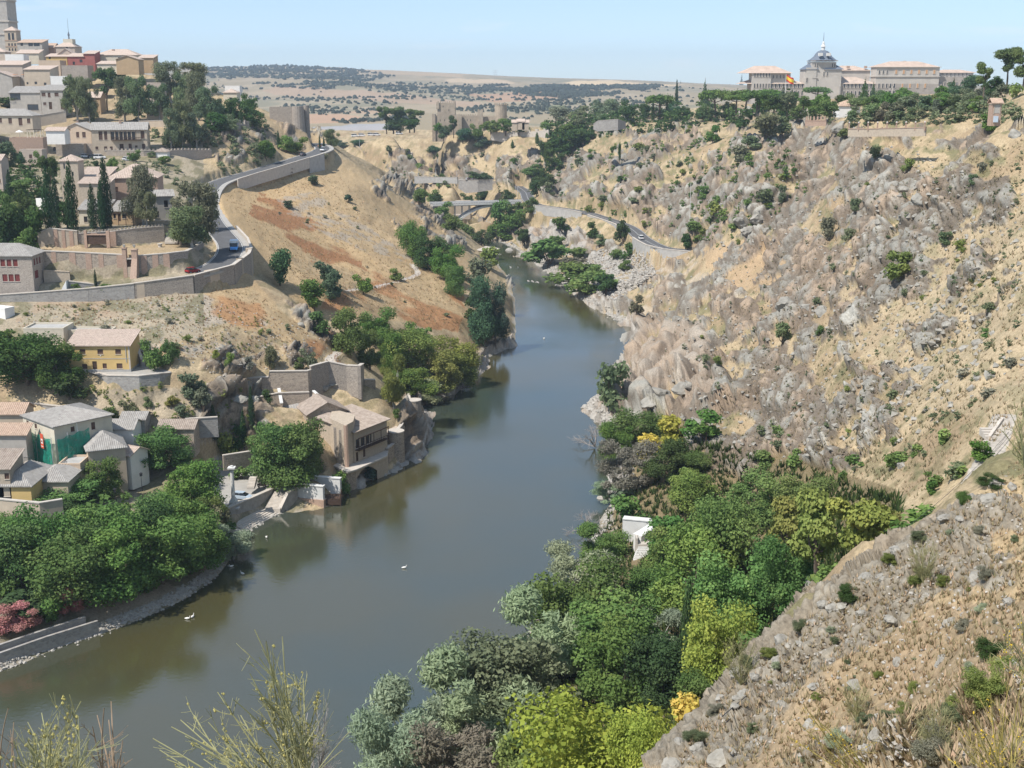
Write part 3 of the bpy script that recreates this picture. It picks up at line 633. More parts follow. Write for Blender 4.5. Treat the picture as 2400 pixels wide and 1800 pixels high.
def leafcloud(centers, radii, n, size, rng, flat=0.75, aspect=1.0, shell=0.55, droop=0.0, up=0.0):
    """n leaf-clump quads spread through blobs; returns verts, quads, tone"""
    centers = np.array(centers,float); radii = np.array(radii,float)
    if radii.ndim == 1: radii = np.repeat(radii[:,None],3,1)*np.array([1,1,flat])
    wgt_ = (radii[:,0]*radii[:,1]*radii[:,2])**(2/3); wgt_ /= wgt_.sum()
    k = rng.choice(len(centers), n, p=wgt_)
    d = rng.normal(size=(n,3)); d /= np.linalg.norm(d,axis=1)[:,None]
    r = shell+(1-shell)*rng.random(n)**0.6; r = np.where(rng.random(n) < 0.25, rng.random(n)*shell+0.2, r)
    r *= 1+0.12*rng.normal(size=n)
    p = centers[k]+d*radii[k]*r[:,None]
    nrm = d*1.0+rng.normal(size=(n,3))*0.75+np.array([0,0,0.25+up]); nrm /= np.linalg.norm(nrm,axis=1)[:,None]
    a = np.cross(nrm, rng.normal(size=(n,3))); a /= np.linalg.norm(a,axis=1)[:,None]; b = np.cross(nrm,a)
    if droop: a = a*(1-droop)+np.array([0,0,-droop]); a /= np.linalg.norm(a,axis=1)[:,None]
    s = size*(0.6+0.8*rng.random(n))[:,None]
    a = a*s*aspect; b = b*s/aspect
    V_ = np.stack([p-a, p-b*0.7+a*0.1, p+a, p+b*0.7-a*0.1],1).reshape(-1,3)
    Q = np.arange(4*n).reshape(-1,4)
    blob = rng.random(len(centers))[k]
    tone = np.clip(0.30+0.4*blob+0.3*rng.random(n),0,1)
    return V_, Q, np.repeat(tone,4)
def crown_mesh(name, V_, Q, tone, mat):
    me = np_mesh(name, V_, Q, mat); a = me.attributes.new('tone','FLOAT','POINT'); a.data.foreach_set('value', tone.astype(np.float32)); return me
def tube(path, radii, sides=6):
    V_ = []; Fc = []
    for i,(p,r) in enumerate(zip(path,radii)):
        p = Vector(p); q = Vector(path[min(i+1,len(path)-1)])-Vector(path[max(i-1,0)])
        if q.length < 1e-6: q = Vector((0,0,1))
        q.normalize(); a = q.orthogonal().normalized(); b = q.cross(a)
        for k in range(sides):
            t = 2*math.pi*k/sides; V_.append(p+a*math.cos(t)*r+b*math.sin(t)*r)
    for i in range(len(path)-1):
        for k in range(sides):
            Fc.append((i*sides+k, i*sides+(k+1)%sides, (i+1)*sides+(k+1)%sides, (i+1)*sides+k))
    return V_, Fc
def join(parts):
    V_ = []; Fc = []
    for v_, f_ in parts:
        n_ = len(V_); V_ += list(v_); Fc += [tuple(i+n_ for i in q) for q in f_]
    return V_, Fc
def trunk_mesh(name, centers, h0, r0, rng, mat, lean=0.0, multi=1):
    parts = []
    for m_ in range(multi):
        bx, by = (rng.normal()*0.03*multi, rng.normal()*0.03*multi) if multi > 1 else (0,0)
        top = (bx*3+lean*0.3+rng.normal()*0.02, by*3+rng.normal()*0.02, h0)
        parts.append(tube([(bx,by,-0.12),(bx*1.5,by*1.5,h0*0.5),top,(top[0],top[1],h0+0.18)], [r0*1.25,r0,r0*0.8,r0*0.45]))
        for c_ in centers[:6] if m_ == 0 else []:
            mid = [(top[i]+c_[i])/2+rng.normal()*0.02 for i in range(3)]; mid[2] -= 0.03
            parts.append(tube([top,mid,c_],[r0*0.55,r0*0.38,r0*0.15],5))
    V_, Fc = join(parts)
    me = bpy.data.meshes.new(name); me.from_pydata([tuple(v) for v in V_],[],Fc); me.materials.append(mat); return me
PROTO = {}
def proto(kind, var, crown, trunk): PROTO.setdefault(kind, []).append((crown, trunk))
# every prototype is 1 high and about 1 wide (scaled per tree)
def mk_broad(kind, seed, n, size, hb=0.28, mat=None, bark=None, flat=0.8, nb=14, spread=0.33, rb=0.2, **kw):
    rng = np.random.default_rng(seed); cs = []; rs = []
    for i in range(nb):
        t = rng.random()*2*math.pi; ph = rng.random(); rad = spread*math.sqrt(rng.random())
        z = hb+ (1-hb-0.13)*(0.15+0.85*rng.random()); lim = math.sqrt(max(0.08,1-((z-(0.52+hb/2))/0.55)**2))
        cs.append((rad*math.cos(t)*lim, rad*math.sin(t)*lim, z)); rs.append(rb*(0.45+0.95*rng.random()**1.3))
    V_,Q,T = leafcloud(cs, rs, n, size, rng, flat=flat, **kw)
    V_[:,2] = np.maximum(V_[:,2], 0.0)
    proto(kind, seed, crown_mesh(kind+'_crown', V_,Q,T, mat or M_LEAF), trunk_mesh(kind+'_trunk', cs, hb+0.08, 0.028, rng, bark or M_BARK))
for i in range(4): mk_broad('big', 100+i, 13000, 0.0160, hb=0.12, nb=30, rb=0.165, spread=0.38)
for i in range(2): mk_broad('willow', 120+i, 13000, 0.0155, hb=0.12, nb=22, rb=0.15, spread=0.40, aspect=1.5, droop=0.35, bark=M_BARKW)
for i in range(3): mk_broad('tree', 140+i, 2600, 0.034, hb=0.12, nb=13, rb=0.20)
for i in range(3): mk_broad('bush', 160+i, 1400, 0.05, hb=0.02, nb=10, rb=0.24, spread=0.34)
for i in range(3): mk_broad('shrub', 180+i, 260, 0.10, hb=0.0, nb=6, rb=0.27, spread=0.3)
for i in range(2): mk_broad('pine', 200+i, 4200, 0.026, hb=0.30, nb=13, rb=0.16, spread=0.36, flat=0.6, mat=M_NEEDLE)
for i in range(2): mk_broad('gum', 220+i, 8000, 0.019, hb=0.12, nb=22, rb=0.15, spread=0.30, aspect=1.5, droop=0.4, bark=M_BARKW)
def mk_cyp(seed, n, size, kind='cypress', taper=1.0, w_=0.5):
    rng = np.random.default_rng(seed); cs = []; rs = []
    for i in range(22):
        z = 0.05+0.9*i/21; r = w_*max(0.10,(math.sin(math.pi*min(1,(z*0.82+0.16)))**0.8))*taper*(1-0.35*z)
        cs.append((rng.normal()*0.05*w_, rng.normal()*0.05*w_, z)); rs.append((r,r,0.07))
    V_,Q,T = leafcloud(cs, rs, n, size, rng, shell=0.75, up=0.2)
    proto(kind, seed, crown_mesh(kind+'_crown',V_,Q,T,M_NEEDLE), trunk_mesh(kind+'_trunk', [], 0.25, 0.03, rng, M_BARK))
for i in range(2): mk_cyp(240+i, 2600, 0.030)
def mk_umb(seed, n=3200):
    rng = np.random.default_rng(seed); cs = []; rs = []
    for i in range(18):
        t = rng.random()*6.28; r = 0.42*math.sqrt(rng.random()); cs.append((r*math.cos(t), r*math.sin(t), 0.74-0.3*r*r*2+0.06*rng.random())); rs.append((0.15,0.15,0.12))
    V_,Q,T = leafcloud(cs, rs, n, 0.028, rng, up=0.4)
    proto('umbrella', seed, crown_mesh('umbrella_crown',V_,Q,T,M_NEEDLE), trunk_mesh('umbrella_trunk', cs, 0.5, 0.028, rng, M_BARK))
for i in range(2): mk_umb(260+i)
def mk_fir(seed, n=2600):
    rng = np.random.default_rng(seed); cs = []; rs = []
    for i in range(13):
        z = 0.08+0.88*i/12; R_ = 0.46*(1-z)+0.03; m_ = max(1,int(6*(1-z))+1)
        for k in range(m_):
            t = 6.28*k/m_+rng.random(); cs.append((R_*0.6*math.cos(t),R_*0.6*math.sin(t),z)); rs.append((R_*0.5+0.02,R_*0.5+0.02,0.035))
    V_,Q,T = leafcloud(cs, rs, n, 0.032, rng)
    proto('fir', seed, crown_mesh('fir_crown',V_,Q,T,M_NEEDLE), trunk_mesh('fir_trunk', [], 0.9, 0.022, rng, M_BARK))
mk_fir(280)
def mk_bare(seed):
    rng = np.random.default_rng(seed); parts = []
    def grow(p, d, l, r, lv):
        q = p+d*l; mid = p+d*l*0.5+Vector(rng.normal(size=3))*l*0.06
        parts.append(tube([p,mid,q],[r,r*0.8,r*0.55],4))
        if lv == 0: return
        for k in range(3 if lv > 1 else 4):
            dd = (d+Vector(rng.normal(size=3))*0.55+Vector((0,0,0.12))).normalized(); grow(p+d*l*(0.5+0.5*rng.random()), dd, l*0.66, r*0.5, lv-1)
    for k in range(6): grow(Vector((0,0,0)), (Vector((rng.normal()*0.5,rng.normal()*0.5,1))).normalized(), 0.36, 0.014, 3)
    V_,Fc = join(parts); me = bpy.data.meshes.new('bare_branches'); me.from_pydata([tuple(v) for v in V_],[],Fc); me.materials.append(plain('dry_twig',(0.36,0.32,0.29),var=0.2)); return me
BARE = mk_bare(300)
# ---- placing
G_ = dict(dk=(0.035,0.062,0.022), md=(0.062,0.105,0.032), lt=(0.085,0.130,0.042), ylw=(0.165,0.190,0.040), slv=(0.150,0.175,0.115), olv=(0.085,0.105,0.058),
  gum=(0.085,0.108,0.058), pin=(0.055,0.088,0.030), pny=(0.105,0.130,0.040), cyp=(0.022,0.042,0.020), grey=(0.13,0.13,0.095), bl=(0.045,0.075,0.045), brn=(0.115,0.118,0.078), pink=(0.24,0.13,0.105), gold=(0.30,0.25,0.05))
WORD = dict(dk='dark green', md='mid green', lt='bright green', ylw='yellow green', slv='silvery grey green', olv='olive green', gum='grey green', pin='deep green', pny='yellowish green', cyp='blackish green', grey='greyish', bl='bluish green', brn='dusty greyish brown', pink='pink flowering', gold='golden')
KIND = dict(big=('leafy_tree','tree','leafy tree'), willow=('riverside_tree','tree','willow'), tree=('leafy_tree','tree','round tree'), bush=('large_bush','bush','bushy tree'), shrub=('shrub','shrub','shrub'), pine=('pine_tree','tree','pine'),
  gum=('eucalyptus_tree','tree','eucalyptus'), cypress=('cypress_tree','tree','cypress'), umbrella=('umbrella_pine','tree','umbrella pine'), fir=('conifer_tree','tree','pointed conifer'))
ORD = ['leftmost','second from left','third from left','fourth from left','fifth from left','sixth from left','seventh from left','eighth from left','ninth from left','tenth from left','eleventh from left','twelfth from left','thirteenth from left','fourteenth from left','fifteenth from left','sixteenth from left','seventeenth from left','eighteenth from left','nineteenth from left','twentieth from left']
G_ = {k:tuple(min(.6,c*f) for c in v) for k,v in G_.items() for f in [1.85]}
NTREE = [0]
def put_tree(kind, u, vb, vt, wpx, col, D=None, z=None, dmin=0):
    """a plant seen with its foot at (u, vb), its top at vt, wpx wide"""
    if D is not None: P_ = Vector(PD(u, vb, D)); 
    elif z is not None: P_ = Vector(PZ(u, vb, z))
    else: P_ = at(u, vb, dmin)
    dep = P_.y*CP_-(P_.z-HC)*SP_
    # height from the image rows
    el = math.atan2(HC-P_.z, P_.y); h = (vb-vt)*dep/F/max(0.45,math.cos(el)); wd = wpx*dep/F
    if kind in ('big','willow','tree','pine','bush'): h = ((vb-vt)*dep/F-0.30*wd*math.sin(max(0,el)))/max(0.5,math.cos(el))
    h = max(h, 0.35*wd)
    v_ = PROTO[kind]; i = NTREE[0]; NTREE[0] += 1
    cm_, tm_ = v_[i % len(v_)]
    name = KIND[kind][0]; base = G_[col]
    rnd = random.Random(i*77+5)
    colr = tuple(max(0.005, b*(0.88+0.26*rnd.random())) for b in base)
    rz = rnd.random()*6.28; jitter = 0.9+0.2*rnd.random()
    if col == 'pink' or (kind == 'bush' and P_.y < 110 and dmin < 100): cm_, tm_ = PROTO['big'][i % 4]
    if kind == 'shrub':
        o = link(name, cm_); o.location = P_-Vector((0,0,0.05*h)); o.scale = (wd*1.05,wd*1.05*jitter,h*1.02); o.rotation_euler = (0,0,rz); o.color = (*colr,1)
        return o
    if kind == 'gum': wd *= 1.3
    e = empty(name, P_-Vector((0,0,(0.07 if kind in ('big','willow','tree','gum') else 0.02)*h)), rz); e.scale = (wd*1.02, wd*1.02*jitter, h)
    cr_ = link('crown', cm_, e); cr_.color = (*colr,1)
    link('trunk', tm_, e)
    return e
def grove(where, items, group=None, **kw):
    """items: (kind,u,vb,vt,w,col[,D]) ; labels get colour, kind, place and, if needed, the order from the left"""
    made = []
    for it in items:
        kind,u,vb,vt,w_,col = it[:6]; D = it[6] if len(it) > 6 else None
        made.append((kind,col,u,put_tree(kind,u,vb,vt,w_,col,D=D,**kw)))
    by = {}
    for m_ in made: by.setdefault((m_[0],m_[1]),[]).append(m_)
    for (k,cc_),ms in by.items():
        ms.sort(key=lambda m:m[2])
        for j,m_ in enumerate(ms):
            lab = f"{WORD[cc_]} {KIND[k][2]} {where}"
            if len(ms) > 1: lab += f", {ORD[j] if j < len(ORD) else 'far right'}"
            if len(ms) == 2: lab = lab.replace(', leftmost',', the left one').replace(', second from left',', the right one')
            tag(m_[3], lab, KIND[k][1], group or f"trees and bushes {where}")
    return [m[3] for m in made]

# near east bank, big trees by the water and in the ravine
grove('on the near east bank', [('willow',905,1690,1415,250,'slv'),('willow',880,1760,1500,230,'slv'),('willow',1020,1640,1360,290,'slv'),('big',1110,1590,1330,300,'olv'),('willow',1180,1480,1230,250,'slv'),('willow',1010,1770,1530,260,'brn'),
  ('big',1270,1800,1450,370,'ylw'),('big',1160,1780,1510,240,'lt'),('big',1380,1740,1500,170,'ylw'),('big',1345,1460,1240,300,'md'),('big',1250,1400,1180,240,'md'),('willow',1230,1310,1160,190,'slv'),('big',1430,1520,1330,200,'dk'),('big',1340,1530,1300,230,'md')], z=None, dmin=105)
grove('in the green ravine below the near slope', [('big',1550,1500,1265,190,'ylw'),('big',1500,1560,1440,140,'md'),('cypress',1640,1500,1245,44,'dk'),('cypress',1480,1480,1250,40,'dk'),('big',1600,1390,1150,230,'lt'),('big',1490,1330,1100,220,'lt'),('big',1560,1260,1030,190,'lt'),('big',1440,1250,1110,130,'lt'),
  ('big',1700,1430,1250,150,'lt'),('bush',1560,1600,1500,120,'olv'),('bush',1480,1600,1490,100,'gold'),('bush',1650,1450,1360,130,'md'),('big',1690,1330,1130,160,'md'),('pine',1760,1270,1040,180,'pny'),('pine',1840,1260,1050,170,'pny'),('pine',1700,1230,1060,130,'pny'),('pine',1890,1230,1070,90,'pny'),
  ('bush',1790,1300,1200,130,'lt'),('bush',1880,1280,1190,110,'md'),('big',1640,1130,1000,170,'lt'),('big',1740,1110,1010,130,'lt'),('big',1500,1100,990,130,'lt'),('bush',1990,1180,1075,150,'md'),('bush',1440,1190,1110,100,'md'),('willow',1420,1420,1290,150,'slv'),('willow',1430,1500,1440,110,'slv'),('big',1420,1320,1200,150,'md')], dmin=105)
grove('by the east shore below the rocky hill', [('willow',1350,1075,935,150,'grey'),('willow',1330,1000,890,110,'md'),('big',1440,1040,930,110,'dk'),('big',1380,960,870,120,'md'),('bush',1450,960,890,80,'ylw'),('bush',1520,950,880,90,'md'),('willow',1330,1090,1030,110,'slv'),('bush',1400,990,930,70,'gold'),
  ('bush',1320,890,775,85,'olv'),('willow',1300,1210,1110,140,'md'),('bush',1360,1130,1060,80,'md'),('big',1500,1020,960,90,'md')], dmin=150)
grove('beside the upper east bank', [('bush',1185,575,508,105,'md'),('bush',1235,610,560,110,'md'),('bush',1265,640,580,100,'lt'),('bush',1310,640,585,60,'dk'),('bush',1212,500,465,36,'dk'),('bush',1280,515,478,30,'dk'),('bush',1345,530,470,36,'dk'),('bush',1360,560,520,40,'dk'),('bush',1376,680,635,34,'olv'),('bush',1130,530,490,40,'dk'),('bush',1250,560,530,60,'md'),('bush',1290,600,570,50,'lt'),('bush',1235,585,550,70,'olv'),('bush',1330,560,535,36,'md'),('bush',1300,530,505,34,'olv'),('bush',1200,540,505,50,'md'),('bush',1330,625,600,40,'lt'),('bush',1090,520,480,50,'md')], dmin=300)
# west bank
grove('on the shaded left bank', [('big',50,1290,1100,180,'md'),('big',150,1300,1120,210,'md'),('big',250,1290,1100,200,'md'),('big',350,1260,1080,200,'lt'),('big',430,1230,1090,140,'md'),('big',100,1260,1070,170,'md'),('big',210,1240,1060,180,'md'),('big',300,1230,1060,170,'dk'),('big',395,1200,1050,160,'md'),('willow',505,1210,1115,100,'slv'),('big',20,1200,1090,120,'md'),('big',120,1180,1070,170,'dk'),('bush',60,1330,1260,150,'dk'),
  ('bush',110,1350,1270,70,'md'),('big',220,1080,975,95,'md'),('big',350,1015,905,150,'md'),('big',410,1110,970,150,'md'),('big',130,1105,1045,190,'lt'),('big',460,1150,1060,80,'md'),('tree',160,1050,990,60,'md'),('tree',265,1010,950,50,'md'),('tree',95,1085,1030,60,'lt'),('tree',300,1000,955,50,'olv'),('tree',25,1095,1050,50,'md'),('big',330,1180,1050,150,'lt'),('bush',470,1160,1085,60,'olv')], dmin=100)
for j,(u,v,w_) in enumerate([(35,1365,105),(140,1330,90)]):
    o = put_tree('bush',u,v,v-75,w_,'pink'); tag(o, ['pink flowering oleander at the far left above the river wall','pink flowering oleander right of its twin above the river wall'][j],'shrub','oleanders above the river wall')
grove('beside the river house', [('big',600,1046,880,150,'md'),('big',655,1040,890,130,'md'),('big',625,1050,900,170,'md'),('cypress',463,950,872,22,'cyp'),('cypress',545,925,830,16,'cyp'),('cypress',527,960,880,16,'cyp'),('bush',490,1000,925,60,'pny'),('bush',517,985,915,30,'dk'),('bush',523,1035,1000,50,'lt'),('bush',738,1070,1010,36,'md'),('bush',800,1035,995,36,'bl'),('bush',855,905,880,24,'md'),('bush',578,870,838,24,'dk')], dmin=150)
grove('around the yellow house', [('big',60,830,695,190,'dk'),('big',135,840,725,110,'dk'),('tree',335,800,718,60,'md'),('tree',368,790,722,50,'md'),('bush',20,800,700,110,'md'),('bush',395,905,870,30,'olv'),('bush',320,880,855,24,'olv'),('bush',375,880,850,34,'pny'),('bush',150,862,800,90,'dk'),('bush',415,860,800,60,'olv'),('bush',440,890,830,50,'olv'),('tree',280,905,850,50,'olv'),('bush',240,915,875,36,'md')], dmin=150)
grove('on the slope above the river house', [('tree',583,800,742,36,'olv'),('tree',668,795,742,40,'olv'),('bush',648,800,770,24,'md'),('bush',468,780,752,22,'pny'),('bush',496,790,758,22,'pny'),('bush',540,800,768,26,'grey'),('tree',605,617,530,62,'bl'),('tree',705,615,550,64,'bl'),('tree',720,645,575,60,'bl'),('tree',680,672,595,70,'md'),('tree',785,635,582,46,'md'),('bush',855,606,578,36,'lt'),
  ('big',755,765,650,110,'md'),('big',820,745,655,90,'md'),('bush',690,720,670,60,'md')], dmin=200)
grove('in the thicket on the left shore bend', [('big',880,800,690,130,'pny'),('tree',905,740,685,60,'md'),('big',980,815,715,120,'pny'),('big',940,850,740,130,'pny'),('willow',850,880,750,80,'pny'),('big',800,800,700,70,'md'),('willow',920,870,800,110,'slv'),('big',900,860,780,110,'md'),('big',1000,840,760,70,'pny'),
  ('big',1045,745,580,100,'bl'),('big',1070,745,600,70,'bl'),('bush',1030,700,640,60,'dk'),('bush',1055,580,528,60,'pny'),('bush',1030,620,550,60,'olv'),('cypress',760,755,690,14,'cyp'),('big',845,810,700,70,'md')], dmin=200)
grove('on the bend bank under the golden hill', [('big',890,560,468,80,'md'),('big',935,585,500,90,'dk'),('big',970,610,520,80,'md'),('big',985,640,560,60,'md'),('tree',955,570,510,60,'dk')], dmin=300)
grove('around the arched bridge', [('tree',905,440,405,44,'md'),('tree',935,440,402,40,'md'),('tree',975,500,455,60,'md'),('tree',1000,530,480,60,'md'),('tree',960,470,430,50,'md'),('tree',1040,530,490,50,'dk'),('tree',1080,500,425,60,'md'),('tree',1110,500,440,60,'md'),('tree',1120,470,430,46,'md'),('tree',1040,440,405,36,'dk'),('tree',1010,440,412,30,'dk'),
  ('tree',1095,440,405,40,'dk'),('tree',1160,425,385,36,'dk'),('tree',1180,405,370,44,'dk'),('tree',1150,460,420,40,'md'),('tree',1065,520,480,40,'md'),('tree',985,520,490,40,'md')], dmin=600)
grove('on the castle hill', [('pine',835,282,226,44,'pin',905),('pine',865,280,226,50,'pin',910),('pine',895,280,232,46,'pin',905),('tree',850,284,255,60,'dk',900),('tree',885,282,255,50,'dk',900),('tree',1015,305,275,60,'olv'),('tree',1040,320,290,50,'bl'),('pine',980,292,246,28,'dk',912),('tree',945,285,262,30,'md',912),('tree',958,300,272,30,'bl',905),('tree',1000,305,275,44,'bl',905),('tree',1030,300,262,30,'md',905),('tree',965,292,268,26,'olv',910),('cypress',948,282,262,7,'dk',912),('tree',955,295,270,24,'md'),('tree',1060,285,256,50,'md',900),('tree',1092,288,254,50,'md',895),('tree',1120,288,256,44,'dk',890),('tree',935,330,312,36,'bl'),('cypress',1107,320,302,9,'dk'),('cypress',1160,310,285,11,'dk'),('cypress',1194,312,285,14,'dk'),('tree',945,275,258,20,'lt')], dmin=600)
grove('in the wooded gully right of the castle', [('tree',1180,340,300,60,'dk'),('tree',1210,330,290,60,'dk'),('tree',1240,320,275,60,'dk'),('tree',1200,360,325,40,'dk'),('tree',1270,305,275,50,'dk'),('cypress',1180,350,310,16,'dk'),('tree',1150,380,350,50,'md'),('tree',1165,395,360,46,'dk'),('tree',1230,300,265,50,'md')], dmin=500)
grove('on the skyline left of the domed building', [('tree',1140,275,235,60,'dk'),('tree',1180,270,228,60,'dk'),('tree',1215,270,225,70,'grey'),('tree',1255,265,222,60,'gum'),('tree',1290,262,210,56,'gum'),('tree',1325,258,212,50,'olv'),('tree',1360,256,208,44,'dk'),('umbrella',1425,262,196,66,'pin'),('tree',1395,256,222,36,'dk'),('cypress',1461,232,170,9,'cyp'),('cypress',1468,232,176,9,'cyp'),('cypress',1476,235,188,12,'cyp'),
  ('tree',1455,258,212,36,'bl'),('tree',1480,262,225,40,'dk'),('fir',1522,230,173,24,'dk'),('umbrella',1545,258,184,70,'pin'),('tree',1520,262,222,50,'pin'),('umbrella',1610,246,186,80,'pin'),('fir',1600,215,163,22,'dk'),('tree',1575,258,215,50,'pin'),('cypress',1440,260,215,10,'dk'),('cypress',1425,260,222,10,'dk'),('cypress',1410,260,224,10,'dk'),('cypress',1390,260,230,10,'dk'),('tree',1300,275,240,50,'gum'),('tree',1250,280,245,50,'gum'),('tree',1180,285,262,30,'lt')], dmin=450)
grove('in front of the domed building', [('umbrella',1660,240,186,70,'pin'),('fir',1690,228,184,22,'cyp'),('umbrella',1765,225,182,74,'pin'),('fir',1866,225,170,30,'dk'),('cypress',1710,225,192,9,'cyp'),('cypress',1718,225,195,9,'cyp'),('cypress',1731,215,183,9,'cyp'),('tree',1750,258,215,60,'md'),('tree',1790,258,215,60,'md'),('tree',1910,225,190,60,'md'),('tree',1950,225,185,60,'md'),('tree',2020,200,170,36,'md'),('tree',2075,200,158,44,'bl'),('fir',1885,215,178,16,'dk'),('tree',1725,262,225,50,'md')], dmin=380)
grove('in the olive grove on the plateau', [('bush',1880,262,222,44,'olv'),('bush',1905,262,220,40,'olv'),('bush',1935,262,218,42,'olv'),('bush',1940,262,236,26,'olv'),('bush',1968,260,232,24,'olv'),('bush',1990,258,232,22,'olv'),('bush',1960,240,206,40,'olv'),('bush',1995,240,206,36,'olv'),('bush',2022,248,212,30,'olv'),('bush',2050,232,200,30,'olv'),('bush',2080,225,190,40,'olv'),('bush',2110,220,190,40,'olv'),('bush',1840,262,236,24,'olv'),('bush',2130,222,182,36,'olv'),('bush',2165,215,178,40,'olv')], dmin=200)
grove('in the tree belt before the long palace', [('tree',u_,232+(i_%3)*6,196+(i_*7)%14,46,['md','dk','olv','pin'][i_%4],D_) for i_,(u_,D_) in enumerate([(1640,600),(1672,560),(1700,560),(1735,540),(1775,520),(1815,520),(1850,500),(1885,480),(1915,470),(1945,460),(1975,450),(2005,440),(2035,430),(2062,430),(2088,425),(2105,420)])]+[('fir',2058,205,168,24,'dk',520),('tree',2092,205,160,50,'bl',480),('tree',2066,208,172,44,'bl',490),('tree',2035,210,182,40,'md',500),('umbrella',1590,240,200,60,'pin',620),('umbrella',1635,238,192,66,'pin',600)])
grove('on the far right skyline', [('pine',2125,200,130,46,'pin',420),('pine',2175,185,97,70,'pin',400),('pine',2210,190,100,60,'pin',390),('tree',2150,205,160,50,'dk',400),('shrub',2195,212,180,30,'pny')], dmin=150)
# west hill
grove('on the old town hillside', [('gum',168,262,150,60,'gum'),('gum',195,265,155,50,'gum'),('pine',232,240,140,56,'pin'),('gum',270,262,150,70,'gum'),('gum',300,265,150,60,'gum'),('gum',370,222,120,70,'gum'),('gum',400,250,145,56,'gum'),('gum',430,260,140,60,'gum'),('gum',455,265,175,60,'gum'),('gum',395,322,200,60,'gum'),('gum',425,320,230,60,'gum'),('gum',370,322,220,40,'gum'),('tree',480,262,205,50,'dk'),('tree',510,262,205,50,'dk'),('tree',468,290,240,56,'dk'),('tree',500,285,240,50,'olv'),('tree',545,275,225,50,'dk'),('tree',575,345,300,40,'md'),('gum',345,262,170,60,'gum'),('gum',410,200,125,70,'gum'),
  ('tree',560,222,186,60,'dk'),('tree',540,240,195,40,'dk'),('cypress',197,112,84,8,'cyp'),('cypress',212,112,82,10,'cyp'),('cypress',200,265,195,12,'dk'),('cypress',505,265,235,9,'dk'),('cypress',520,265,235,9,'dk'),('cypress',532,265,232,9,'dk'),('cypress',495,265,238,9,'dk'),('tree',30,235,215,80,'dk'),('pine',255,205,150,40,'pin'),('tree',125,305,275,24,'md')], dmin=300, z=None)
grove('around the car park and church', [('tree',15,380,300,50,'bl'),('tree',40,360,310,30,'bl'),('pine',55,440,380,60,'lt'),('pine',20,500,430,60,'lt'),('tree',90,370,318,30,'md'),('tree',45,470,400,50,'dk'),('pine',110,430,330,50,'dk'),('tree',290,350,318,30,'md'),('tree',245,370,335,30,'md'),('tree',355,355,335,34,'md'),('bush',210,365,345,16,'dk'),('tree',330,340,325,24,'olv')], dmin=250)
grove('before the church on the brick terrace', [('cypress',108,495,355,30,'cyp'),('cypress',125,495,375,24,'cyp'),('cypress',158,495,345,34,'cyp'),('cypress',232,492,335,30,'cyp'),('cypress',203,494,395,26,'cyp'),('cypress',222,494,385,22,'cyp'),('tree',145,495,430,44,'dk'),('gum',310,485,335,80,'gum'),('gum',318,490,400,46,'gum'),('gum',420,532,370,100,'gum'),('gum',448,500,400,60,'gum'),('gum',415,535,430,90,'gum'),('cypress',24,440,365,20,'cyp'),
  ('bush',75,530,440,60,'dk'),('tree',65,560,480,60,'md'),('tree',25,540,430,80,'dk'),('cypress',207,618,580,8,'cyp'),('bush',165,628,612,30,'md'),('bush',230,628,610,36,'md'),('bush',190,628,618,18,'pny'),('pine',5,520,400,50,'md')], dmin=250)
grove('beside the road bend', [('tree',618,330,290,38,'lt'),('tree',642,332,290,50,'md'),('tree',585,345,300,26,'md'),('cypress',602,322,280,9,'cyp'),('gum',718,320,272,36,'gum'),('cypress',691,322,290,6,'cyp'),('cypress',700,322,294,6,'cyp'),('bush',677,400,376,30,'bl'),('bush',622,450,432,26,'bl'),('bush',752,438,418,20,'bl'),('bush',700,345,330,24,'grey'),('bush',625,375,362,20,'grey'),('tree',770,315,300,40,'bl'),('tree',740,318,300,30,'bl')], dmin=300)
# named shrubs on the rocky east hill
grove('growing among the east hill rocks', [('bush',1940,605,540,76,'lt'),('bush',1785,518,464,44,'olv'),('bush',1832,520,490,30,'olv'),('bush',2040,530,498,42,'olv'),('bush',1690,745,690,40,'olv'),('bush',1770,725,700,20,'md'),('bush',2130,730,708,26,'lt'),('bush',1845,460,425,34,'olv'),('bush',1650,1008,968,54,'md'),('bush',2115,995,945,56,'md'),('bush',1860,1010,995,18,'lt'),('bush',1930,965,940,22,'lt'),('bush',2010,1070,1035,30,'md'),('bush',2110,1092,1055,50,'dk'),
  ('bush',1550,790,765,24,'lt'),('bush',1350,585,560,34,'md'),('bush',1480,540,500,30,'dk'),('bush',1890,345,310,32,'olv'),('bush',2100,400,375,26,'olv'),('bush',1825,300,275,36,'lt'),('bush',1960,370,340,26,'lt'),('bush',2135,285,245,46,'md'),('bush',2100,245,220,26,'lt'),('bush',1655,300,240,70,'olv'),('bush',1690,290,250,50,'olv'),('bush',1620,325,290,50,'olv'),('bush',1600,350,310,50,'olv'),('bush',1540,310,270,40,'md'),('bush',1415,345,330,24,'olv'),('bush',1338,350,305,9,'dk'),('bush',1520,430,400,30,'lt'),('bush',1340,395,378,18,'dk'),('bush',1870,1330,1260,70,'olv'),('bush',1690,440,400,26,'olv'),('bush',1510,420,400,22,'lt')], dmin=100)
# bare twiggy bushes at the water
for j,(u,v,h_,lab) in enumerate([(1285,965,60,'bare grey twiggy bush leaning over the water by the east shore'),(1270,1150,60,'dead whitish branches over the water beside the white steps'),(985,850,34,'fallen bare branches in the water at the left shore bend'),(1262,1210,55,'dead branches below the white steps at the water edge')]):
    P_ = Vector(PZ(u,v,0.3)); s_ = h_*P_.y/F*1.3
    o = link('bare_bush', BARE); o.location = P_; o.scale = (s_*1.3,s_*1.3,s_); o.rotation_euler = (0,-0.4,j); tag(o, lab, 'bare bush', 'bare bushes at the water')
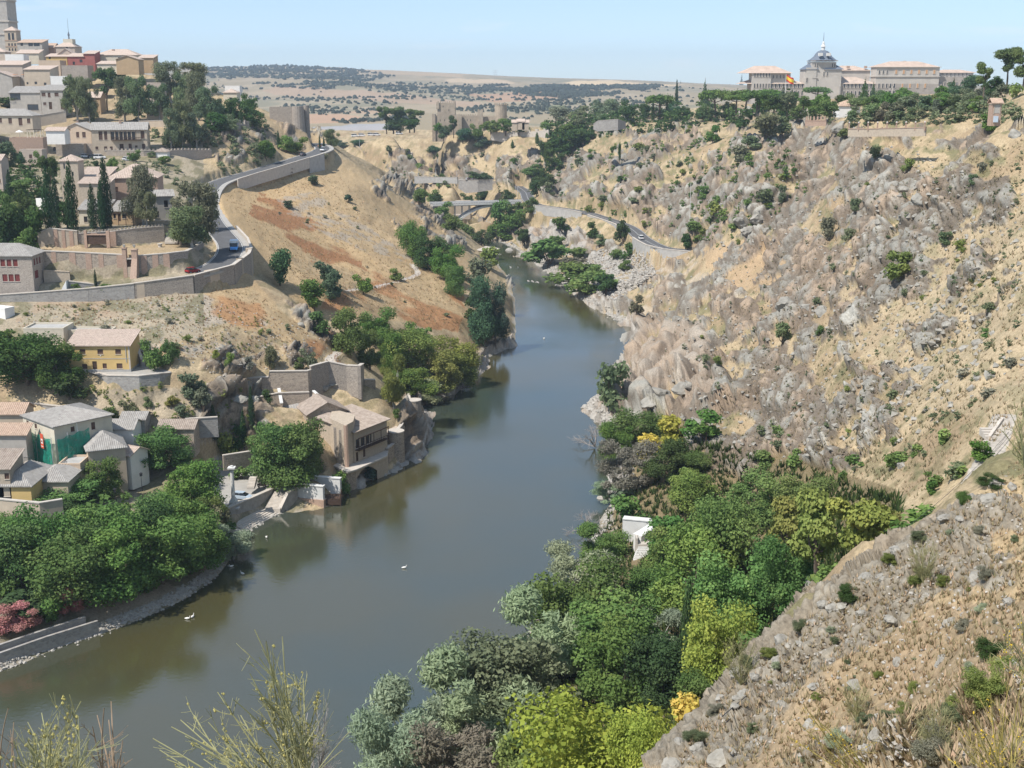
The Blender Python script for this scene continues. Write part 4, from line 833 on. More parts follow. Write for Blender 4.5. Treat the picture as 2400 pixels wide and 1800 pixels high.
# small shrubs dotted over the slopes (largest ones singly, same look)
SC_ = []
def scatter(n, poly, cols, sizes, label, group, dmin, seed, kinds=('shrub',)):
    rng = random.Random(seed); us = [p[0] for p in poly]; vs_ = [p[1] for p in poly]; k = 0; tr = 0
    while k < n and tr < n*6:
        tr += 1; u = rng.uniform(min(us),max(us)); v = rng.uniform(min(vs_),max(vs_))
        if not inpoly(np.array([u]),np.array([v]),poly)[0]: continue
        P_ = at(u,v,dmin)
        if P_.z < 1 or P_.y < dmin: continue
        dep = P_.y*CP_-(P_.z-HC)*SP_; s_ = rng.choice(sizes)*rng.uniform(0.6,1.3)
        if abs(P_.x-(-60)) < 1e9:
            o = link('shrub', PROTO['shrub'][k%3][0] if P_.y > 110 else PROTO['big'][k%4][0]); o.location = P_-Vector((0,0,0.08*s_)); o.scale = (s_,s_*rng.uniform(.8,1.2),s_*rng.uniform(.5,.95)); o.rotation_euler = (0,0,rng.random()*6)
            ck = rng.choice(cols); c0 = G_[ck]; f_ = rng.uniform(.85,1.15); o.color = (c0[0]*f_,c0[1]*f_,c0[2]*f_,1)
            SC_.append((o, label, u, v, group, ck, s_)); tag(o, label, 'shrub', group); k += 1
scatter(60, [(1200,270),(1700,270),(1750,420),(1560,540),(1400,500),(1180,440)], ['lt','olv','md','pny'], [3.0,4.2,5.5], 'small rounded shrub dotted over the far rocky east slope', 'shrubs on the far rocky east slope', 300, 1)
scatter(50, [(1700,300),(2212,330),(2212,800),(1950,1000),(1600,900),(1420,760),(1560,600)], ['olv','grey','olv','pny'], [1.0,1.5,2.2], 'low dry grey green shrub among rocks of the near east hill', 'low shrubs on the near east hill', 120, 2)
scatter(26, [(780,330),(1150,330),(1180,420),(900,410)], ['olv','md','lt'], [2.5,4,5], 'small shrub on the stony slope below the castle', 'shrubs below the castle', 600, 3)
scatter(30, [(40,665),(440,640),(640,700),(560,760),(400,760),(40,700)], ['pny','grey','olv'], [1.0,1.5,2], 'small dry shrub on the slope below the long stone wall', 'shrubs below the long stone wall', 200, 4)
scatter(16, [(500,430),(700,400),(960,520),(1000,700),(800,650),(640,560)], ['grey','olv'], [1.2,2], 'small grey shrub on the golden hill', 'shrubs on the golden hill', 300, 5)
scatter(40, [(1480,1640),(1700,1400),(1950,1220),(2212,1050),(2212,1659)], ['grey','pny','olv','slv'], [0.25,0.45,0.65], 'low grey green scrub tuft on the near right slope', 'scrub on the near right slope', 14, 6)
scatter(26, [(1620,900),(1900,1000),(2080,900),(2100,1060),(1900,1080),(1640,1010)], ['lt','olv','md'], [1.2,2.2,3], 'green shrub at the foot of the east hill', 'shrubs at the foot of the east hill', 110, 7)
BANDW = ['topmost','upper','upper middle','middle','lower middle','lower','bottom']
def relabel():
    gr = {}
    for r in SC_: gr.setdefault(r[4], []).append(r)
    for g_, rs in gr.items():
        rs.sort(key=lambda r: r[3]); nb = max(1, min(7, (len(rs)+8)//9)); per = -(-len(rs)//nb)
        for b in range(nb):
            row = sorted(rs[b*per:(b+1)*per], key=lambda r: r[2])
            for j, r in enumerate(row):
                where = g_.split(' ',1)[1] if not g_.startswith('low') else g_.split(' ',2)[2]
                r[0]['label'] = f"{WORD[r[5]].replace(' ish','')} {'small' if r[6] < 1.6 else 'rounded'} shrub {where}, {BANDW[b if nb == 7 else int(b*6/max(1,nb-1))]} band, {ORD[j] if j < len(ORD) else 'far right'}"
# far wood on the hills: one mass
def mass(n, poly, cols, sizes, label, dmin, seed):
    rng = np.random.default_rng(seed); rnd = random.Random(seed); us=[p[0] for p in poly]; vs_=[p[1] for p in poly]; V_=[];T=[];k=0
    me=PROTO['shrub'][0][0]; co=np.empty(len(me.vertices)*3); me.vertices.foreach_get('co',co); co=co.reshape(-1,4,3); tn=np.empty(len(me.vertices)); me.attributes['tone'].data.foreach_get('value',tn); tn=tn.reshape(-1,4)
    for _ in range(n):
        u=rnd.uniform(min(us),max(us)); v=rnd.uniform(min(vs_),max(vs_))
        if not inpoly(np.array([u]),np.array([v]),poly)[0]: continue
        P_=at(u,v,dmin)
        if P_.z<1: continue
        s_=rnd.choice(sizes)*rnd.uniform(.5,1.2); q=rng.choice(len(co),90,replace=False); a=rnd.random()*6.28; R_=np.array([[math.cos(a),-math.sin(a),0],[math.sin(a),math.cos(a),0],[0,0,.8]])
        V_.append((co[q]*1.2@R_.T*s_+np.array(P_)-np.array([0,0,.1*s_])).reshape(-1,3)); T.append(np.clip(tn[q]*.6+rnd.random()*.4,0,1).ravel())
    V_=np.concatenate(V_); m2=np_mesh('low_scrub',V_,np.arange(len(V_)).reshape(-1,4),M_LEAF); a_=m2.attributes.new('tone','FLOAT','POINT'); a_.data.foreach_set('value',np.concatenate(T).astype(np.float32))
    o=link('low_scrub',m2); o.color=(*G_[cols],1); tag(o,label,'scrub',kind='stuff')
mass(330, [(1200,270),(1700,270),(1750,420),(1560,540),(1400,500),(1180,440)], 'md', [1.5,2.4,3.4], 'small scrub spread over the far rocky east slope', 300, 31)
mass(420, [(1700,300),(2212,330),(2212,800),(1950,1000),(1600,900),(1420,760),(1560,600)], 'olv', [.6,1.0,1.5], 'low scrub spread over the near east hill', 120, 32)
mass(160, [(780,330),(1150,330),(1180,420),(900,410)], 'olv', [1.5,2.5], 'small scrub below the castle', 600, 33)
mass(240, [(1130,235),(1700,240),(1720,262),(1480,282),(1250,300),(1150,290)], 'dk', [5,8,11], 'undergrowth between the skyline trees', 450, 34)
mass(150, [(1180,290),(1290,275),(1260,330),(1180,400),(1140,440)], 'dk', [5,7,9], 'undergrowth of the wooded gully', 450, 35)
mass(260, [(40,665),(440,640),(640,700),(560,760),(400,760),(40,700)], 'pny', [.5,.9], 'little dry scrub below the long stone wall', 200, 36)
mass(200, [(0,330),(130,345),(110,430),(60,560),(0,560)], 'dk', [3,4,5], 'garden greenery between the houses at the left edge', 300, 38)
mass(120, [(160,250),(460,240),(470,320),(330,330),(320,262)], 'gum', [3,5], 'undergrowth below the eucalyptus trees', 400, 39)
mass(160, [(130,345),(340,345),(400,370),(420,470),(370,470),(340,420),(130,420)], 'olv', [2,3], 'garden shrubs round the church roofs', 330, 40)
mass(90, [(440,265),(600,262),(600,345),(480,385)], 'olv', [2.5,4], 'scrub clinging to the crag under the old town', 400, 42)
mass(120, [(195,840),(440,835),(520,830),(560,960),(400,960),(240,900)], 'pny', [.7,1.2,1.8], 'dry scrub on the bank between the houses', 230, 43)
mass(260, [(0,1100),(480,1090),(500,1200),(300,1290),(0,1320)], 'md', [3,4,5], 'undergrowth of the wooded left bank', 150, 41)
mass(220, [(1700,255),(2180,225),(2200,262),(1850,275)], 'olv', [3,4], 'undergrowth of the olive grove', 200, 37)
def farwood():
    rng = np.random.default_rng(9); bands = [([(430,148),(620,142),(760,150),(850,165),(700,196),(560,186),(440,166)],2600),([(700,178),(850,180),(1000,190),(1120,192),(1020,206),(860,200)],500),([(1030,186),(1100,184),(1230,186),(1330,186),(1430,184),(1380,200),(1220,214),(1120,204)],2400),([(620,225),(900,240),(870,262),(700,250),(600,240)],160),([(960,225),(1200,215),(1260,240),(1150,262),(960,262)],260),([(450,170),(1500,190),(1500,230),(1000,240),(450,210)],700),([(740,262),(900,255),(870,266),(740,270)],120)]
    uu, vv_, ww = Uf.ravel(), Vf.ravel(), None
    V_ = []; Q = []; T = []; base = 0
    flatX, flatY, flatH = Xf.ravel(), Yf.ravel(), Hf.ravel(); nzv = nn2.ravel()
    for poly, n in bands:
        m_ = inpoly(uu, vv_, poly)&(nzv > 0.40); idx = np.where(m_)[0]
        if not len(idx): continue
        wt = flatY[idx]**1.0; k = rng.choice(idx, n)
        for i in k:
            s_ = rng.uniform(2.2,5.8)*(flatY[i]/3500)**0.6; x,y,z = flatX[i]+rng.normal()*7, flatY[i]+rng.normal()*14, flatH[i]+s_*0.2
            c_ = np.array([(1,0,0),(.5,.8,0),(-.5,.8,0),(-1,0,0),(-.5,-.8,0),(.5,-.8,0)])*s_*(0.8+0.4*rng.random((6,1)))
            lo = np.array([x,y,z])+c_; up_ = np.array([x,y,z+s_*0.7])+c_*0.75; tp = np.array([[x,y,z+s_*1.15]])
            V_.append(np.concatenate([lo,up_,tp])); 
            for a in range(6): b = (a+1)%6; Q.append((base+a,base+b,base+6+b,base+6+a)); Q.append((base+6+a,base+6+b,base+12,base+12))
            T += [rng.random()*0.6]*13; base += 13
    me = bpy.data.meshes.new('far_woodland'); me.from_pydata(np.concatenate(V_).tolist(), [], [q if q[2] != q[3] else q[:3] for q in Q]); me.materials.append(M_NEEDLE)
    a = me.attributes.new('tone','FLOAT','POINT'); a.data.foreach_set('value', np.array(T,np.float32))
    o = link('far_woodland', me); o.color = (0.080,0.098,0.082,1); tag(o, 'dark scattered oak woodland over the distant hills', 'woodland', kind='stuff')
farwood()
relabel()
# ================================================================ BUILDINGS
def zat(v, D): return PD(0, v, D)[2]
M_ROOF = plain('old_roof_tiles', (0.44,0.37,0.31), rough=0.9, scale=1.1, c2=(0.25,0.20,0.165), det=8)
M_ROOFR = plain('red_roof_tiles', (0.55,0.41,0.31), rough=0.9, scale=1.6, c2=(0.34,0.24,0.18), det=8)
M_ROOFP = plain('pale_roof_tiles', (0.60,0.49,0.41), rough=0.9, scale=1.9, c2=(0.36,0.28,0.23), det=8)
M_ROOFG = plain('weathered_grey_tiles', (0.42,0.40,0.37), rough=0.9, scale=1.1, c2=(0.26,0.24,0.22), det=8)
M_SLATE = plain('slate', (0.15,0.175,0.215), rough=0.7, scale=1.5, var=0.15)
M_YEL = plain('yellow_plaster', (0.62,0.44,0.19), var=0.06, scale=0.6)
M_CRM = plain('cream_plaster', (0.62,0.56,0.45), var=0.08, scale=0.6)
M_BEI = plain('beige_plaster', (0.52,0.43,0.33), var=0.09, scale=0.5)
M_PEA = plain('peach_plaster', (0.60,0.47,0.35), var=0.07, scale=0.6)
M_WHT = plain('white_plaster', (0.78,0.76,0.72), var=0.05, scale=0.6)
M_GRY = plain('grey_plaster', (0.42,0.39,0.35), var=0.12, scale=0.5)
M_RED = plain('red_plaster', (0.36,0.13,0.11), var=0.08, scale=0.6)
M_OCH = plain('ochre_plaster', (0.46,0.33,0.20), var=0.08, scale=0.6)
M_PNK = plain('pinkish_plaster', (0.48,0.40,0.33), var=0.08, scale=0.6)
M_STN = masonry('rubble_stone', (0.36,0.30,0.24), (0.24,0.20,0.165), (0.40,0.35,0.29), scale=1.7)
M_STG = masonry('grey_rubble_stone', (0.42,0.40,0.37), (0.27,0.25,0.23), (0.36,0.33,0.29), scale=1.5)
M_STT = masonry('tan_rubble_stone', (0.44,0.35,0.26), (0.27,0.21,0.155), (0.45,0.37,0.29), scale=1.5)
M_STR = masonry('rosy_stone', (0.45,0.37,0.30), (0.32,0.26,0.21), (0.46,0.40,0.33), scale=2.0)
M_BRK = plain('brick', (0.44,0.31,0.235), var=0.14, scale=2.5, bump=0.3)
M_BRKL = plain('pale_brick', (0.46,0.385,0.30), var=0.12, scale=2.0, bump=0.3)
M_CAP = plain('coping_stone', (0.52,0.47,0.41), var=0.10, scale=1.0)
M_CON = plain('concrete', (0.42,0.41,0.39), var=0.12, scale=0.5)
M_WST = plain('white_stone', (0.66,0.65,0.62), var=0.07, scale=0.9)
M_GRN = plain('granite', (0.34,0.325,0.30), var=0.15, scale=0.9)
M_ASP = plain('asphalt', (0.115,0.115,0.118), var=0.12, scale=0.6, rough=0.9)
M_PAV = plain('pavement', (0.38,0.36,0.33), var=0.08, scale=0.7)
M_LINE = plain('road_paint', (0.62,0.62,0.60), var=0.05)
M_WOOD = plain('dark_wood', (0.085,0.055,0.04), var=0.2, scale=3)
M_SHUT = plain('brown_shutter', (0.12,0.075,0.06), var=0.1, scale=3)
M_SHR = plain('red_shutter', (0.20,0.055,0.05), var=0.1, scale=3)
M_IRON = plain('dark_iron', (0.05,0.05,0.055), var=0.1, rough=0.5)
M_METAL = plain('pale_metal', (0.45,0.46,0.47), var=0.1, rough=0.45)
M_GLASS = plain('window_glass', (0.035,0.04,0.05), var=0.15, rough=0.15, spec=0.6)
M_BLUEW = plain('pale_blue_plaster', (0.50,0.58,0.66), var=0.05)
_boxc = {}
def boxv(x0,x1,y0,y1,z0,z1):
    return [(x0,y0,z0),(x1,y0,z0),(x1,y1,z0),(x0,y1,z0),(x0,y0,z1),(x1,y0,z1),(x1,y1,z1),(x0,y1,z1)], [(0,3,2,1),(4,5,6,7),(0,1,5,4),(1,2,6,5),(2,3,7,6),(3,0,4,7)]
def part(name, parent, mat, *boxes, label=None):
    V_,Fc = join([boxv(*b) for b in boxes]); o = mesh_obj(name, V_, Fc, mat, parent)
    if label: o['label'] = label
    return o
def prism(poly, z0, z1):
    n = len(poly); V_ = [(p[0],p[1],z0) for p in poly]+[(p[0],p[1],z1) for p in poly]
    Fc = [tuple(range(n-1,-1,-1)), tuple(range(n,2*n))]+[(i,(i+1)%n,n+(i+1)%n,n+i) for i in range(n)]
    return V_, Fc
WM = {}
def winmesh(w_, h_, kind):
    k = (round(w_,2), round(h_,2), kind)
    if k in WM: return WM[k]
    fr = 0.10 if kind != 'slit' else 0.04
    mats = {'win':(M_WOOD,M_GLASS),'shut':(M_SHUT,M_GLASS),'red':(M_SHR,M_GLASS),'white':(M_WST,M_GLASS),'door':(M_WOOD,M_WOOD),'slit':(M_GRN,M_GLASS),'dark':(M_WOOD,M_GLASS),'orange':(plain('orange_blind',(0.55,0.30,0.14)),M_GLASS)}[kind] if not (kind=='orange' and 'orange' in WM) else WM['orange']
    if kind == 'orange': WM['orange'] = mats
    fb = [(0,w_,-.04,.06,0,fr),(0,w_,-.04,.06,h_-fr,h_),(0,fr,-.04,.06,fr,h_-fr),(w_-fr,w_,-.04,.06,fr,h_-fr)]
    if w_ > 0.8 and kind != 'slit': fb.append((w_/2-.04,w_/2+.04,-.03,.05,fr,h_-fr))
    V_,Fc = join([boxv(*b) for b in fb]); m1 = bpy.data.meshes.new('window'); m1.from_pydata(V_,[],Fc); m1.materials.append(mats[0])
    if kind in ('red','shut','orange'): pane_m = mats[0]
    else: pane_m = mats[1]
    V_,Fc = boxv(fr,w_-fr,0.0,0.03,fr,h_-fr); m2 = bpy.data.meshes.new('pane'); m2.from_pydata(V_,[],Fc); m2.materials.append(pane_m)
    V_,Fc = boxv(-.08,w_+.08,-.26,-.02,-.10,-.002); m3 = bpy.data.meshes.new('sill'); m3.from_pydata(V_,[],Fc); m3.materials.append(M_CAP)
    WM[k] = (m1,m2,m3); return WM[k]
def wallface(W_, H_, wins, top=None, rev=0.22):
    """face in (s, z), thickness inwards +t; openings with reveals. top: list of (s,z) above H (gable). returns verts (s,t,z), faces"""
    ss = sorted({0.0,W_}|{a for w in wins for a in (w[0],w[0]+w[2])}); zs = sorted({0.0,H_}|{a for w in wins for a in (w[1],w[1]+w[3])})
    V_=[];Fc=[]
    def q(*p):
        n=len(V_); V_.extend(p); Fc.append(tuple(range(n,n+len(p))))
    for i in range(len(ss)-1):
        for j in range(len(zs)-1):
            cx_,cz_ = (ss[i]+ss[i+1])/2,(zs[j]+zs[j+1])/2
            if any(w[0]<cx_<w[0]+w[2] and w[1]<cz_<w[1]+w[3] for w in wins): continue
            q((ss[i],0,zs[j]),(ss[i+1],0,zs[j]),(ss[i+1],0,zs[j+1]),(ss[i],0,zs[j+1]))
    for w in wins:
        a,b,c_,d = w[0],w[0]+w[2],w[1],w[1]+w[3]
        q((a,0,c_),(b,0,c_),(b,rev,c_),(a,rev,c_)); q((a,0,d),(a,rev,d),(b,rev,d),(b,0,d)); q((a,0,c_),(a,rev,c_),(a,rev,d),(a,0,d)); q((b,0,c_),(b,0,d),(b,rev,d),(b,rev,c_))
        q((a,rev+.05,c_),(b,rev+.05,c_),(b,rev+.05,d),(a,rev+.05,d))
    if top:
        n=len(V_); V_.extend([(s,0,z) for s,z in top]); Fc.append(tuple(range(n,n+len(top))))
    return V_,Fc
def roofplane(pts, th=0.16, rib=0.42, rr=0.09):
    """pts: 3D polygon (ccw seen from above), first edge = eave; ribs run up the slope"""
    P_ = [Vector(p) for p in pts]; n = (P_[1]-P_[0]).cross(P_[2]-P_[0]).normalized()
    if n.z < 0: n = -n
    V_ = [p for p in P_]+[p-Vector((0,0,th)) for p in P_]; k = len(P_)
    Fc = [tuple(range(k)), tuple(range(2*k-1,k-1,-1))]+[(i,k+i,k+(i+1)%k,(i+1)%k) for i in range(k)]
    if rib:
        ex = (P_[1]-P_[0]).normalized(); up_ = n.cross(ex).normalized()
        if up_.z < 0: up_ = -up_
        q = [((p-P_[0]).dot(ex),(p-P_[0]).dot(up_)) for p in P_]
        a0,a1 = min(t[0] for t in q),max(t[0] for t in q); m_ = int((a1-a0)/rib)
        for i in range(m_):
            s = a0+rib*(i+0.5); ts = []
            for j in range(k):
                (x1,y1),(x2,y2) = q[j],q[(j+1)%k]
                if (x1 > s) != (x2 > s): ts.append(y1+(y2-y1)*(s-x1)/(x2-x1))
            if len(ts) < 2 or max(ts)-min(ts) < 0.2: continue
            b0 = P_[0]+ex*s+up_*min(ts); b1 = P_[0]+ex*s+up_*max(ts); o_ = len(V_)
            V_ += [b0-ex*rr*1.3,b0+n*rr,b0+ex*rr*1.3,b1-ex*rr*1.3,b1+n*rr,b1+ex*rr*1.3]
            Fc += [(o_,o_+1,o_+4,o_+3),(o_+1,o_+2,o_+5,o_+4),(o_,o_+2,o_+1)]
    return V_,Fc
def chimneyp(parent, x, y, z, s=0.5, h=1.1):
    part('chimney', parent, M_BRK, (x-s/2,x+s/2,y-s/2,y+s/2,z-0.6,z+h),(x-s/2-.1,x+s/2+.1,y-s/2-.1,y+s/2+.1,z+h,z+h+.15))
def house(name, label, A, B, depth, h, roof='gable', rh=1.6, wall=None, roofm=None, wins=None, oh=0.45, cat='house', group=None, rib=0.45, base=2.5, plinth=None, cornice=False, ridge='x', parapet=0.0, chim=(), simple=False):
    A = Vector(A); B = Vector(B); dx,dy = B.x-A.x,B.y-A.y; W_ = math.hypot(dx,dy); rz = math.atan2(dy,dx)
    e = empty(name, A, rz); tag(e, label, cat, group)
    wins = wins or {}; wall = wall or M_BEI; roofm = roofm or M_ROOF
    V_=[];Fc=[]
    def addf(vf, fn):
        n=len(V_); V_.extend([fn(*p) for p in vf[0]]); Fc.extend([tuple(i+n for i in f) for f in vf[1]])
    faces = {'f':(W_,lambda s,t,z:(s,t,z)),'r':(depth,lambda s,t,z:(W_-t,s,z)),'l':(depth,lambda s,t,z:(t,depth-s,z)),'b':(W_,lambda s,t,z:(W_-s,depth-t,z))}
    for k,(L,fn) in faces.items():
        top=None
        if roof=='gable':
            if ridge=='x' and k in 'rl': top=[(0,h),(L,h),(L/2,h+rh)]
            if ridge=='y' and k in 'fb': top=[(0,h),(L,h),(L/2,h+rh)]
        if roof=='shed':
            if k=='r': top=[(0,h),(L,h),(L,h+rh)]
            if k=='l': top=[(0,h),(L,h),(0,h+rh)]
            if k=='b': top=[(0,h),(L,h),(L,h+rh),(0,h+rh)]
        ws=[w for w in wins.get(k,[]) if w[0]>=0 and w[0]+w[2]<=L+1e-6 and w[1]>=0 and w[1]+w[3]<=h]
        addf(wallface(L,h,ws,top),fn)
        addf(([(0,0,-base),(L,0,-base),(L,0,0),(0,0,0)],[(0,1,2,3)]),fn)
        for w in ws:
            kind = w[4] if len(w)>4 else 'shut'
            m1,m2,m3 = winmesh(w[2],w[3],kind)
            rot = {'f':0,'r':math.pi/2,'l':-math.pi/2,'b':math.pi}[k]
            o = link('door' if kind=='door' else 'window', m1, e); o.location = fn(w[0],0.14,w[1]); o.rotation_euler=(0,0,rot)
            link('pane' if kind!='door' else 'leaf', m2, o)
            if kind not in ('door','slit') and not simple: link('sill', m3, o)
    mesh_obj('wall', V_, Fc, wall, e)
    if plinth: part('plinth', e, plinth[0], (-.06,W_+.06,-.06,depth+.06,-base,plinth[1]))
    if cornice: part('cornice', e, M_CAP, (-.25,W_+.25,-.25,depth+.25,h-.3,h-.005))
    x0,x1,y0,y1 = -oh,W_+oh,-oh,depth+oh
    rp=[]
    if roof=='gable' and ridge=='x':
        zE=h-oh*rh/(depth/2); rp=[[(x0,y0,zE),(x1,y0,zE),(x1,depth/2,h+rh),(x0,depth/2,h+rh)],[(x1,y1,zE),(x0,y1,zE),(x0,depth/2,h+rh),(x1,depth/2,h+rh)]]
    elif roof=='gable':
        zE=h-oh*rh/(W_/2); rp=[[(x0,y1,zE),(x0,y0,zE),(W_/2,y0,h+rh),(W_/2,y1,h+rh)],[(x1,y0,zE),(x1,y1,zE),(W_/2,y1,h+rh),(W_/2,y0,h+rh)]]
    elif roof=='hip':
        m_=min(W_,depth)/2; zE=h-0.05
        if W_>=depth: a,b=(m_,depth/2,h+rh),(W_-m_,depth/2,h+rh); 
        else: a,b=(W_/2,m_,h+rh),(W_/2,depth-m_,h+rh)
        if W_>=depth: rp=[[(x0,y0,zE),(x1,y0,zE),b,a],[(x1,y1,zE),(x0,y1,zE),a,b],[(x0,y1,zE),(x0,y0,zE),a],[(x1,y0,zE),(x1,y1,zE),b]]
        else: rp=[[(x0,y0,zE),(x1,y0,zE),a],[(x1,y1,zE),(x0,y1,zE),b],[(x0,y1,zE),(x0,y0,zE),a,b],[(x1,y0,zE),(x1,y1,zE),b,a]]
    elif roof=='shed':
        k_=rh/depth; rp=[[(x0,y0,h-oh*k_),(x1,y0,h-oh*k_),(x1,y1,h+rh+oh*k_),(x0,y1,h+rh+oh*k_)]]
    elif roof=='flat':
        part('parapet', e, wall, (-.02,W_+.02,-.02,.25,h-.002,h+.4),(-.02,.25,.25,depth-.25,h-.002,h+.4),(W_-.25,W_+.02,.25,depth-.25,h-.002,h+.4),(-.02,W_+.02,depth-.25,depth+.02,h-.002,h+.4))
        part('roof', e, roofm, (.25,W_-.25,.25,depth-.25,h-.15,h+.02))
    if rp:
        V2,F2=join([roofplane([(p[0],p[1],p[2]+0.12) for p in q], rib=rib) for q in rp]); ro=mesh_obj('roof',V2,F2,roofm,e)
        if roof in('gable','hip') and rib:
            pass
    for c_ in chim: chimneyp(e,*c_)
    return e
def grid(n, x0, dx, z, w_, h_, kind='shut'): return [(x0+i*dx, z, w_, h_, kind) for i in range(n)]
# wall along a polyline: pts [(x,y,ztop,zbot)]
def walline(name, label, pts, th=0.7, mat=None, cap=True, group=None, piers=(), pierm=None, cat='wall', capm=None, crenel=None, batter=0.0):
    o0 = Vector((pts[0][0],pts[0][1],pts[0][3])); e = empty(name, o0); tag(e, label, cat, group)
    for i in range(len(pts)-1):
        p,q = pts[i],pts[i+1]; d = Vector((q[0]-p[0],q[1]-p[1],0)); L=d.length; d.normalize(); nrm = Vector((-d.y,d.x,0))*th
        P0=Vector((p[0],p[1],0))-o0.xy.to_3d(); Q0=Vector((q[0],q[1],0))-o0.xy.to_3d(); out=-nrm.normalized()*batter
        V_=[P0+out+Vector((0,0,p[3]-1.5-o0.z)),Q0+out+Vector((0,0,q[3]-1.5-o0.z)),Q0+nrm+Vector((0,0,q[3]-1.5-o0.z)),P0+nrm+Vector((0,0,p[3]-1.5-o0.z)),
            P0+Vector((0,0,p[2]-o0.z)),Q0+Vector((0,0,q[2]-o0.z)),Q0+nrm+Vector((0,0,q[2]-o0.z)),P0+nrm+Vector((0,0,p[2]-o0.z))]
        mesh_obj('wall_panel', V_, [(0,3,2,1),(4,5,6,7),(0,1,5,4),(1,2,6,5),(2,3,7,6),(3,0,4,7)], mat or M_STN, e)
        if cap:
            c0=-nrm.normalized()*0.12; c1=nrm+nrm.normalized()*0.12; zz=lambda z:Vector((0,0,z-o0.z))
            V_=[P0+c0+zz(p[2]+.005),Q0+c0+zz(q[2]+.005),Q0+c1+zz(q[2]+.005),P0+c1+zz(p[2]+.005),P0+c0+zz(p[2]+.2),Q0+c0+zz(q[2]+.2),Q0+c1+zz(q[2]+.2),P0+c1+zz(p[2]+.2)]
            mesh_obj('coping', V_, [(0,3,2,1),(4,5,6,7),(0,1,5,4),(1,2,6,5),(2,3,7,6),(3,0,4,7)], capm or M_CAP, e)
        if crenel:
            n_=max(1,int(L/crenel[0]))
            for k in range(n_):
                t=(k+.5)/n_; c_=P0.lerp(Q0,t)+nrm*0.5; zt=p[2]+(q[2]-p[2])*t-o0.z; hw=d*crenel[1]/2; hn=nrm*0.5
                V_=[c_-hw-hn,c_+hw-hn,c_+hw+hn,c_-hw+hn]; V_=[v+Vector((0,0,zt)) for v in V_]+[v+Vector((0,0,zt+crenel[2])) for v in V_]
                mesh_obj('merlon', V_, [(0,3,2,1),(4,5,6,7),(0,1,5,4),(1,2,6,5),(2,3,7,6),(3,0,4,7)], mat or M_STN, e)
    for (i,t,w_,pr,ztop) in piers:
        p,q = pts[i],pts[i+1]; d = Vector((q[0]-p[0],q[1]-p[1],0)); d.normalize(); nr=Vector((-d.y,d.x,0))*(1 if th>0 else -1)
        c_=Vector((p[0]+(q[0]-p[0])*t,p[1]+(q[1]-p[1])*t,0))-o0.xy.to_3d(); zb=min(p[3],q[3])-1.5-o0.z; zt=p[2]+(q[2]-p[2])*t+ztop-o0.z
        V_=[c_-d*w_/2-nr*pr*1.15,c_+d*w_/2-nr*pr*1.15,c_+d*w_/2+nr*(abs(th)+.03),c_-d*w_/2+nr*(abs(th)+.03)]
        T_=[c_-d*w_/2-nr*pr,c_+d*w_/2-nr*pr,c_+d*w_/2+nr*(abs(th)+.03),c_-d*w_/2+nr*(abs(th)+.03)]
        V_=[v+Vector((0,0,zb)) for v in V_]+[v+Vector((0,0,zt)) for v in T_]
        mesh_obj('pier', V_, [(0,3,2,1),(4,5,6,7),(0,1,5,4),(1,2,6,5),(2,3,7,6),(3,0,4,7)], pierm or mat or M_STN, e)
    return e
def W3(u,D,vt,vb): p=PD(u,vt,D); return (p[0],p[1],p[2],PD(u,vb,D)[2])
# ---------------- roads
def ribbon(name, cl, offs0, offs1, mat, dz=0.0, parent=None, th=None):
    V_=[];n=len(cl)
    for i in range(n):
        a=cl[max(i-1,0)];b=cl[min(i+1,n-1)];d=Vector((b[0]-a[0],b[1]-a[1],0));d.normalize();r=Vector((d.y,-d.x,0));c_=Vector(cl[i])
        V_+= [c_+r*offs0+Vector((0,0,dz)),c_+r*offs1+Vector((0,0,dz))]
    Fc=[(2*i,2*i+1,2*i+3,2*i+2) for i in range(n-1)]
    if th:
        m_=len(V_); V_+= [v-Vector((0,0,th)) for v in V_]
        Fc+=[(2*i+m_,2*i+2+m_,2*i+3+m_,2*i+1+m_) for i in range(n-1)]+[(2*i,2*i+2,2*i+2+m_,2*i+m_) for i in range(n-1)]+[(2*i+1,2*i+1+m_,2*i+3+m_,2*i+3) for i in range(n-1)]
    return mesh_obj(name,V_,Fc,mat,parent)
rW=ribbon('west_road',roadW,-3.6,3.6,M_ASP,0.02); tag(rW,kind='structure')
sW=ribbon('pavement',roadW,3.6,5.3,M_PAV,0.14,th=0.5); tag(sW,kind='structure')
lW=ribbon('road_edge_line',roadW,3.3,3.45,M_LINE,0.026,rW); lW2=ribbon('road_edge_line',roadW,-3.45,-3.3,M_LINE,0.026,rW)
kW=ribbon('kerb',roadW,-3.9,-3.6,M_CAP,0.16,th=0.4); tag(kW,kind='structure')
rE=ribbon('east_road',roadE,-4.0,4.0,M_ASP,0.02); tag(rE,kind='structure')
for o_ in (-3.7,-0.07,3.55): ribbon('road_line',roadE,o_,o_+.15,M_LINE,0.026,rE)
ipE=[Vector(p) for p in roadE]
def uidx(cl,u,D): return min(range(len(cl)),key=lambda i:(proj(*cl[i])[0]-u)**2+((cl[i][1]-D)*3)**2)
def side(cl,off,i):
    a=cl[max(i-1,0)];b=cl[min(i+1,len(cl)-1)];d=Vector((b[0]-a[0],b[1]-a[1],0));d.normalize();r=Vector((d.y,-d.x,0));return Vector(cl[i])+r*off
# east road: retaining wall and rail on the river side (left of travel when going away = -off)
def pick(cl, step, off, z1, z0, i0=0, i1=None):
    idx=list(range(i0,(i1 or len(cl)-1),step))+[(i1 or len(cl)-1)]; out=[]
    for i in idx:
        p=side(cl,off,i); out.append((p.x,p.y,p.z+z1,p.z+z0))
    return out
sgn=-1 if side(roadE,1,0).y > roadE[0].y else 1
nE=len(roadE)
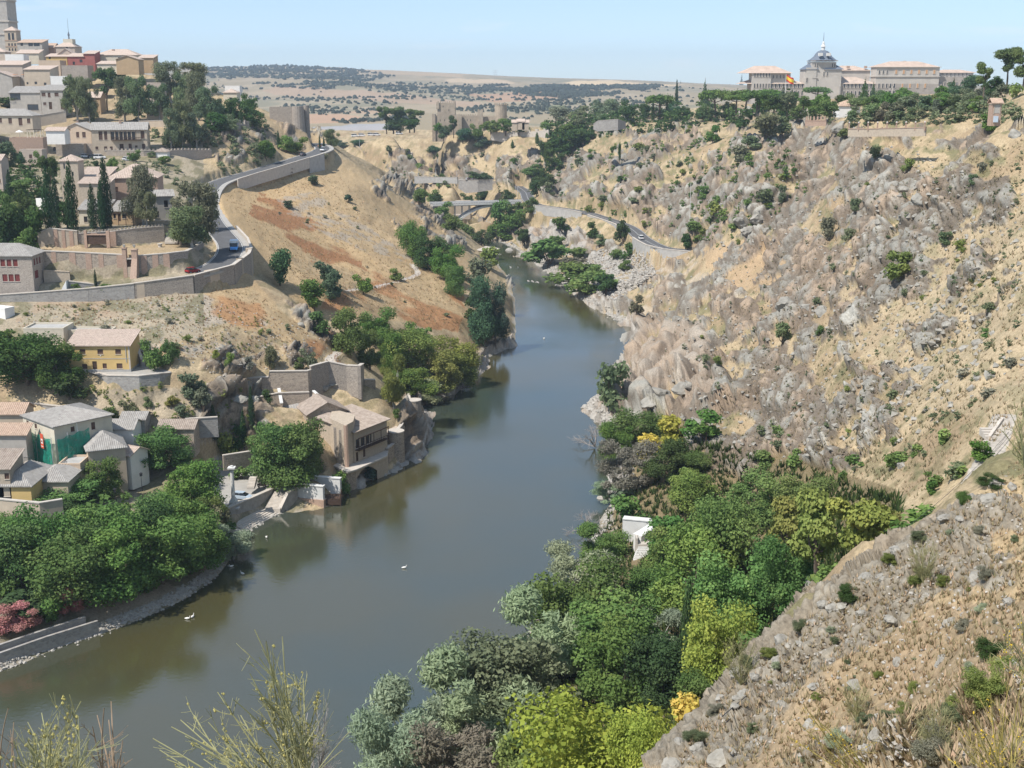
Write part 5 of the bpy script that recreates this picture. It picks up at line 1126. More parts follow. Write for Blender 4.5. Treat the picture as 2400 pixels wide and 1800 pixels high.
# river side is nearer the camera (smaller y): choose the sign that lowers y
t_=side(roadE,4,5); offE = 4.0 if t_.y < roadE[5].y else -4.0
def rail(name,label,cl,off,i0,i1,h=0.85,sp=1,mat=None,group='road rails'):
    e=empty(name,side(cl,off,i0)); tag(e,label,'railing',group); o0=e.location.copy(); pts=[side(cl,off,i)-o0 for i in range(i0,i1)]
    V_=[];Fc=[]
    for k in range(len(pts)-1):
        a,b=pts[k],pts[k+1]
        for (h0,h1) in ((h-.28,h),):
            n_=len(V_); d=(b-a).normalized(); r=Vector((d.y,-d.x,0))*0.05
            V_+=[a-r+Vector((0,0,h0)),b-r+Vector((0,0,h0)),b-r+Vector((0,0,h1)),a-r+Vector((0,0,h1)),a+r+Vector((0,0,h0)),b+r+Vector((0,0,h0)),b+r+Vector((0,0,h1)),a+r+Vector((0,0,h1))]
            Fc+=[(n_,n_+1,n_+2,n_+3),(n_+5,n_+4,n_+7,n_+6),(n_+3,n_+2,n_+6,n_+7),(n_,n_+4,n_+5,n_+1)]
    mesh_obj('rail',V_,Fc,mat or M_METAL,e)
    for k in range(0,len(pts),sp):
        x,y,z=pts[k]; part('post',e,mat or M_METAL,(x-.06,x+.06,y-.06,y+.06,z-.3,z+h))
    return e
walline('retaining_wall','grey concrete retaining wall under the near stretch of the east bank road', pick(roadE,3,offE*1.16,0.45,-9,uidx(roadE,1500,520),uidx(roadE,1385,568)), th=-0.6 if offE<0 else 0.6, mat=M_CON)
walline('retaining_wall','dark concrete retaining wall under the middle stretch of the east bank road', pick(roadE,3,offE*1.16,0.45,-7,uidx(roadE,1362,605),uidx(roadE,1285,658)), th=-0.6 if offE<0 else 0.6, mat=M_CON)
walline('retaining_wall','low kerb wall beside the far stretch of the east bank road', pick(roadE,3,offE*1.16,0.6,-3,uidx(roadE,1270,668),uidx(roadE,1165,710)), th=-0.5 if offE<0 else 0.5, mat=M_CON)
t_=side(roadW,5,20); offW=1 if t_.x>roadW[20].x else -1
iW=[min(range(len(roadW)),key=lambda i:abs(proj(*roadW[i])[0]-u)+abs(roadW[i][1]-D)*2) for u,D in [(480,505),(560,535),(640,563),(690,590)]]
walline('roadside_wall','low pale parapet along the outer edge of the climbing west road', pick(roadW,4,6.3,0.7,-2.5,iW[0],iW[2]), th=-0.4, mat=M_CAP)
walline('retaining_wall','tall grey concrete retaining wall where the west road bends behind the golden hill', pick(roadW,3,6.3,0.6,-8,iW[2],iW[3]-3), th=-0.5, mat=M_CON)
# ---------------- the long stone wall below the road
i0_=0; i1_=uidx(roadW,305,316); i2_=uidx(roadW,455,328); i3_=uidx(roadW,496,350); i4_=uidx(roadW,470,385)
def outer(i0,i1,z1,z0,step=3): return pick(roadW,step,5.5,z1,z0,i0,i1)
wA=outer(i0_,i1_,0.75,-3.6); walline('long_stone_wall','long grey rubble stone retaining wall under the road at the left edge',wA,th=-0.7,mat=M_STG)
wB=outer(i1_,i3_,0.8,-5.2); nB=len(wB)-1
walline('long_stone_wall','rubble retaining wall with stone buttresses turning up to the road bend',wB,th=-0.7,mat=M_STN,piers=[(0,.1,1.9,1.5,0),(max(1,int(nB*.30)),.5,3.4,1.5,0),(int(nB*.52),.5,1.3,.8,.3),(int(nB*.72),.5,1.4,.8,.3),(nB-1,.6,1.6,.9,.4)],pierm=M_BEI)
walline('roadside_wall','thin stone parapet on the outer side of the road above the golden slope',outer(i3_,i4_,0.8,-4.5),th=-0.4,mat=M_CAP)
# ---------------- terrace walls
PT=[W3(92,319,543,600),W3(150,319.5,545,606),W3(262,320,551,614),W3(266,320,551,614)]
low=walline('brick_terrace_wall','lower brick and rubble terrace wall left of the gateway',PT,th=0.8,mat=M_STT,piers=[(0,.4,1.2,.08,0),(1,.05,1.6,.08,0),(1,.36,1.5,.08,0),(1,.6,1.3,.08,0),(1,.97,1.6,.25,0)],pierm=M_BRK)
walline('brick_terrace_wall','lower rubble wall with brick strips right of the gateway',[W3(297,320,553,608),W3(362,321.5,548,599),W3(405,325.5,543,590),W3(424,337,533,575),W3(440,352,522,552)],th=0.8,mat=M_STN,piers=[(0,.2,1.5,.08,0),(0,.58,1.5,.08,0),(0,.95,1.6,.08,0)],pierm=M_BRK)
g=empty('stone_gateway',UDZ(266,319.2,46.3)); tag(g,'brick gateway with two posts and flared buttress in the lower terrace wall','gateway')
part('gate_pillar',g,M_BRK,(-.1,0.9,-.6,.6,-6,1.6),(-.25,1.05,-.75,.75,1.6,1.8)); part('gate_pillar',g,M_BRK,(2.3,3.7,-.6,.6,-6,1.2),(2.15,3.85,-.75,.75,1.2,1.4))
part('lintel',g,M_CAP,(0.9,2.3,-.5,.5,-1.2,-.9)); part('gate_panel',g,M_WOOD,(0.9,2.3,-.05,.1,-3.2,-1.2)); part('gate_base',g,M_BRKL,(0.9,2.3,-.5,.5,-6,-3.2))
V_=[(2.3,-.6,-1),(3.7,-.6,-1),(3.7,-.5,-1),(2.3,-.5,-1),(2.1,-3.4,-7),(3.9,-3.4,-7),(3.9,-.5,-7),(2.1,-.5,-7)]; mesh_obj('buttress',V_,[(0,3,2,1),(0,1,5,4),(1,2,6,5),(2,3,7,6),(3,0,4,7)],M_BRK,g)
for x in (0.4,3.0): part('finial',g,M_GRN,(x-.15,x+.15,-.15,.15,1.8,2.1),(x-.28,x+.28,-.28,.28,2.1,2.6))
walline('brick_terrace_wall','upper brick and stone terrace wall with pilasters below the cypresses',[W3(80,330,505,560),W3(106,330.5,494,573),W3(166,331.5,500,573)],th=0.9,mat=M_BRKL,piers=[(1,.22,1,.12,0),(1,.5,.8,.12,0),(1,.78,1,.12,0)],pierm=M_BRK)
up=walline('brick_terrace_wall','upper rubble terrace wall topped by a lattice balustrade below the low porch house',[W3(168,332,505,574),W3(245,333.5,500,560),W3(290,335.5,494,553),W3(354,339,489,546)],th=0.8,mat=M_STN,piers=[(0,.45,1.6,.12,0),(0,.93,2.4,.3,0)],pierm=M_BRK,crenel=(0.8,0.42,0.62))
g=empty('plaque_frame',UDZ(191,331.2,47)); tag(g,'brick framed dark niche in the upper terrace wall','niche')
part('frame',g,M_BRK,(-.9,-.2,-.3,.3,-.5,4.2),(5.0,5.9,-.3,.3,-.5,4.0),(-.2,5.0,-.3,.3,2.9,3.2)); part('niche_back',g,M_WOOD,(-.2,5.0,-.05,.05,0.5,2.9))
walline('stepped_wall','pale rubble wall with stone steps at the end of the upper terrace',[W3(335,343,477,500),W3(366,345,478,506),W3(382,343,486,520),W3(385,337,492,545)],th=0.6,mat=M_BRKL)
st=empty('terrace_steps',UDZ(356,338,47.0)); tag(st,'short flight of worn stone steps climbing to the upper terrace','steps')
for i in range(8): part('step',st,M_CAP,(-.1,3.4,i*.42,3.6,i*.36-.3,i*.36+.3))
g=empty('stone_well',at(346,534)); tag(g,'small round stone well on the dry terrace field','well')
V_,Fc=tube([(0,0,-.3),(0,0,.8)],[.55,.5],10); mesh_obj('shaft',V_,Fc,M_CAP,g); V_,Fc=tube([(0,0,.8),(0,0,1.0)],[.75,.75],10); Fc.append(tuple(range(10,20))); mesh_obj('rim',V_,Fc,M_CAP,g)
walline('low_stone_wall','low pale rubble wall beside the road left of the gateway',[W3(148,313.5,608,622),W3(205,314.5,615,640),W3(280,316,618,637)],th=0.5,mat=M_STG)
g=empty('white_ramp_wall',UDZ(133,312,38.4)); tag(g,'white wedge shaped ramp wall by the road beside the brick building','wall'); V_=[(0,0,-.5),(1.3,0,-.5),(1.3,2.5,-.5),(0,2.5,-.5),(0,0,0.0),(1.3,0,2.2),(1.3,2.5,2.2),(0,2.5,0.0)]; mesh_obj('wall_panel',V_,[(0,3,2,1),(4,5,6,7),(0,1,5,4),(1,2,6,5),(2,3,7,6),(3,0,4,7)],M_WHT,g)
walline('boundary_wall','brown brick wall behind the two storey brick building',[W3(93,317,585,612),W3(150,317.5,588,612)],th=0.5,mat=M_BRKL,capm=M_BRKL)
# two storey brick building, left edge
zb=37.8; A=UDZ(-70,311,zb); B=UDZ(75,311,zb); hB=zat(553,311)-zb; px=lambda u,D=311:(u-CX)/F*(D*CP_-(zb-HC)*SP_)
ws=[(px(u-4.7)-A[0],zat(v+7.5,311)-zb,9.6*.118,15*.118,'red') for u,v in [(-32,568),(-18,568),(-4,568),(12,568),(25.5,568),(39,568)]]+[(px(u-5)-A[0],zat(v+8,311)-zb,10.5*.118,15.5*.118,'red') for u,v in [(-30,600),(-16,600),(13.5,600),(27,600),(40.2,600)]]
house('brick_building','two storey brick building with dark red windows under a grey hip roof at left edge',A,B,9,hB,'hip',2.6,M_STR,M_ROOFG,{'f':ws,'r':[(1.2,hB-2.6,1.0,1.7,'red'),(3.0,hB-2.6,1.0,1.7,'red'),(4.8,hB-2.6,1.0,1.7,'red'),(1.2,hB-6,2.4,2,'red')]},cat='building')
# yellow house
zb=zat(803,276); A=UDZ(150,276,zb); B=UDZ(283,276,zb); hB=zat(746,276)-zb; k=1/F*(276*CP_-(zb-HC)*SP_)
fx=lambda u:(u-150)*k
yw=[(fx(u)-.65,zat(765,276)-zb,1.3,1.15,'shut') for u in (182,220,258.5)]+[(fx(184)-.6,zat(797,276)-zb,1.2,1.15,'shut'),(fx(227)-.45,zat(796,276)-zb,.95,1.2,'shut'),(fx(259)-.65,zat(796,276)-zb,1.35,1.2,'shut'),(fx(205.5)-.5,0.35,1.05,2.1,'door')]
yh=house('yellow_house','yellow two storey house with tiled roof above the rubble terrace wall',A,B,8,hB,'shed',1.9,M_YEL,M_ROOFP,{'f':yw},rib=0.4,plinth=(M_CON,0.55))
part('string_course',yh,M_GRY,(0,(283-150)*k,-.05,-.003,3.0,3.15)); part('corner_strip',yh,M_CAP,((283-150)*k-.3,(283-150)*k+.03,-.04,-.002,0.56,hB-.1)); part('drainpipe',yh,M_METAL,((283-150)*k-.9,(283-150)*k-.8,-.14,-.03,2.2,hB-.15))
part('sign_spot',yh,M_WHT,(fx(220)-.12,fx(220)+.12,-.06,-.01,zat(769.5,276)-zb,zat(766.5,276)-zb))
house('cream_outbuilding','long low cream building with flat parapet behind the dark green trees',UDZ(55,285,28),UDZ(141,285,28),7,zat(712,285)-28,'flat',0,M_CRM,M_CON,cat='building')
house('cream_outbuilding','grey roofed annex wall behind the yellow house',UDZ(143,288,28),UDZ(243,288,28),4,zat(716,288)-28,'flat',0,M_CRM,M_CON,cat='building')
house('white_hut','small plain white hut at the left edge below the long wall',UDZ(-20,298,34),UDZ(12,296,34),3,zat(668,297)-34,'flat',0,M_WHT,M_WHT,{'r':[(1.0,1.6,.4,.9,'slit')]},cat='hut')
walline('terrace_wall','curved rubble retaining wall of the yard before the yellow house',[W3(206,275,806,812),W3(232,271.5,812,838),W3(300,270,813,839),W3(345,272,808,834),W3(372,276,806,820)],th=0.6,mat=M_STG)
yard=mesh_obj('yard',[UDZ(190,275.5,zb+.02),UDZ(232,271.6,zb-.25),UDZ(300,270.2,zb-.25),UDZ(345,272.2,zb-.1),UDZ(372,276.2,zb),UDZ(345,281,zb+.05),UDZ(285,283,zb+.05),UDZ(285,276.3,zb+.02)],[(0,1,2,3,4,5,6,7)],M_PAV); tag(yard,kind='structure')
walline('stepped_wall','grey masonry lane wall right of the yellow house',[W3(292,284,745,800),W3(305,281,778,805),W3(312,281,778,805)],th=0.5,mat=M_CON)
walline('lane_wall','shaded grey stone lane wall below the dark trees on the left',[W3(40,268,868,880),W3(120,266,878,892),W3(205,263,884,905)],th=0.5,mat=M_STG)
# ================================================================ TOWN
def spot(u0,u1,D0,vb,vt,D1=None,z=None):
    """front line between columns u0,u1 (distances D0,D1); foot row vb, eave row vt, both read at D0"""
    z = zat(vb,D0) if z is None else z
    return UDZ(u0,D0,z), UDZ(u1,D1 or D0,z), zat(vt,D0)-z
def H(name,label,sp,depth,roof='gable',rh=1.6,wall=None,roofm=None,winpx=None,ref=None,**kw):
    """winpx: list (face,u,v_bottom,w_m,h_m,kind) ; front face windows are given by picture column"""
    A,B,h = sp; W_ = math.hypot(B[0]-A[0],B[1]-A[1]); wins = dict(kw.pop('wins',{}) or {})
    fl = list(wins.get('f',[]))
    for (u,v,w_,hh,kd) in (winpx or []):
        # intersect the column with the front line
        lo,hi=0.0,1.0
        ua=proj(*A)[0]; ub=proj(B[0],B[1],A[2])[0]
        t=(u-ua)/(ub-ua); x=A[0]+(B[0]-A[0])*t; y=A[1]+(B[1]-A[1])*t
        s=t*W_; fl.append((max(0.05,min(W_-w_-.05,s-w_/2)), max(.02,min(h-hh-.1,zat(v,y)-A[2])), w_, hh, kd))
    fl.sort(); keep=[]
    for f_ in fl:
        if all(not(f_[0]<g_[0]+g_[2]+.05 and g_[0]<f_[0]+f_[2]+.05 and f_[1]<g_[1]+g_[3]+.05 and g_[1]<f_[1]+f_[3]+.05) for g_ in keep): keep.append(f_)
    wins['f']=keep
    return house(name,label,A,B,depth,h,roof,rh,wall,roofm,wins,**kw)
# ---- lower quarter with the netted building
zc=9.6; C_=Vector(UDZ(127,243,zc)); Lf=Vector(UDZ(60,252,zc)); dl=(C_-Lf); dl.z=0; Wl=dl.length; dl.normalize(); away=Vector((-dl.y,dl.x,0)); Rt=C_+away*13
hN=zat(922,243)-zc
nb=house('netted_building','L shaped building under repair half wrapped in green scaffold net',Lf,C_,13.0,hN,'hip',2.0,M_CRM,M_ROOFG,{'f':[(1.5,hN-1.9,1.0,1.1,'shut'),(5.0,hN-1.9,1.0,1.1,'shut')],'r':[(3.6,hN-1.9,.9,1.1,'shut'),(8.2,hN-2.4,.9,1.6,'shut')]},cat='building',rib=.42)
part('corner_strip',nb,M_WHT,(Wl-.02,Wl+.05,4.9,5.1,2,hN-.2))
M_NET=bpy.data.materials.new('green_net'); M_NET.use_nodes=True; nn_=M_NET.node_tree; nn_.nodes.clear()
_d=nn_.nodes.new('ShaderNodeBsdfDiffuse'); _d.inputs[0].default_value=(0.03,0.30,0.22,1); _t=nn_.nodes.new('ShaderNodeBsdfTransparent'); _l=nn_.nodes.new('ShaderNodeBsdfTranslucent'); _l.inputs[0].default_value=(0.03,0.30,0.22,1)
_n=nn_.nodes.new('ShaderNodeTexNoise'); _n.inputs['Scale'].default_value=0.9; _m=nn_.nodes.new('ShaderNodeMapRange'); _m.inputs[3].default_value=0.05; _m.inputs[4].default_value=0.42; _m.inputs[1].default_value=.35; _m.inputs[2].default_value=.7
_tc=nn_.nodes.new('ShaderNodeTexCoord'); nn_.links.new(_tc.outputs['Object'],_n.inputs['Vector']); nn_.links.new(_n.outputs['Fac'],_m.inputs[0])
_a=nn_.nodes.new('ShaderNodeMixShader'); _a.inputs[0].default_value=.35; nn_.links.new(_d.outputs[0],_a.inputs[1]); nn_.links.new(_l.outputs[0],_a.inputs[2])
_b=nn_.nodes.new('ShaderNodeMixShader'); nn_.links.new(_m.outputs[0],_b.inputs[0]); nn_.links.new(_a.outputs[0],_b.inputs[1]); nn_.links.new(_t.outputs[0],_b.inputs[2])
_o=nn_.nodes.new('ShaderNodeOutputMaterial'); nn_.links.new(_b.outputs[0],_o.inputs[0])
net=empty('scaffold_net',C_); tag(net,'torn green debris net draped round the corner of the building under repair','net')
def curtain(p0,p1,z0a,z1a,z0b,z1b,seed,off):
    rng=np.random.default_rng(seed); V_=[];Fc=[];n=26;m=14; d=(p1-p0); nr=Vector((d.y,-d.x,0)).normalized()
    for i in range(n+1):
        t=i/n
        for j in range(m+1):
            s=j/m; zb=z0a+(z0b-z0a)*t; zt=z1a+(z1b-z1a)*t-0.35*math.sin(t*math.pi*3)**2
            w_=math.sin(t*19+seed)*.22+math.sin(t*41+s*4)*.12+rng.normal()*.07
            p=p0+d*t+nr*(off+w_*(1.1-s)); V_.append((p.x,p.y,zb+(zt-zb)*s))
    for i in range(n):
        for j in range(m): a=i*(m+1)+j; Fc.append((a,a+m+1,a+m+2,a+1))
    return V_,Fc
z0=Vector((0,0,0))
V_,Fc=curtain(-dl*Wl,z0,0.3,hN-2.3,0.0,hN-2.4,1,.9); mesh_obj('net_panel',V_,Fc,M_NET,net)
V_,Fc=curtain(z0,away*7.2,0.0,hN-2.5,2.6,hN-1.4,2,.9); mesh_obj('net_panel',V_,Fc,M_NET,net)
nr_=-away
for t in (0,.25,.5,.75,1): p=-dl*Wl*t+nr_*.8; part('pole',net,M_METAL,(p.x-.05,p.x+.05,p.y-.05,p.y+.05,-.3,hN-2.1))
for t in (.33,.66,1): p=away*7.2*t+dl*.8; part('pole',net,M_METAL,(p.x-.05,p.x+.05,p.y-.05,p.y+.05,-.3,hN-1.5))
bn=empty('hanging_banner',C_-dl*3.1-away*1.25+Vector((0,0,hN-4.9))); bn.rotation_euler=(0,0,math.atan2(dl.y,dl.x)); tag(bn,'red and white vertical banner hanging on the green net','banner')
M_BAN=plain('banner_red',(0.60,0.10,0.05),var=.03); part('cloth',bn,M_BAN,(-.6,.6,-.03,0,0,3.1)); part('printed_patch',bn,M_WHT,(-.35,.35,-.05,-.035,1.0,2.0)); part('printed_patch',bn,M_IRON,(-.2,.2,-.07,-.055,1.3,1.7)); part('printed_patch',bn,M_WHT,(-.4,.4,-.05,-.035,.35,.5)); 
house('town_house','grey house with three balcony windows beside the netted building',*[UDZ(-60,243,10.5),UDZ(64,243,10.5)],3.2,zat(938,243)-10.5,'shed',1.2,M_GRY,M_ROOFR,{'f':[(5.0,3.9,1.0,2.1,'shut'),(7.4,3.9,1.0,2.1,'shut'),(9.7,4.0,1.0,2.1,'shut'),(5.4,.9,1.2,1.4,'shut'),(7.6,.9,1.2,1.4,'shut'),(9.8,1.0,.9,1.4,'shut')]},rib=.42)
bal=empty('balcony_rails',UDZ(10,243,10.5)); tag(bal,'three dark iron balcony rails on the grey house','balcony')
d_=Vector((1,0,0)); d_.z=0; d_.normalize(); bal.rotation_euler=(0,0,math.atan2(d_.y,d_.x))
for i in range(3):
    for j in range(8): part('baluster',bal,M_IRON,(i*2.35+j*.2,i*2.35+j*.2+.03,-.75,-.7,3.6,4.6))
    part('handrail',bal,M_IRON,(i*2.35-.1,i*2.35+1.55,-.8,-.66,4.6,4.66)); part('slab',bal,M_CAP,(i*2.35-.1,i*2.35+1.55,-.8,.15,3.45,3.6))
H('town_house','small house with orange tiled roof behind the white pergola',spot(-20,53,256,930,893),6,'gable',1.6,M_BEI,M_ROOFR,rib=.42)
pg=empty('roof_pergola',UDZ(-8,250,19.0)); tag(pg,'white metal pergola on the roof terrace at the left edge','pergola')
for x in (0,2,4,6): part('post',pg,M_WHT,(x-.06,x+.06,-.06,.06,-3,0)); part('beam',pg,M_WHT,(x-.06,x+.06,-2.5,2.5,.0,.12))
for y in (-2.5,0,2.5): part('beam',pg,M_WHT,(-.5,6.5,y-.06,y+.06,.121,.24))
H('town_house','low house with grey brown tiled roof at the left edge below the balconies',spot(-40,24,226,1060,1012),7,'shed',1.6,M_BRKL,M_ROOF,rib=.42,winpx=[(18,1035,.9,1.2,'shut')])
H('town_house','low wide house with large hipped grey tile roof in front of the net',spot(2,72,226,1078,1050,z=8.5),12,'hip',2.4,M_YEL,M_ROOFG,rib=.4,winpx=[(20,1070,1.2,2.0,'white')])
H('town_house','single storey wing with long tile ribs left of the peach house',spot(70,150,232,1070,1040,z=8.6),9,'hip',1.8,M_BEI,M_ROOFG,rib=.4)
H('town_house','small peach house with flat roof terrace before the green net',spot(131,178,239,1032,1005,z=9.0),6,'flat',0,M_PEA,M_CON,winpx=[(141,1020,.7,.8,'shut'),(158,1020,.7,.8,'shut')])
dsh=empty('satellite_dish',UDZ(142,240,zat(1000,240))); tag(dsh,'white satellite dish on the peach house roof','dish'); V_,Fc=tube([(0,0,0),(0,-.12,.0),(0,-.3,0)],[.15,.45,.62],12); dm=mesh_obj('bowl',V_,Fc,M_WHT,dsh); part('mast',dsh,M_METAL,(-.04,.04,0,.08,-1.2,0))
H('town_house','round cornered house with fanned grey tile roof right of the net',spot(196,276,243,1005,975,D1=246,z=8.8),9,'hip',2.6,M_BEI,M_ROOFG,rib=.4)
H('town_house','gabled stone cottage with a dark door beside the plaza trees',spot(279,322,252,1056,1027,D1=254),6,'gable',1.6,M_STT,M_ROOF,ridge='y',rib=.4,winpx=[(293,1054,1.0,2.0,'door')])
H('town_house','white courtyard house with grey roof behind the plaza trees',spot(236,290,256,960,926,z=13),6,'gable',1.3,M_WHT,M_ROOFG,rib=.42)
H('town_house','long white lane house between the net and the plaza',spot(236,285,250,1000,975,D1=247,z=9),5,'gable',1.2,M_WHT,M_ROOFP,rib=.42)
H('town_house','little house with brown tile roof and chimney above the plaza trees',spot(345,420,262,950,925,z=11.5),6,'gable',1.2,M_STT,M_ROOF,rib=.42,chim=((5,3,3.4),))
H('town_house','small tiled hut under the rubble lane wall',spot(262,312,262,930,905,z=17),5,'gable',1.0,M_STG,M_ROOFG,rib=.42)
walline('lane_wall','rubble wall behind the plaza with tiles on top',[W3(400,266,906,935),W3(470,268,902,930)],th=.5,mat=M_STG)
walline('quay_wall','pale low wall above the wooded bank at the far left',[W3(-20,216,1078,1100),W3(85,214,1088,1110),W3(135,216,1080,1100)],th=.5,mat=M_BEI)
# round turret stump with stairs, plaza furniture
walline('curved_wall','curved stone stair wall under the big plane tree',[W3(548,268,1022,1052),W3(560,262,1022,1056),W3(585,260,1024,1060),W3(605,262,1026,1056)],th=.6,mat=M_STT)
st=empty('plaza_steps',PZ(541,1054,4.9)); tag(st,'narrow stone steps beside the curved wall on the plaza','steps')
for i in range(7): part('step',st,M_CAP,(-.8,.8,i*.4,i*.4+1.5,i*.2-.3,i*.2+.15))
walline('plaza_wall','low stone wall along the upper edge of the plaza',[W3(482,262,985,1003),W3(548,266,975,1000)],th=.5,mat=M_STT)
zp=3.32
def atz(u,v,z): return Vector(PZ(u,v,z))
pav=mesh_obj('plaza',[atz(u,v,zp) for u,v in [(440,1118),(491,1103),(594,1059),(612,1046),(660,1050),(700,1060),(640,1028),(560,1003),(480,1010),(400,1040),(330,1060)]],[tuple(range(11))],M_PAV); tag(pav,kind='structure')
# column monument
cm=empty('stone_column',atz(505,1093,zp)); tag(cm,'tall white round column monument beside the silver car','column')
hc=(1093-1003)/F*250/math.cos(math.radians(18)); V_,Fc=tube([(0,0,1.6),(0,0,hc-.9)],[.42,.36],14); mesh_obj('shaft',V_,Fc,M_WST,cm)
part('pedestal',cm,M_WST,(-.75,.75,-.75,.75,0,1.3),(-.55,.55,-.55,.55,1.3,1.6)); part('base_slab',cm,M_WST,(-1.3,1.3,-1.3,1.3,-.3,0)); part('capital',cm,M_WST,(-.5,.5,-.5,.5,hc-.9,hc-.6),(-.75,.75,-.75,.75,hc-.6,hc-.3),(-.25,.25,-.25,.25,hc-.3,hc))
def lamp_post(u,v,z,h,label):
    e=empty('lamp_post',atz(u,v,z)); tag(e,label,'lamp post','lamp posts on the plaza'); V_,Fc=tube([(0,0,0),(0,0,.6),(0,0,.7),(0,0,h)],[.16,.14,.07,.05],8); mesh_obj('pole',V_,Fc,M_IRON,e)
    part('lantern',e,M_GLASS,(-.22,.22,-.22,.22,h+.05,h+.55)); part('lantern_cap',e,M_IRON,(-.3,.3,-.3,.3,h+.55,h+.65),(-.12,.12,-.12,.12,h+.65,h+.8)); part('lantern_base',e,M_IRON,(-.16,.16,-.16,.16,h-.02,h+.05))
lamp_post(586,1062,zp,4.2,'black lantern post at the quay corner by the white wall'); lamp_post(530,1005,zp,3.6,'black lantern post below the round garden turret'); lamp_post(307,1060,6.5,3.2,'black lantern post before the gabled cottage'); lamp_post(251,1095,6.5,3.2,'dark lamp post among the bank trees')
for i,(u,v) in enumerate([(540,1035),(548,1037),(560,1041),(573,1045),(583,1048)]):
    e=empty('bollard',atz(u,v,zp)); tag(e,f'short dark bollard on the plaza edge, {ORD[i]}','bollard','bollards on the plaza'); V_,Fc=tube([(0,0,0),(0,0,.75)],[.13,.11],8); mesh_obj('post',V_,Fc,M_IRON,e); V_,Fc=tube([(0,0,.75),(0,0,.9)],[.16,.05],8); mesh_obj('cap',V_,Fc,M_IRON,e)
for i,(u,v,rz) in enumerate([(566,1053,.6),(599,1030,.3),(540,992,0)]):
    e=empty('bench',atz(u,v,zp),rz); tag(e,['low bench in the middle of the plaza','bench in the shade of the plane tree','reddish stone bench at the top of the plaza'][i],'bench','plaza benches')
    part('seat',e,M_WOOD if i<2 else M_BRK,(-1,1,-.25,.25,.4,.5)); part('leg',e,M_IRON,(-.8,-.65,-.2,.2,0,.4)); part('leg',e,M_IRON,(.65,.8,-.2,.2,0,.4))
    if i<2: part('backrest',e,M_WOOD,(-1,1,.2,.28,.55,.95))
# ---- quay walls and steps (world points from the picture)
Q1=atz(493,1104,zp); Q2=atz(593,1060,zp)
walline('quay_wall','dark stepped quay wall under the parked silver car',[(Q1.x-9,Q1.y-5.5,zp+.5,0.6),(Q1.x,Q1.y,zp+.5,.6),(Q2.x,Q2.y,zp+.5,.6)],th=.7,mat=M_GRN)
Pb=[atz(516,1130,0.75),atz(600,1098,0.75),atz(614,1104,0.75),atz(532,1137,.75)]
fl=empty('landing_steps',atz(516,1140,0)); tag(fl,'long stone landing steps going down into the river','steps'); o0=fl.location.copy()
a0=atz(532,1147,0.0); a1=atz(613,1104,0.0); dv=(a1-a0); dv.z=0; n_=Vector((-dv.y,dv.x,0)).normalized()
if n_.dot(Vector((Q1.x-a0.x,Q1.y-a0.y,0)))<0: n_=-n_
for i in range(5):
    p=[a0+n_*(i*.55),a1+n_*(i*.55),a1+n_*(i*.55+.56),a0+n_*(i*.55+.56)]; z=.02+i*.17
    V_=[(q.x-o0.x,q.y-o0.y,-1) for q in p]+[(q.x-o0.x,q.y-o0.y,z) for q in p]; mesh_obj('step',V_,[(0,3,2,1),(4,5,6,7),(0,1,5,4),(1,2,6,5),(2,3,7,6),(3,0,4,7)],M_CAP,fl)
p=[a0+n_*2.75,a1+n_*2.75,a1+n_*9.5,a0+n_*9.5]; V_=[(q.x-o0.x,q.y-o0.y,-1) for q in p]+[(q.x-o0.x,q.y-o0.y,.80) for q in p]; mesh_obj('landing',V_,[(0,3,2,1),(4,5,6,7),(0,1,5,4),(1,2,6,5),(2,3,7,6),(3,0,4,7)],M_CAP,fl)
b0=atz(571,1099,.8); b1=atz(605,1101,.8); t0=atz(594,1061,zp); t1=atz(620,1066,zp)
s2=empty('quay_stairs',b0); tag(s2,'broad stone stairs from the plaza down to the landing','steps'); ns=13
for i in range(ns):
    t=i/ns; t2=(i+1)/ns+.02; z=.8+(zp-.8)*(i+1)/ns; p=[b0.lerp(t0,t),b1.lerp(t1,t),b1.lerp(t1,t2),b0.lerp(t0,t2)]
    V_=[(q.x-b0.x,q.y-b0.y,-1.5) for q in p]+[(q.x-b0.x,q.y-b0.y,z-b0.z) for q in p]; mesh_obj('step',V_,[(0,3,2,1),(4,5,6,7),(0,1,5,4),(1,2,6,5),(2,3,7,6),(3,0,4,7)],M_CAP,s2)
g0=atz(608,1108,0); g1=atz(644,1093,0); walline('river_wall','granite river wall between the stairs and the white block',[(g0.x,g0.y,1.0,-1),(g0.lerp(g1,.45).x,g0.lerp(g1,.45).y,3.7,-1),(g1.x,g1.y,4.2,-1)],th=.6,mat=M_GRN,cap=True)
def slab(name,label,u0,u1,vb0,vb1,zt,th,mat,basez=0.0,courses=7,foot=None,pz=0.0):
    a=atz(u0,vb0,zt); b=atz(u1,vb1,zt); a.z=basez; b.z=basez; e=empty(name,a,math.atan2(b.y-a.y,b.x-a.x)); L=math.hypot(b.x-a.x,b.y-a.y); tag(e,label,'wall')
    z=basez-a.z; dz=(zt-a.z-z)/courses
    for i in range(courses):
        part('stone_course',e,mat,(0.0+.012*(i%2),L-.012*(i%2),.012*(i%2),th-.012*(i%2),z+i*dz+.02,z+(i+1)*dz))
    part('core',e,M_GRN,(.05,L-.05,.05,th-.05,z-1.5,z+courses*dz-.03)); part('coping',e,M_WST,(-.12,L+.12,-.12,th+.12,z+courses*dz+.003,z+courses*dz+.18))
    if foot: part('footing',e,M_BRK,(-.25,L+.25,-.3,th+.3,-1.2,foot))
    return e
slab('white_stone_wall','long white block wall reaching from the quay into the river',597,697,1043,1052,4.7,1.0,M_WST,.9,8,foot=.85)
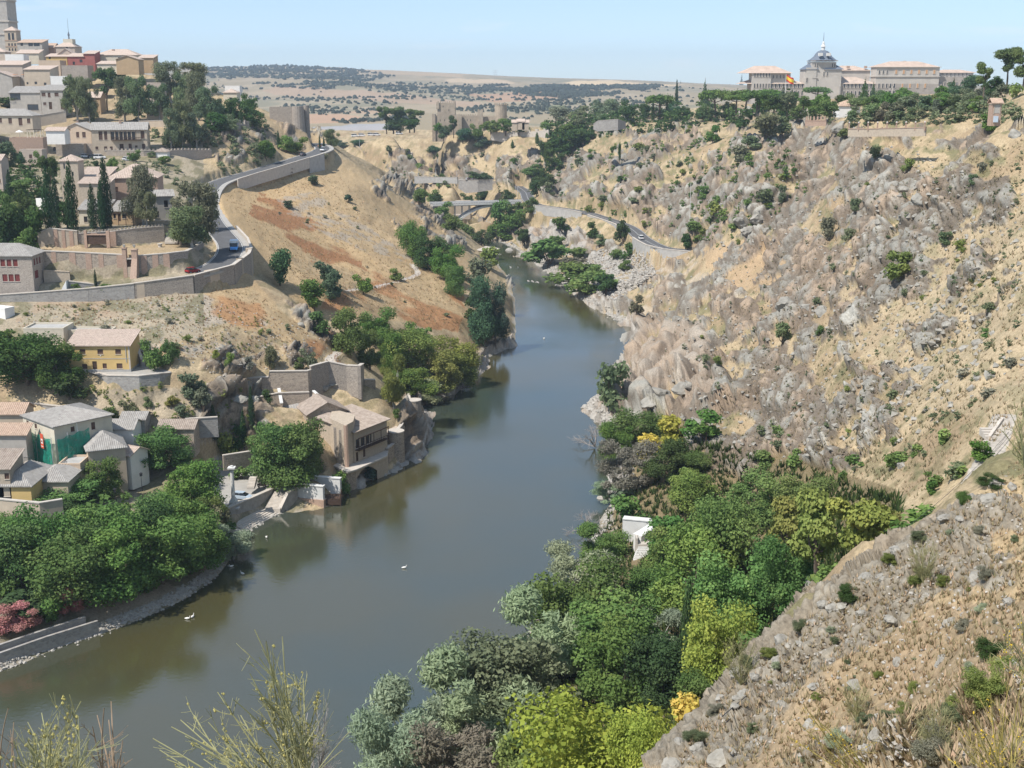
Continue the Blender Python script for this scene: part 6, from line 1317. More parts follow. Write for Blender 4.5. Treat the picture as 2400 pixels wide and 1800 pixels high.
slab('white_stone_wall','white block wall in tree shade behind the river block',632,734,1027,1035,5.0,.9,M_WST,1.2,8)
pf=empty('wooden_platform',atz(700,1090,0)); pf.rotation_euler=(0,0,.05); tag(pf,'dark wooden landing platform between the white walls','platform')
for i in range(6): part('plank',pf,M_WOOD,(i*.62,i*.62+.57,-1.2,2.4,1.55,1.65))
part('side_board',pf,M_WOOD,(-.1,3.8,-1.3,-1.2,.3,1.5)); part('side_board',pf,M_WOOD,(3.72,3.8,-1.2,2.4,.3,1.5))
for x,y in ((0,-1.2),(1.9,-1.2),(3.7,-1.2),(3.7,1.8),(0,2.3)): part('post',pf,M_WOOD,(x-.08,x+.08,y-.08,y+.08,-1,2.9)); 
part('handrail',pf,M_WOOD,(0,3.7,-1.24,-1.16,2.7,2.8)); part('handrail',pf,M_WOOD,(3.66,3.74,-1.2,1.8,2.7,2.8))
# ---- river house
zr=0.0
K0=atz(763,1035,1.8); 
def wq(u,D,z): return Vector(UDZ(u,D,z))
# main block: corner at u~752; left lit face (716..750), narrow face 750..766, balcony block 766..838
RH=empty('river_house',wq(720,272,4.5)); tag(RH,'old brick and stone house with wooden balcony rising from the river','house')
o0=RH.location.copy()
def poly_block(name,pts,z0,z1,mat,parent,o=None):
    o=o or o0; V_,Fc=prism([(p[0]-o.x,p[1]-o.y) for p in pts],z0-o.z,z1-o.z); return mesh_obj(name,V_,Fc,mat,parent)
a=wq(718,274,0); b=wq(751,268,0); c_=wq(767,271.5,0); d_=wq(771,277,0); e_=wq(722,283,0)
zt1=zat(914,270)
poly_block('tower_wall',[a,b,c_,d_,e_],2.5,zt1,M_BRKL,RH)
poly_block('quoin',[b+Vector((-.5,.06,0)),b+Vector((.06,-.06,0)),b+Vector((.45,.1,0)),b+Vector((0,.5,0))],4.5,zt1-.02,M_BRK,RH)
for i,uu in enumerate((730,741)): 
    p=a.lerp(b,(uu-718)/33)+Vector((-.02,-.05,0)); part('stone_strip',RH,M_STN,(p.x-o0.x-.5,p.x-o0.x+.5,p.y-o0.y-.06,p.y-o0.y+.12,1.5,zt1-o0.z-1.5))
g0_=wq(768,271,0); g1_=wq(838,282,0); dd=(g1_-g0_); dd.z=0; Lg=dd.length; dd.normalize(); aw=Vector((-dd.y,dd.x,0))
hbz=zat(930,272); 
bb_=house('river_house_wing','balcony wing of the river house facing the water',Vector((g0_.x,g0_.y,4.9)),Vector((g1_.x,g1_.y,4.9)),10,hbz-4.9,'shed',1.9,M_BRKL,M_ROOF,
  {'f':[(0.5,.15,.9,2.2,'door'),(3.2,.5,.9,2.0,'shut'),(.6,3.3,1.4,2.1,'dark'),(2.5,3.3,1.4,2.1,'dark'),(4.4,3.3,1.3,2.1,'dark'),(6.0,3.3,.6,2.1,'dark')],'r':[(1.0,1.5,.8,2.0,'shut'),(1.2,4.2,.9,1.6,'shut'),(4.0,4.4,.9,1.2,'shut')]},rib=.38,oh=.7)
bb_['label']='balcony wing of the river house with tiled shed roof over the water'
part('balcony_floor',bb_,M_WOOD,(.2,Lg-.9,-1.2,-.01,2.95,3.1)); part('balcony_rail',bb_,M_WOOD,(.2,Lg-.9,-1.2,-1.12,3.95,4.05))
for i in range(17): part('baluster',bb_,M_WOOD,(.25+i*(Lg-1.2)/16-.03,.25+i*(Lg-1.2)/16+.03,-1.19,-1.13,3.1,3.95))
for i in range(5): part('balcony_post',bb_,M_WOOD,(.25+i*(Lg-1.3)/4-.07,.25+i*(Lg-1.3)/4+.07,-1.2,-1.08,3.1,5.9))
part('balcony_header',bb_,M_WOOD,(.1,Lg-.8,-1.22,-1.06,5.85,6.05)); part('side_rail',bb_,M_WOOD,(.2,.26,-1.1,0,3.95,4.02))
# ledge terrace and arched base
l0=wq(718,270,0); l1=wq(752,264.5,0); l2=wq(772,266.5,0); l3=wq(838,277,0); l4=wq(842,286,0); l5=wq(720,284,0)
poly_block('terrace_slab',[l0,l1,l2,l3,l4,l5],4.45,4.85,M_CAP,RH)
m0=wq(720,271,0); m1=wq(740,266.2,0); m2=wq(752,265,0); m3=wq(770,267.2,0); m4=wq(772,273,0); m5=wq(722,280,0)
poly_block('base_wall',[m0,m1,m2,m3,m4,m5],-1,4.44,M_STT,RH)
n0=wq(815,274,0); n1=wq(838,277.5,0); n2=wq(840,284,0); n3=wq(816,282,0); poly_block('base_pier',[n0,n1,n2,n3],-1,4.44,M_BRKL,RH)
poly_block('base_back',[wq(771,277,0),wq(816,281,0),wq(816,286,0),wq(770,284,0)],-1,4.44,M_STN,RH)
# arch between
V_=[];Fc=[]; A0=wq(770,267.5,0); A1=wq(815,274,0); n=12
for i in range(n+1):
    t=i/n; p=A0.lerp(A1,t)-o0; z=2.2+1.9*math.sin(math.pi*t); q=Vector((-(A1-A0).y,(A1-A0).x,0)).normalized()*1.2
    V_+=[(p.x,p.y,z-o0.z),(p.x,p.y,4.44-o0.z),(p.x+q.x,p.y+q.y,z-o0.z)]
for i in range(n): k=3*i; Fc+=[(k,k+3,k+4,k+1),(k,k+2,k+5,k+3)]
mesh_obj('arch',V_,Fc,M_BRKL,RH)
# main tiled roof behind the tower and gabled stone house
H('river_house_main','gabled brick and stone main body of the river house behind the plane tree',(wq(668,278,5.5),wq(752,282,5.5),zat(890,280)-5.5),9,'gable',2.4,M_STT,M_ROOF,ridge='y',rib=.38,winpx=[(706,917,1.2,2.2,'dark')],oh=.5)
H('river_house_main','rear courtyard roof of the river house with long tile ribs',(wq(730,292,6.5),wq(800,296,6.5),zat(885,293)-6.5),6,'hip',1.3,M_BRKL,M_ROOFP,rib=.38)
H('river_house_main','grey roofed block behind the crown of the plane tree',(wq(598,284,8),wq(664,284,8),zat(890,284)-8),8,'hip',2.2,M_STT,M_ROOFG,rib=.38)
# garden walls above the house
walline('garden_wall','long tan rubble wall with pale coping above the river house',[W3(530,288,818,850),W3(580,289,815,870),W3(582,289,803,870),W3(665,290,802,880),W3(672,291,800,885)],th=.6,mat=M_STT,piers=[(0,0,.9,.2,.5)],pierm=M_BEI)
walline('garden_wall','shaded rubble wall with gate steps at the end of the white path',[W3(672,291,792,885),W3(710,296,782,840),W3(748,296,790,840),W3(779,294,791,850)],th=.6,mat=M_STN)
walline('garden_wall','rough wall section standing right of the rock cave',[W3(779,294,791,850),W3(786,300,786,860)],th=.8,mat=M_STN)
walline('garden_wall','narrow lower wall between the shady trees and the courtyard',[W3(787,299,821,860),W3(811,300,821,870)],th=.6,mat=M_STT)
walline('sloping_wall','sloping white topped wall descending to the river house roof, left one',[W3(600,287,840,880),W3(606,283,872,890)],th=.5,mat=M_STT,capm=M_WST)
walline('sloping_wall','sloping white topped wall descending to the river house roof, right one',[W3(675,289,845,880),W3(700,285,868,890)],th=.5,mat=M_STT,capm=M_WST)
walline('patio_wall','pinkish courtyard wall with pierced brick railing behind the river house',[W3(722,297,868,890),W3(790,300,866,890)],th=.4,mat=M_PEA,crenel=(.7,.35,.5))
H('tile_roofed_shed','small shed with ribbed grey roof under the rock cave',(wq(728,300,11),wq(760,301,11),2.2),3,'gable',.6,M_BEI,M_ROOFG,rib=.35,cat='shed')
part('cistern',empty('stone_cistern',wq(765,301,11.2)),M_CAP,(0,3,0,3,-1,2.4)); tag(bpy.data.objects['stone_cistern'],'square pale stone cistern box beside the tiled shed','cistern')
def turret(label,u,v0,v1,D,r,mat):
    zb=zat(v1,D);zt=zat(v0,D); e=empty('round_turret',wq(u,D,zb)); tag(e,label,'tower','round turrets by the river house'); V_,Fc=tube([(0,0,-3),(0,0,zt-zb)],[r*1.08,r],18); mesh_obj('wall',V_,Fc,mat,e); V_,Fc=tube([(0,0,zt-zb),(0,0,zt-zb+.25)],[r+.12,r+.12],18); Fc.append(tuple(range(18,36))); mesh_obj('coping',V_,Fc,M_CAP,e)
turret('round stone turret base at the garden terrace corner by the water',857,932,1000,287,1.9,M_STT); turret('small round brick turret behind the courtyard of the river house',832,862,885,300,1.9,M_BRKL); turret('round ruined turret on the shore beyond the house terrace',896,865,935,308,1.8,M_STN)
zt_=zat(926,291)
ter=mesh_obj('garden_terrace',[wq(836,285,zt_),wq(853,286,zt_),wq(880,300,zt_),wq(884,312,zt_),wq(850,310,zt_),wq(836,298,zt_)],[tuple(range(6))],M_PNK); tag(ter,kind='structure')
walline('river_wall','curved stone river wall of the garden terrace',[(wq(858,286,0).x,wq(858,286,0).y,zt_+.5,0),(wq(870,292,0).x,wq(870,292,0).y,zt_+.5,0),(wq(880,300,0).x,wq(880,300,0).y,zt_+.5,0),(wq(888,310,0).x,wq(888,310,0).y,zt_+2.5,0),(wq(884,318,0).x,wq(884,318,0).y,zt_+3.5,0)],th=.6,mat=M_STN)
walline('river_wall','low stone wall under the house side by the rocks',[(wq(840,281,0).x,wq(840,281,0).y,5.3,0),(wq(853,285,0).x,wq(853,285,0).y,5.3,0)],th=.6,mat=M_STT)
walline('river_wall','upper stone bank wall above the waterline at the lower left',[W3(-60,178,1410,1425),W3(0,180.6,1393,1408),W3(90,185.6,1363,1378),W3(185,191.5,1332,1346)],th=.5,mat=M_STG,cap=False)
walline('river_wall','lower stone bank wall along the waterline at the lower left',[W3(-60,176.5,1428,1450),W3(0,179,1411,1432),W3(100,184.8,1376,1396),W3(212,191.2,1341,1358)],th=.5,mat=M_STG,cap=False)
walline('garden_wall','low inner rubble wall below the long garden wall',[W3(540,284,862,885),W3(600,285,850,880),W3(668,287,848,880)],th=.5,mat=M_STT)
# ---- church quarter behind the cypresses
zc=51.3
tw=H('church_tower','square pale brick church tower with pyramid tile roof among cypresses',(wq(139,364,zc),wq(177,364,zc),zat(348,364)-zc),5.2,'hip',1.7,M_BRKL,M_ROOFP,rib=.5,cat='tower',oh=.35,winpx=[(148,365,.5,1.6,'slit'),(165,380,.5,1.2,'slit')])
H('church_building','church nave with pale tile roof right of the square tower',(wq(178,370,zc),wq(238,370,zc),zat(381,370)-zc),9,'shed',2.0,M_PNK,M_ROOFP,rib=.5,winpx=[(190,400,.9,1.2,'shut'),(215,400,.9,1.2,'shut')],cat='church')
H('church_building','domed apse block with fanned tile roof right of the nave',(wq(240,366,zc),wq(345,368,zc),zat(385,366)-zc),13,'hip',3.6,M_BRK,M_ROOFP,rib=.5,winpx=[(256,415,.9,1.5,'shut'),(270,440,.9,1.5,'shut')],cat='church',chim=((4,5,9.2,.5,1.2),))
H('church_building','lower brick chapel wing before the apse',(wq(176,358,zc),wq(240,358,zc),zat(396,358)-zc),6,'shed',1.2,M_BRKL,M_ROOFP,rib=.5,cat='church')
H('porch_house','low cream porch house with grey tiled roof behind the slim cypresses',(wq(172,345,zc-.1),wq(232,345,zc-.1),zat(452,345)-zc),7,'shed',1.9,M_CRM,M_ROOFG,rib=.45,winpx=[(186,480,1.0,1.6,'dark')])
ph=H('porch_house','low brown porch house with dark openings and balustrade steps',(wq(243,344,zc-.1),wq(293,344,zc-.1),zat(455,344)-zc),7,'shed',2.0,M_OCH,M_ROOFG,rib=.45,winpx=[(249,472,.7,1.3,'dark'),(259,478,.8,2.2,'door'),(270,472,1.2,1.2,'dark')])
for i in range(4): part('porch_post',ph,M_WOOD,(.1+i*2.05,.25+i*2.05,-1.6,-1.45,0,3.2))
part('porch_beam',ph,M_WOOD,(.1,6.4,-1.6,-1.45,3.2,3.4))
H('gabled_house','brown gabled house with dark shuttered windows by the road',(wq(335,354,zc-.5),wq(378,356,zc-.5),zat(420,354)-zc),7,'gable',1.4,M_GRY,M_ROOFG,ridge='x',rib=.45,winpx=[(340,470,1.2,1.8,'dark'),(361,448,1.1,2.0,'dark')])
H('white_house','narrow white house wall seen between the cypresses',(wq(80,368,52),wq(94,366,52),zat(432,367)-52),5,'flat',0,M_WHT,M_WHT,winpx=[(84,470,.8,1.2,'white')])
H('pink_house','pink house with a tile roof at the left edge by the pines',(wq(-30,395,53),wq(10,395,53),zat(345,395)-53),6,'gable',1.5,M_PNK,M_ROOFP,rib=.5,winpx=[(3,395,.8,1.2,'shut')])
walline('stepped_wall','grey retaining wall stepping down below the parked cars',[W3(345,506,392,420),W3(358,508,384,420),W3(392,512,378,415),W3(394,513,352,405),W3(412,515,352,400),W3(440,519,355,392),W3(470,524,358,384),W3(505,532,362,374)],th=.6,mat=M_CON,cap=True)
car_mat=plain('gravel_yard',(0.46,0.40,0.33),var=.1); 
walline('crenellated_wall','pale crenellated wall above the line of parked cars',[W3(186,515,326,345),W3(225,513,325,345),W3(310,512,326,345),W3(362,515,326,345),W3(398,522,324,342),W3(457,532,325,345)],th=.6,mat=M_STR,crenel=(1.5,.8,.8))
H('gatehouse','little gatehouse with pyramid roof on the crenellated wall',(wq(337,510,zat(348,510)),wq(362,510,zat(348,510)),zat(328,510)-zat(348,510)),4,'hip',1.4,M_WHT,M_ROOF,rib=.6,cat='gatehouse')
# balcony house
zb=zat(329,515)
H('balcony_house','left gabled wing of the large peach and stone house with chimney',(wq(135,514,zb),wq(200,514,zb),zat(281,514)-zb),14,'gable',2.7,M_PEA,M_ROOFG,ridge='y',rib=.7,winpx=[(150,301,1.7,3.2,'shut'),(171,297,1.2,2.2,'shut'),(184.5,297,1.4,2.2,'shut')],chim=((5.5,5,10.8,.8,1.6),),plinth=(M_STR,3.6))
bh=H('balcony_house','right wing of the peach and stone house with long wooden gallery',(wq(200.5,512,zb),wq(320,516,zb),zat(280,513)-zb),12,'gable',2.7,M_BEI,M_ROOFG,rib=.7,winpx=[(220,302,1.5,3.4,'shut'),(231,302,1.2,3.4,'shut'),(311,299,1.3,3.0,'shut'),(210,323,1.1,1.2,'shut'),(229,326,1.2,1.8,'shut'),(241,325,1.1,1.6,'shut'),(263.5,328,1.6,3.2,'door'),(282,321,1.2,2.0,'shut'),(295,319,1.0,.9,'shut'),(311,322,1.2,2.1,'shut')]+[(246+i*9,302,1.3,3.2,'dark') for i in range(6)],chim=((11,5,10.9,.8,1.8),))
s0=(240-200.5)/119.5*23.2; s1=(301-200.5)/119.5*23.2; zl=zat(302,514)-zb
part('gallery_panel',bh,M_BLUEW,(s0,s1,-.05,-.003,zl+1.2,zl+3.6)) if 0 else None
part('gallery_floor',bh,M_WOOD,(s0,s1,-1.3,-.01,zl-.2,zl)); part('gallery_rail',bh,M_WOOD,(s0,s1,-1.3,-1.2,zl+.85,zl+1.0)); part('gallery_header',bh,M_WOOD,(s0,s1,-1.3,-1.15,zl+3.5,zl+3.7))
for i in range(7): part('gallery_post',bh,M_WOOD,(s0+i*(s1-s0)/6-.08,s0+i*(s1-s0)/6+.08,-1.3,-1.14,zl,zl+3.5))
for i in range(28): part('baluster',bh,M_WOOD,(s0+i*(s1-s0)/28,s0+i*(s1-s0)/28+.08,-1.28,-1.22,zl,zl+.85))
H('stone_annex','stone lean to annex left of the peach house',(wq(122,508,zb-1),wq(182,509,zb-1),zat(313,508)-zb+1),5,'flat',0,M_STR,M_CON)
H('beige_house','beige house with brown shutters and long grey roof at the upper left edge',(wq(-60,505,zat(272,505)),wq(71,505,zat(272,505)),zat(250,505)-zat(272,505)),9,'hip',2.6,M_BEI,M_ROOFG,rib=.7,winpx=[(1.5,265,1.4,1.8,'shut'),(23,267,1.4,2.2,'shut'),(45,271,1.5,3.0,'shut'),(63,266,1.3,1.8,'shut'),(-22,267,1.4,2.2,'shut')])
H('dark_balcony_house','house with deep dark loggia and white pillar under grey tiles',(wq(23,575,zat(240,575)),wq(90,575,zat(240,575)),zat(200,575)-zat(240,575)),9,'shed',2.6,M_GRY,M_ROOFG,rib=.7,winpx=[(36,216,4.6,3.0,'dark'),(62,216,6.5,3.4,'dark'),(72,238,5.0,2.6,'dark')])
H('dark_balcony_house','grey plastered two storey house joined right of the loggia house',(wq(90.5,573,zat(238,573)),wq(138,573,zat(238,573)),zat(195,573)-zat(238,573)),9,'shed',2.2,M_GRY,M_ROOFG,rib=.7,winpx=[(97,208,1.8,1.6,'shut'),(109,210,1.2,2.0,'shut'),(125,208,1.8,1.6,'shut'),(98,227,1.4,1.2,'shut'),(110,236,1.4,3.2,'door'),(135,236,1.2,3.0,'shut')])
H('peach_terrace_house','peach building with awning terrace left of the peach house',(wq(22,478,zat(322,478)),wq(94,480,zat(322,478)),zat(300,478)-zat(322,478)),8,'flat',0,M_BRK,M_PNK)
pg=empty('terrace_pergola',wq(60,482,zat(298,482))); tag(pg,'wooden pergola on the terrace with white parasol','pergola')
for x in (0,2.5,5): part('post',pg,M_CRM,(x-.12,x+.12,-.12,.12,0,3.0)); part('post',pg,M_CRM,(x-.12,x+.12,2.6,2.8,0,3.0))
for i in range(8): part('rafter',pg,M_WOOD,(-.3+i*.75,-.15+i*.75,-.4,3.1,3.0,3.15))
um=empty('parasol',wq(43,482,zat(298,482))); tag(um,'white parasol on the brick terrace','parasol'); V_,Fc=tube([(0,0,2.2),(0,0,3.0)],[1.6,.05],8); mesh_obj('canopy',V_,Fc,M_WHT,um); V_,Fc=tube([(0,0,0),(0,0,2.9)],[.05,.05],6); mesh_obj('pole',V_,Fc,M_METAL,um)
H('pink_house','small pink house with one brown window below the terrace',(wq(44,470,zat(346,470)),wq(92,470,zat(346,470)),zat(325,470)-zat(346,470)),5,'flat',0,M_PNK,M_CAP,winpx=[(67,342,1.1,1.4,'shut')])
H('low_white_house','low white house with grey roof left of the stone annex',(wq(100,500,zat(298,500)),wq(140,500,zat(298,500)),zat(282,500)-zat(298,500)),6,'gable',1.2,M_WHT,M_ROOFP,rib=.7)
walline('boundary_wall','low beige boundary wall climbing behind the beige house',[W3(72,525,252,268),W3(142,530,240,255)],th=.5,mat=M_BEI)
# ---- skyline of the old town
def T(name,label,u0,u1,D,vb,vt,depth,roof,rh,wall,roofm,win=(),**kw):
    return H(name,label,spot(u0,u1,D,vb,vt),depth,roof,rh,wall,roofm,winpx=list(win),rib=kw.pop('rib',None),simple=True,group='houses of the old town skyline',**kw)
ct=T('cathedral_tower','tall grey stone cathedral tower cut by the upper left corner',-26,24,850,120,-60,16,'flat',0,M_GRY,M_GRY,[(-2,40,3.0,6.5,'dark'),(-2,85,2.5,4,'dark')],cat='tower',)
for v in (1,47,75): part('string_course',ct,M_CAP,(-.5,16.4,-.5,.0-.003,zat(v,850)-ct.location.z,zat(v,850)-ct.location.z+1.0)); part('string_course',ct,M_CAP,(16.0,16.5,-.002,15,zat(v,850)-ct.location.z,zat(v,850)-ct.location.z+1.0))
mt=T('brick_bell_tower','slender brick bell tower with arched openings before the cathedral',14,39,700,122,66,6.5,'hip',2.2,M_BRKL,M_ROOFP,[(24,87,1.3,3.8,'dark'),(32,87,1.3,3.8,'dark'),(22,100,.9,1.6,'dark'),(28.5,100,.9,1.6,'dark'),(35,100,.9,1.6,'dark'),(22,110,.9,1.4,'dark'),(28.5,110,.9,1.4,'dark'),(35,110,.9,1.4,'dark')],cat='tower')
for v in (88,101): part('string_course',mt,M_BRK,(-.2,6.8,-.2,-.003,zat(v,700)-mt.location.z,zat(v,700)-mt.location.z+.4))
T('town_house','grey house with dark top floor windows and red roof beside the bell tower',40,93,690,128,92,10,'shed',1.8,M_GRY,M_ROOFR,[(50,97,1.4,1.6,'dark'),(69,99,2.4,1.8,'dark'),(82,99,3.2,1.8,'dark'),(80,112,1.6,1.4,'dark')])
T('town_house','dark brown roofed house behind the yellow house',93,118,700,125,102,9,'gable',2.2,M_BRK,M_ROOFR)
T('town_house','low house with orange tile roof before the bell tower',36,84,670,128,115,7,'shed',1.8,M_CRM,M_ROOFP)
T('town_house','small white cube house below the bell tower',12,52,640,136,119,7,'flat',0,M_WHT,M_WHT)
T('town_house','tiled roof block left of the white cube house',-30,12,650,128,112,8,'hip',2.0,M_PNK,M_ROOFP)
T('town_house','long low roof terrace below the white cube',-20,50,620,165,140,12,'shed',2.0,M_PNK,M_ROOFP)
T('town_house','grey gabled wall at the left edge above the loggia house',-30,30,600,212,165,10,'gable',2.4,M_GRY,M_ROOFP,ridge='y')
T('town_house','large blank beige wall building in the middle of the old town',54,110,600,186,150,12,'shed',1.8,M_BEI,M_ROOFP,[(60,182,.9,1.0,'dark'),(78,182,1.2,1.2,'dark'),(98,184,1.2,1.2,'dark')])
T('town_house','grey house with orange awnings on its roof',30,56,610,190,168,8,'flat',0,M_GRY,M_PEA)
for i,u in enumerate((32,50,71)):
    a_=empty('awning',wq(u,606,zat(167 if i<2 else 160,606))); tag(a_,f'orange sun awning on the old town roof terrace, {ORD[i]}','awning','orange awnings'); part('cloth',a_,plain('orange_cloth',(0.75,0.32,0.10),var=.05) if i==0 else bpy.data.materials['orange_cloth'],(-.9,.9,0,1.8,1.2,1.35)); part('post',a_,M_METAL,(-.85,-.78,0,.07,-.5,1.2)); part('post',a_,M_METAL,(.78,.85,0,.07,-.5,1.2))
T('town_house','peach house with one dark window under the church dome',86,132,640,165,132,9,'flat',0,M_PEA,M_PEA,[(118,147,1.2,1.2,'dark'),(116,160,2.0,1.4,'dark')])
T('town_house','white terrace parapet house left of the tall gum trees',109,145,600,182,166,6,'flat',0,M_WHT,M_WHT)
T('town_house','yellow house left of the red house',100,145,660,134,122,8,'shed',1.5,M_YEL,M_ROOFP,[(108,127,1.1,1.2,'dark')])
T('town_house','stone house with wooden roof deck below the red house',134,190,625,160,143,9,'flat',0,M_STR,M_BEI)
T('town_house','dark red plaster house, its lower left wing',147,182,650,142,122,8,'shed',1.6,M_RED,M_ROOFP,[(160,140,1.2,1.6,'dark'),(176,135,1.5,1.5,'dark')])
T('town_house','dark red plaster house with sloping roof line',182,206,650,145,116,9,'shed',1.6,M_RED,M_ROOFP)
T('town_house','cream house with hipped tile roof and four small windows on the skyline',207,297,660,140,119,13,'hip',3.0,M_CRM,M_ROOFP,[(210,131,.8,1.8,'dark'),(215,131,.8,1.8,'dark'),(259,129,1.5,1.3,'dark'),(285,125,1.5,1.2,'dark')],chim=((8,5,6.5,1.0,1.2),))
T('town_house','ochre blank gable house at the right end of the skyline',252,300,630,150,128,9,'gable',1.8,M_OCH,M_ROOFP,ridge='y')
T('town_house','brown house end wall beside the ochre gable',300,332,650,147,125,9,'shed',1.6,M_OCH,M_ROOFP)
T('town_house','low tile roof in front of the cream skyline house',210,255,632,148,138,8,'shed',1.4,M_CRM,M_ROOFP)
cd=T('church_dome','low tiled church dome drum with dormers under a thin spire',122,163,690,122,101,11,'hip',3.4,M_PNK,M_ROOFP,[(146,97+9,1.2,1.2,'dark')],cat='church')
part('lantern',cd,M_CRM,(3.2,8.2,3,8,2.6+3,9.2)); V_,Fc=tube([(5.6,5.5,9.0),(5.6,5.5,11),(5.6,5.5,11.2),(5.6,5.5,13.2)],[.45,.35,.7,.1],8); mesh_obj('spire',V_,Fc,M_SLATE,cd); V_,Fc=tube([(5.6,5.5,13),(5.6,5.5,20)],[.09,.05],5); mesh_obj('cross_rod',V_,Fc,M_IRON,cd)
T('church_gable','pale gabled church front with tile edge before the dome',126,160,665,126,117,6,'gable',2.8,M_PNK,M_ROOFP,[(146,117,1.3,1.3,'dark')],ridge='y',cat='church')
T('town_house','terracotta house between the eucalyptus trees',320,350,600,225,180,9,'flat',0,M_PNK,M_CAP,[(326,212,2.0,4.0,'dark'),(337,200,1.2,2.4,'dark'),(332,245,1.5,5,'dark')])
T('town_house','ochre tile roofed house under the eucalyptus trees',184,218,590,240,210,8,'gable',2.4,M_OCH,M_ROOFP,[(200,230,1.5,1.5,'dark')])
T('town_house','long low house behind the garden wall right of the eucalyptus',318,352,575,262,228,7,'shed',1.4,M_BEI,M_ROOFG,[(328,250,1.5,3.0,'dark')])
T('town_house','white flat roof house behind the dark trees of the spur',440,470,640,235,220,6,'flat',0,M_WHT,M_WHT)
T('town_house','house with pale tile roof at the end of the spur trees',484,513,645,235,200,8,'hip',1.8,M_CRM,M_ROOFP,[(500,228,1.4,4,'dark')])
T('town_house','white pavilion roof among the spur trees',486,518,655,195,187,6,'flat',0,M_WHT,M_WHT)
walline('garden_wall','beige garden wall with pillars under the tall eucalyptus',[W3(300,562,262,280),W3(360,560,260,280)],th=.5,mat=M_BEI)
walline('crenellated_wall','old crenellated wall standing on the rocky crag',[W3(455,545,270,295),W3(500,552,269,293),W3(537,560,269,293)],th=.8,mat=M_STN,crenel=(3.2,.9,2.0),piers=[(1,.35,1.6,.3,1.2),(1,.95,1.2,.3,1.5)])
# ruin bastion
e=empty('ruined_bastion',wq(645,620,zat(272,620))); tag(e,'ruined round stone bastion with two towers above the road bend','ruin')
V_,Fc=tube([(0,0,-4),(0,0,9.4)],[3.4,2.8],16); Fc.append(tuple(range(16,32))); mesh_obj('tower',V_,Fc,M_STN,e)
V_,Fc=tube([(3.4,4,-6),(3.4,4,9.8)],[1.6,1.4],12); Fc.append(tuple(range(12,24))); mesh_obj('tower',V_,Fc,M_STN,e)
part('curtain_wall',e,M_STN,(-14,-2,0,1.2,-4,9.2))
# ================================================================ CASTLE, ACADEMY, BRIDGE
M_CAS=plain('castle_stone',(0.42,0.35,0.27),var=.15,scale=.3,bump=.3)
def merl(e,x0,x1,y0,y1,z,st,w_,h,mat):
    def row(a,b,fn):
        n=max(1,int(abs(b-a)/st))
        for k in range(n):
            t=a+(b-a)*(k+.5)/n; part('merlon',e,mat,fn(t))
    row(x0,x1,lambda t:(t-w_/2,t+w_/2,y0,y0+.6,z,z+h)); row(y0+1,y1,lambda t:(x1-.6,x1,t-w_/2,t+w_/2,z,z+h)); row(y0+1,y1,lambda t:(x0,x0+.6,t-w_/2,t+w_/2,z,z+h))
zc=zat(288,925)
cs=empty('castle',wq(945,925,zc)); tag(cs,'medieval stone castle with square keep and crenellated curtain walls','castle')
kx=lambda u:(u-945)/F*925/math.cos(PITCH)*.985; kz=lambda v:zat(v,925)-zc
part('keep',cs,M_CAS,(kx(945),kx(982),3,14,-3,kz(222))); merl(cs,kx(945),kx(982),3,14,kz(222),1.6,.8,1.1,M_CAS)
part('bartizan',cs,M_CAS,(kx(943),kx(949),2.2,4,kz(236),kz(221)))
part('curtain_wall',cs,M_CAS,(kx(934),kx(993),0,1.5,-6,kz(249))); merl(cs,kx(934),kx(993),0,1.4,kz(249),1.6,.8,1.0,M_CAS)
part('curtain_wall',cs,M_CAS,(kx(993),kx(1031),4,5.5,-6,kz(250))); merl(cs,kx(993),kx(1031),4,5.4,kz(250),1.6,.8,1.0,M_CAS)
part('corner_turret',cs,M_CAS,(kx(1029),kx(1040),2,6,-8,kz(239))); merl(cs,kx(1029),kx(1040),2,6,kz(239),1.5,.8,1.0,M_CAS)
part('corner_turret',cs,M_CAS,(kx(988),kx(996),-1,3,-6,kz(247))); part('corner_turret',cs,M_CAS,(kx(935),kx(941),-1,2,-6,kz(246)))
V_,Fc=tube([(kx(1077),16,-6),(kx(1077),16,kz(227))],[4.7,4.5],18); Fc.append(tuple(range(18,36))); mesh_obj('round_tower',V_,Fc,M_CAS,cs)
for k in range(14): t=k*6.283/14; x,y=kx(1077)+4.4*math.cos(t),16+4.4*math.sin(t); part('merlon',cs,M_CAS,(x-.45,x+.45,y-.45,y+.45,kz(227),kz(223.5)))
part('curtain_wall',cs,M_CAS,(kx(1040),kx(1066),8,9.5,-6,kz(252)))
for u,v in ((957,232),(969,240),(1007,262),(1014,262),(951,262),(960,262)): part('arrow_slit',cs,M_GLASS,(kx(u)-.25,kx(u)+.25,-.03 if u<993 else 3.97,.0 if u<993 else 3.995,kz(v),kz(v)+1.3)) if v>245 else part('arrow_slit',cs,M_GLASS,(kx(u)-.25,kx(u)+.25,2.96,2.995,kz(v),kz(v)+1.3))
walline('city_wall','pale ruined city wall on the ridge right of the castle',[W3(1060,900,285,298),W3(1100,895,287,305),W3(1150,885,284,302),W3(1185,875,280,300)],th=1.2,mat=M_CAP,cap=False,crenel=(5,2.2,1.2))
walline('retaining_wall','pale grey stone bastion wall on the ridge with railing',[W3(1282,705,268,274),W3(1292,695,261,278),W3(1335,692,258,275),W3(1352,700,264,272)],th=1,mat=M_STG)
walline('retaining_wall','lit stone retaining wall of the small car park below the castle',[W3(990,800,388,402),W3(1005,798,390,412),W3(1032,795,389,410),W3(1064,795,389,405)],th=1,mat=M_STG)
walline('retaining_wall','low concrete wall along the far road under the castle rocks',[W3(895,850,381,392),W3(940,845,383,390),W3(988,835,383,392)],th=.8,mat=M_CON)
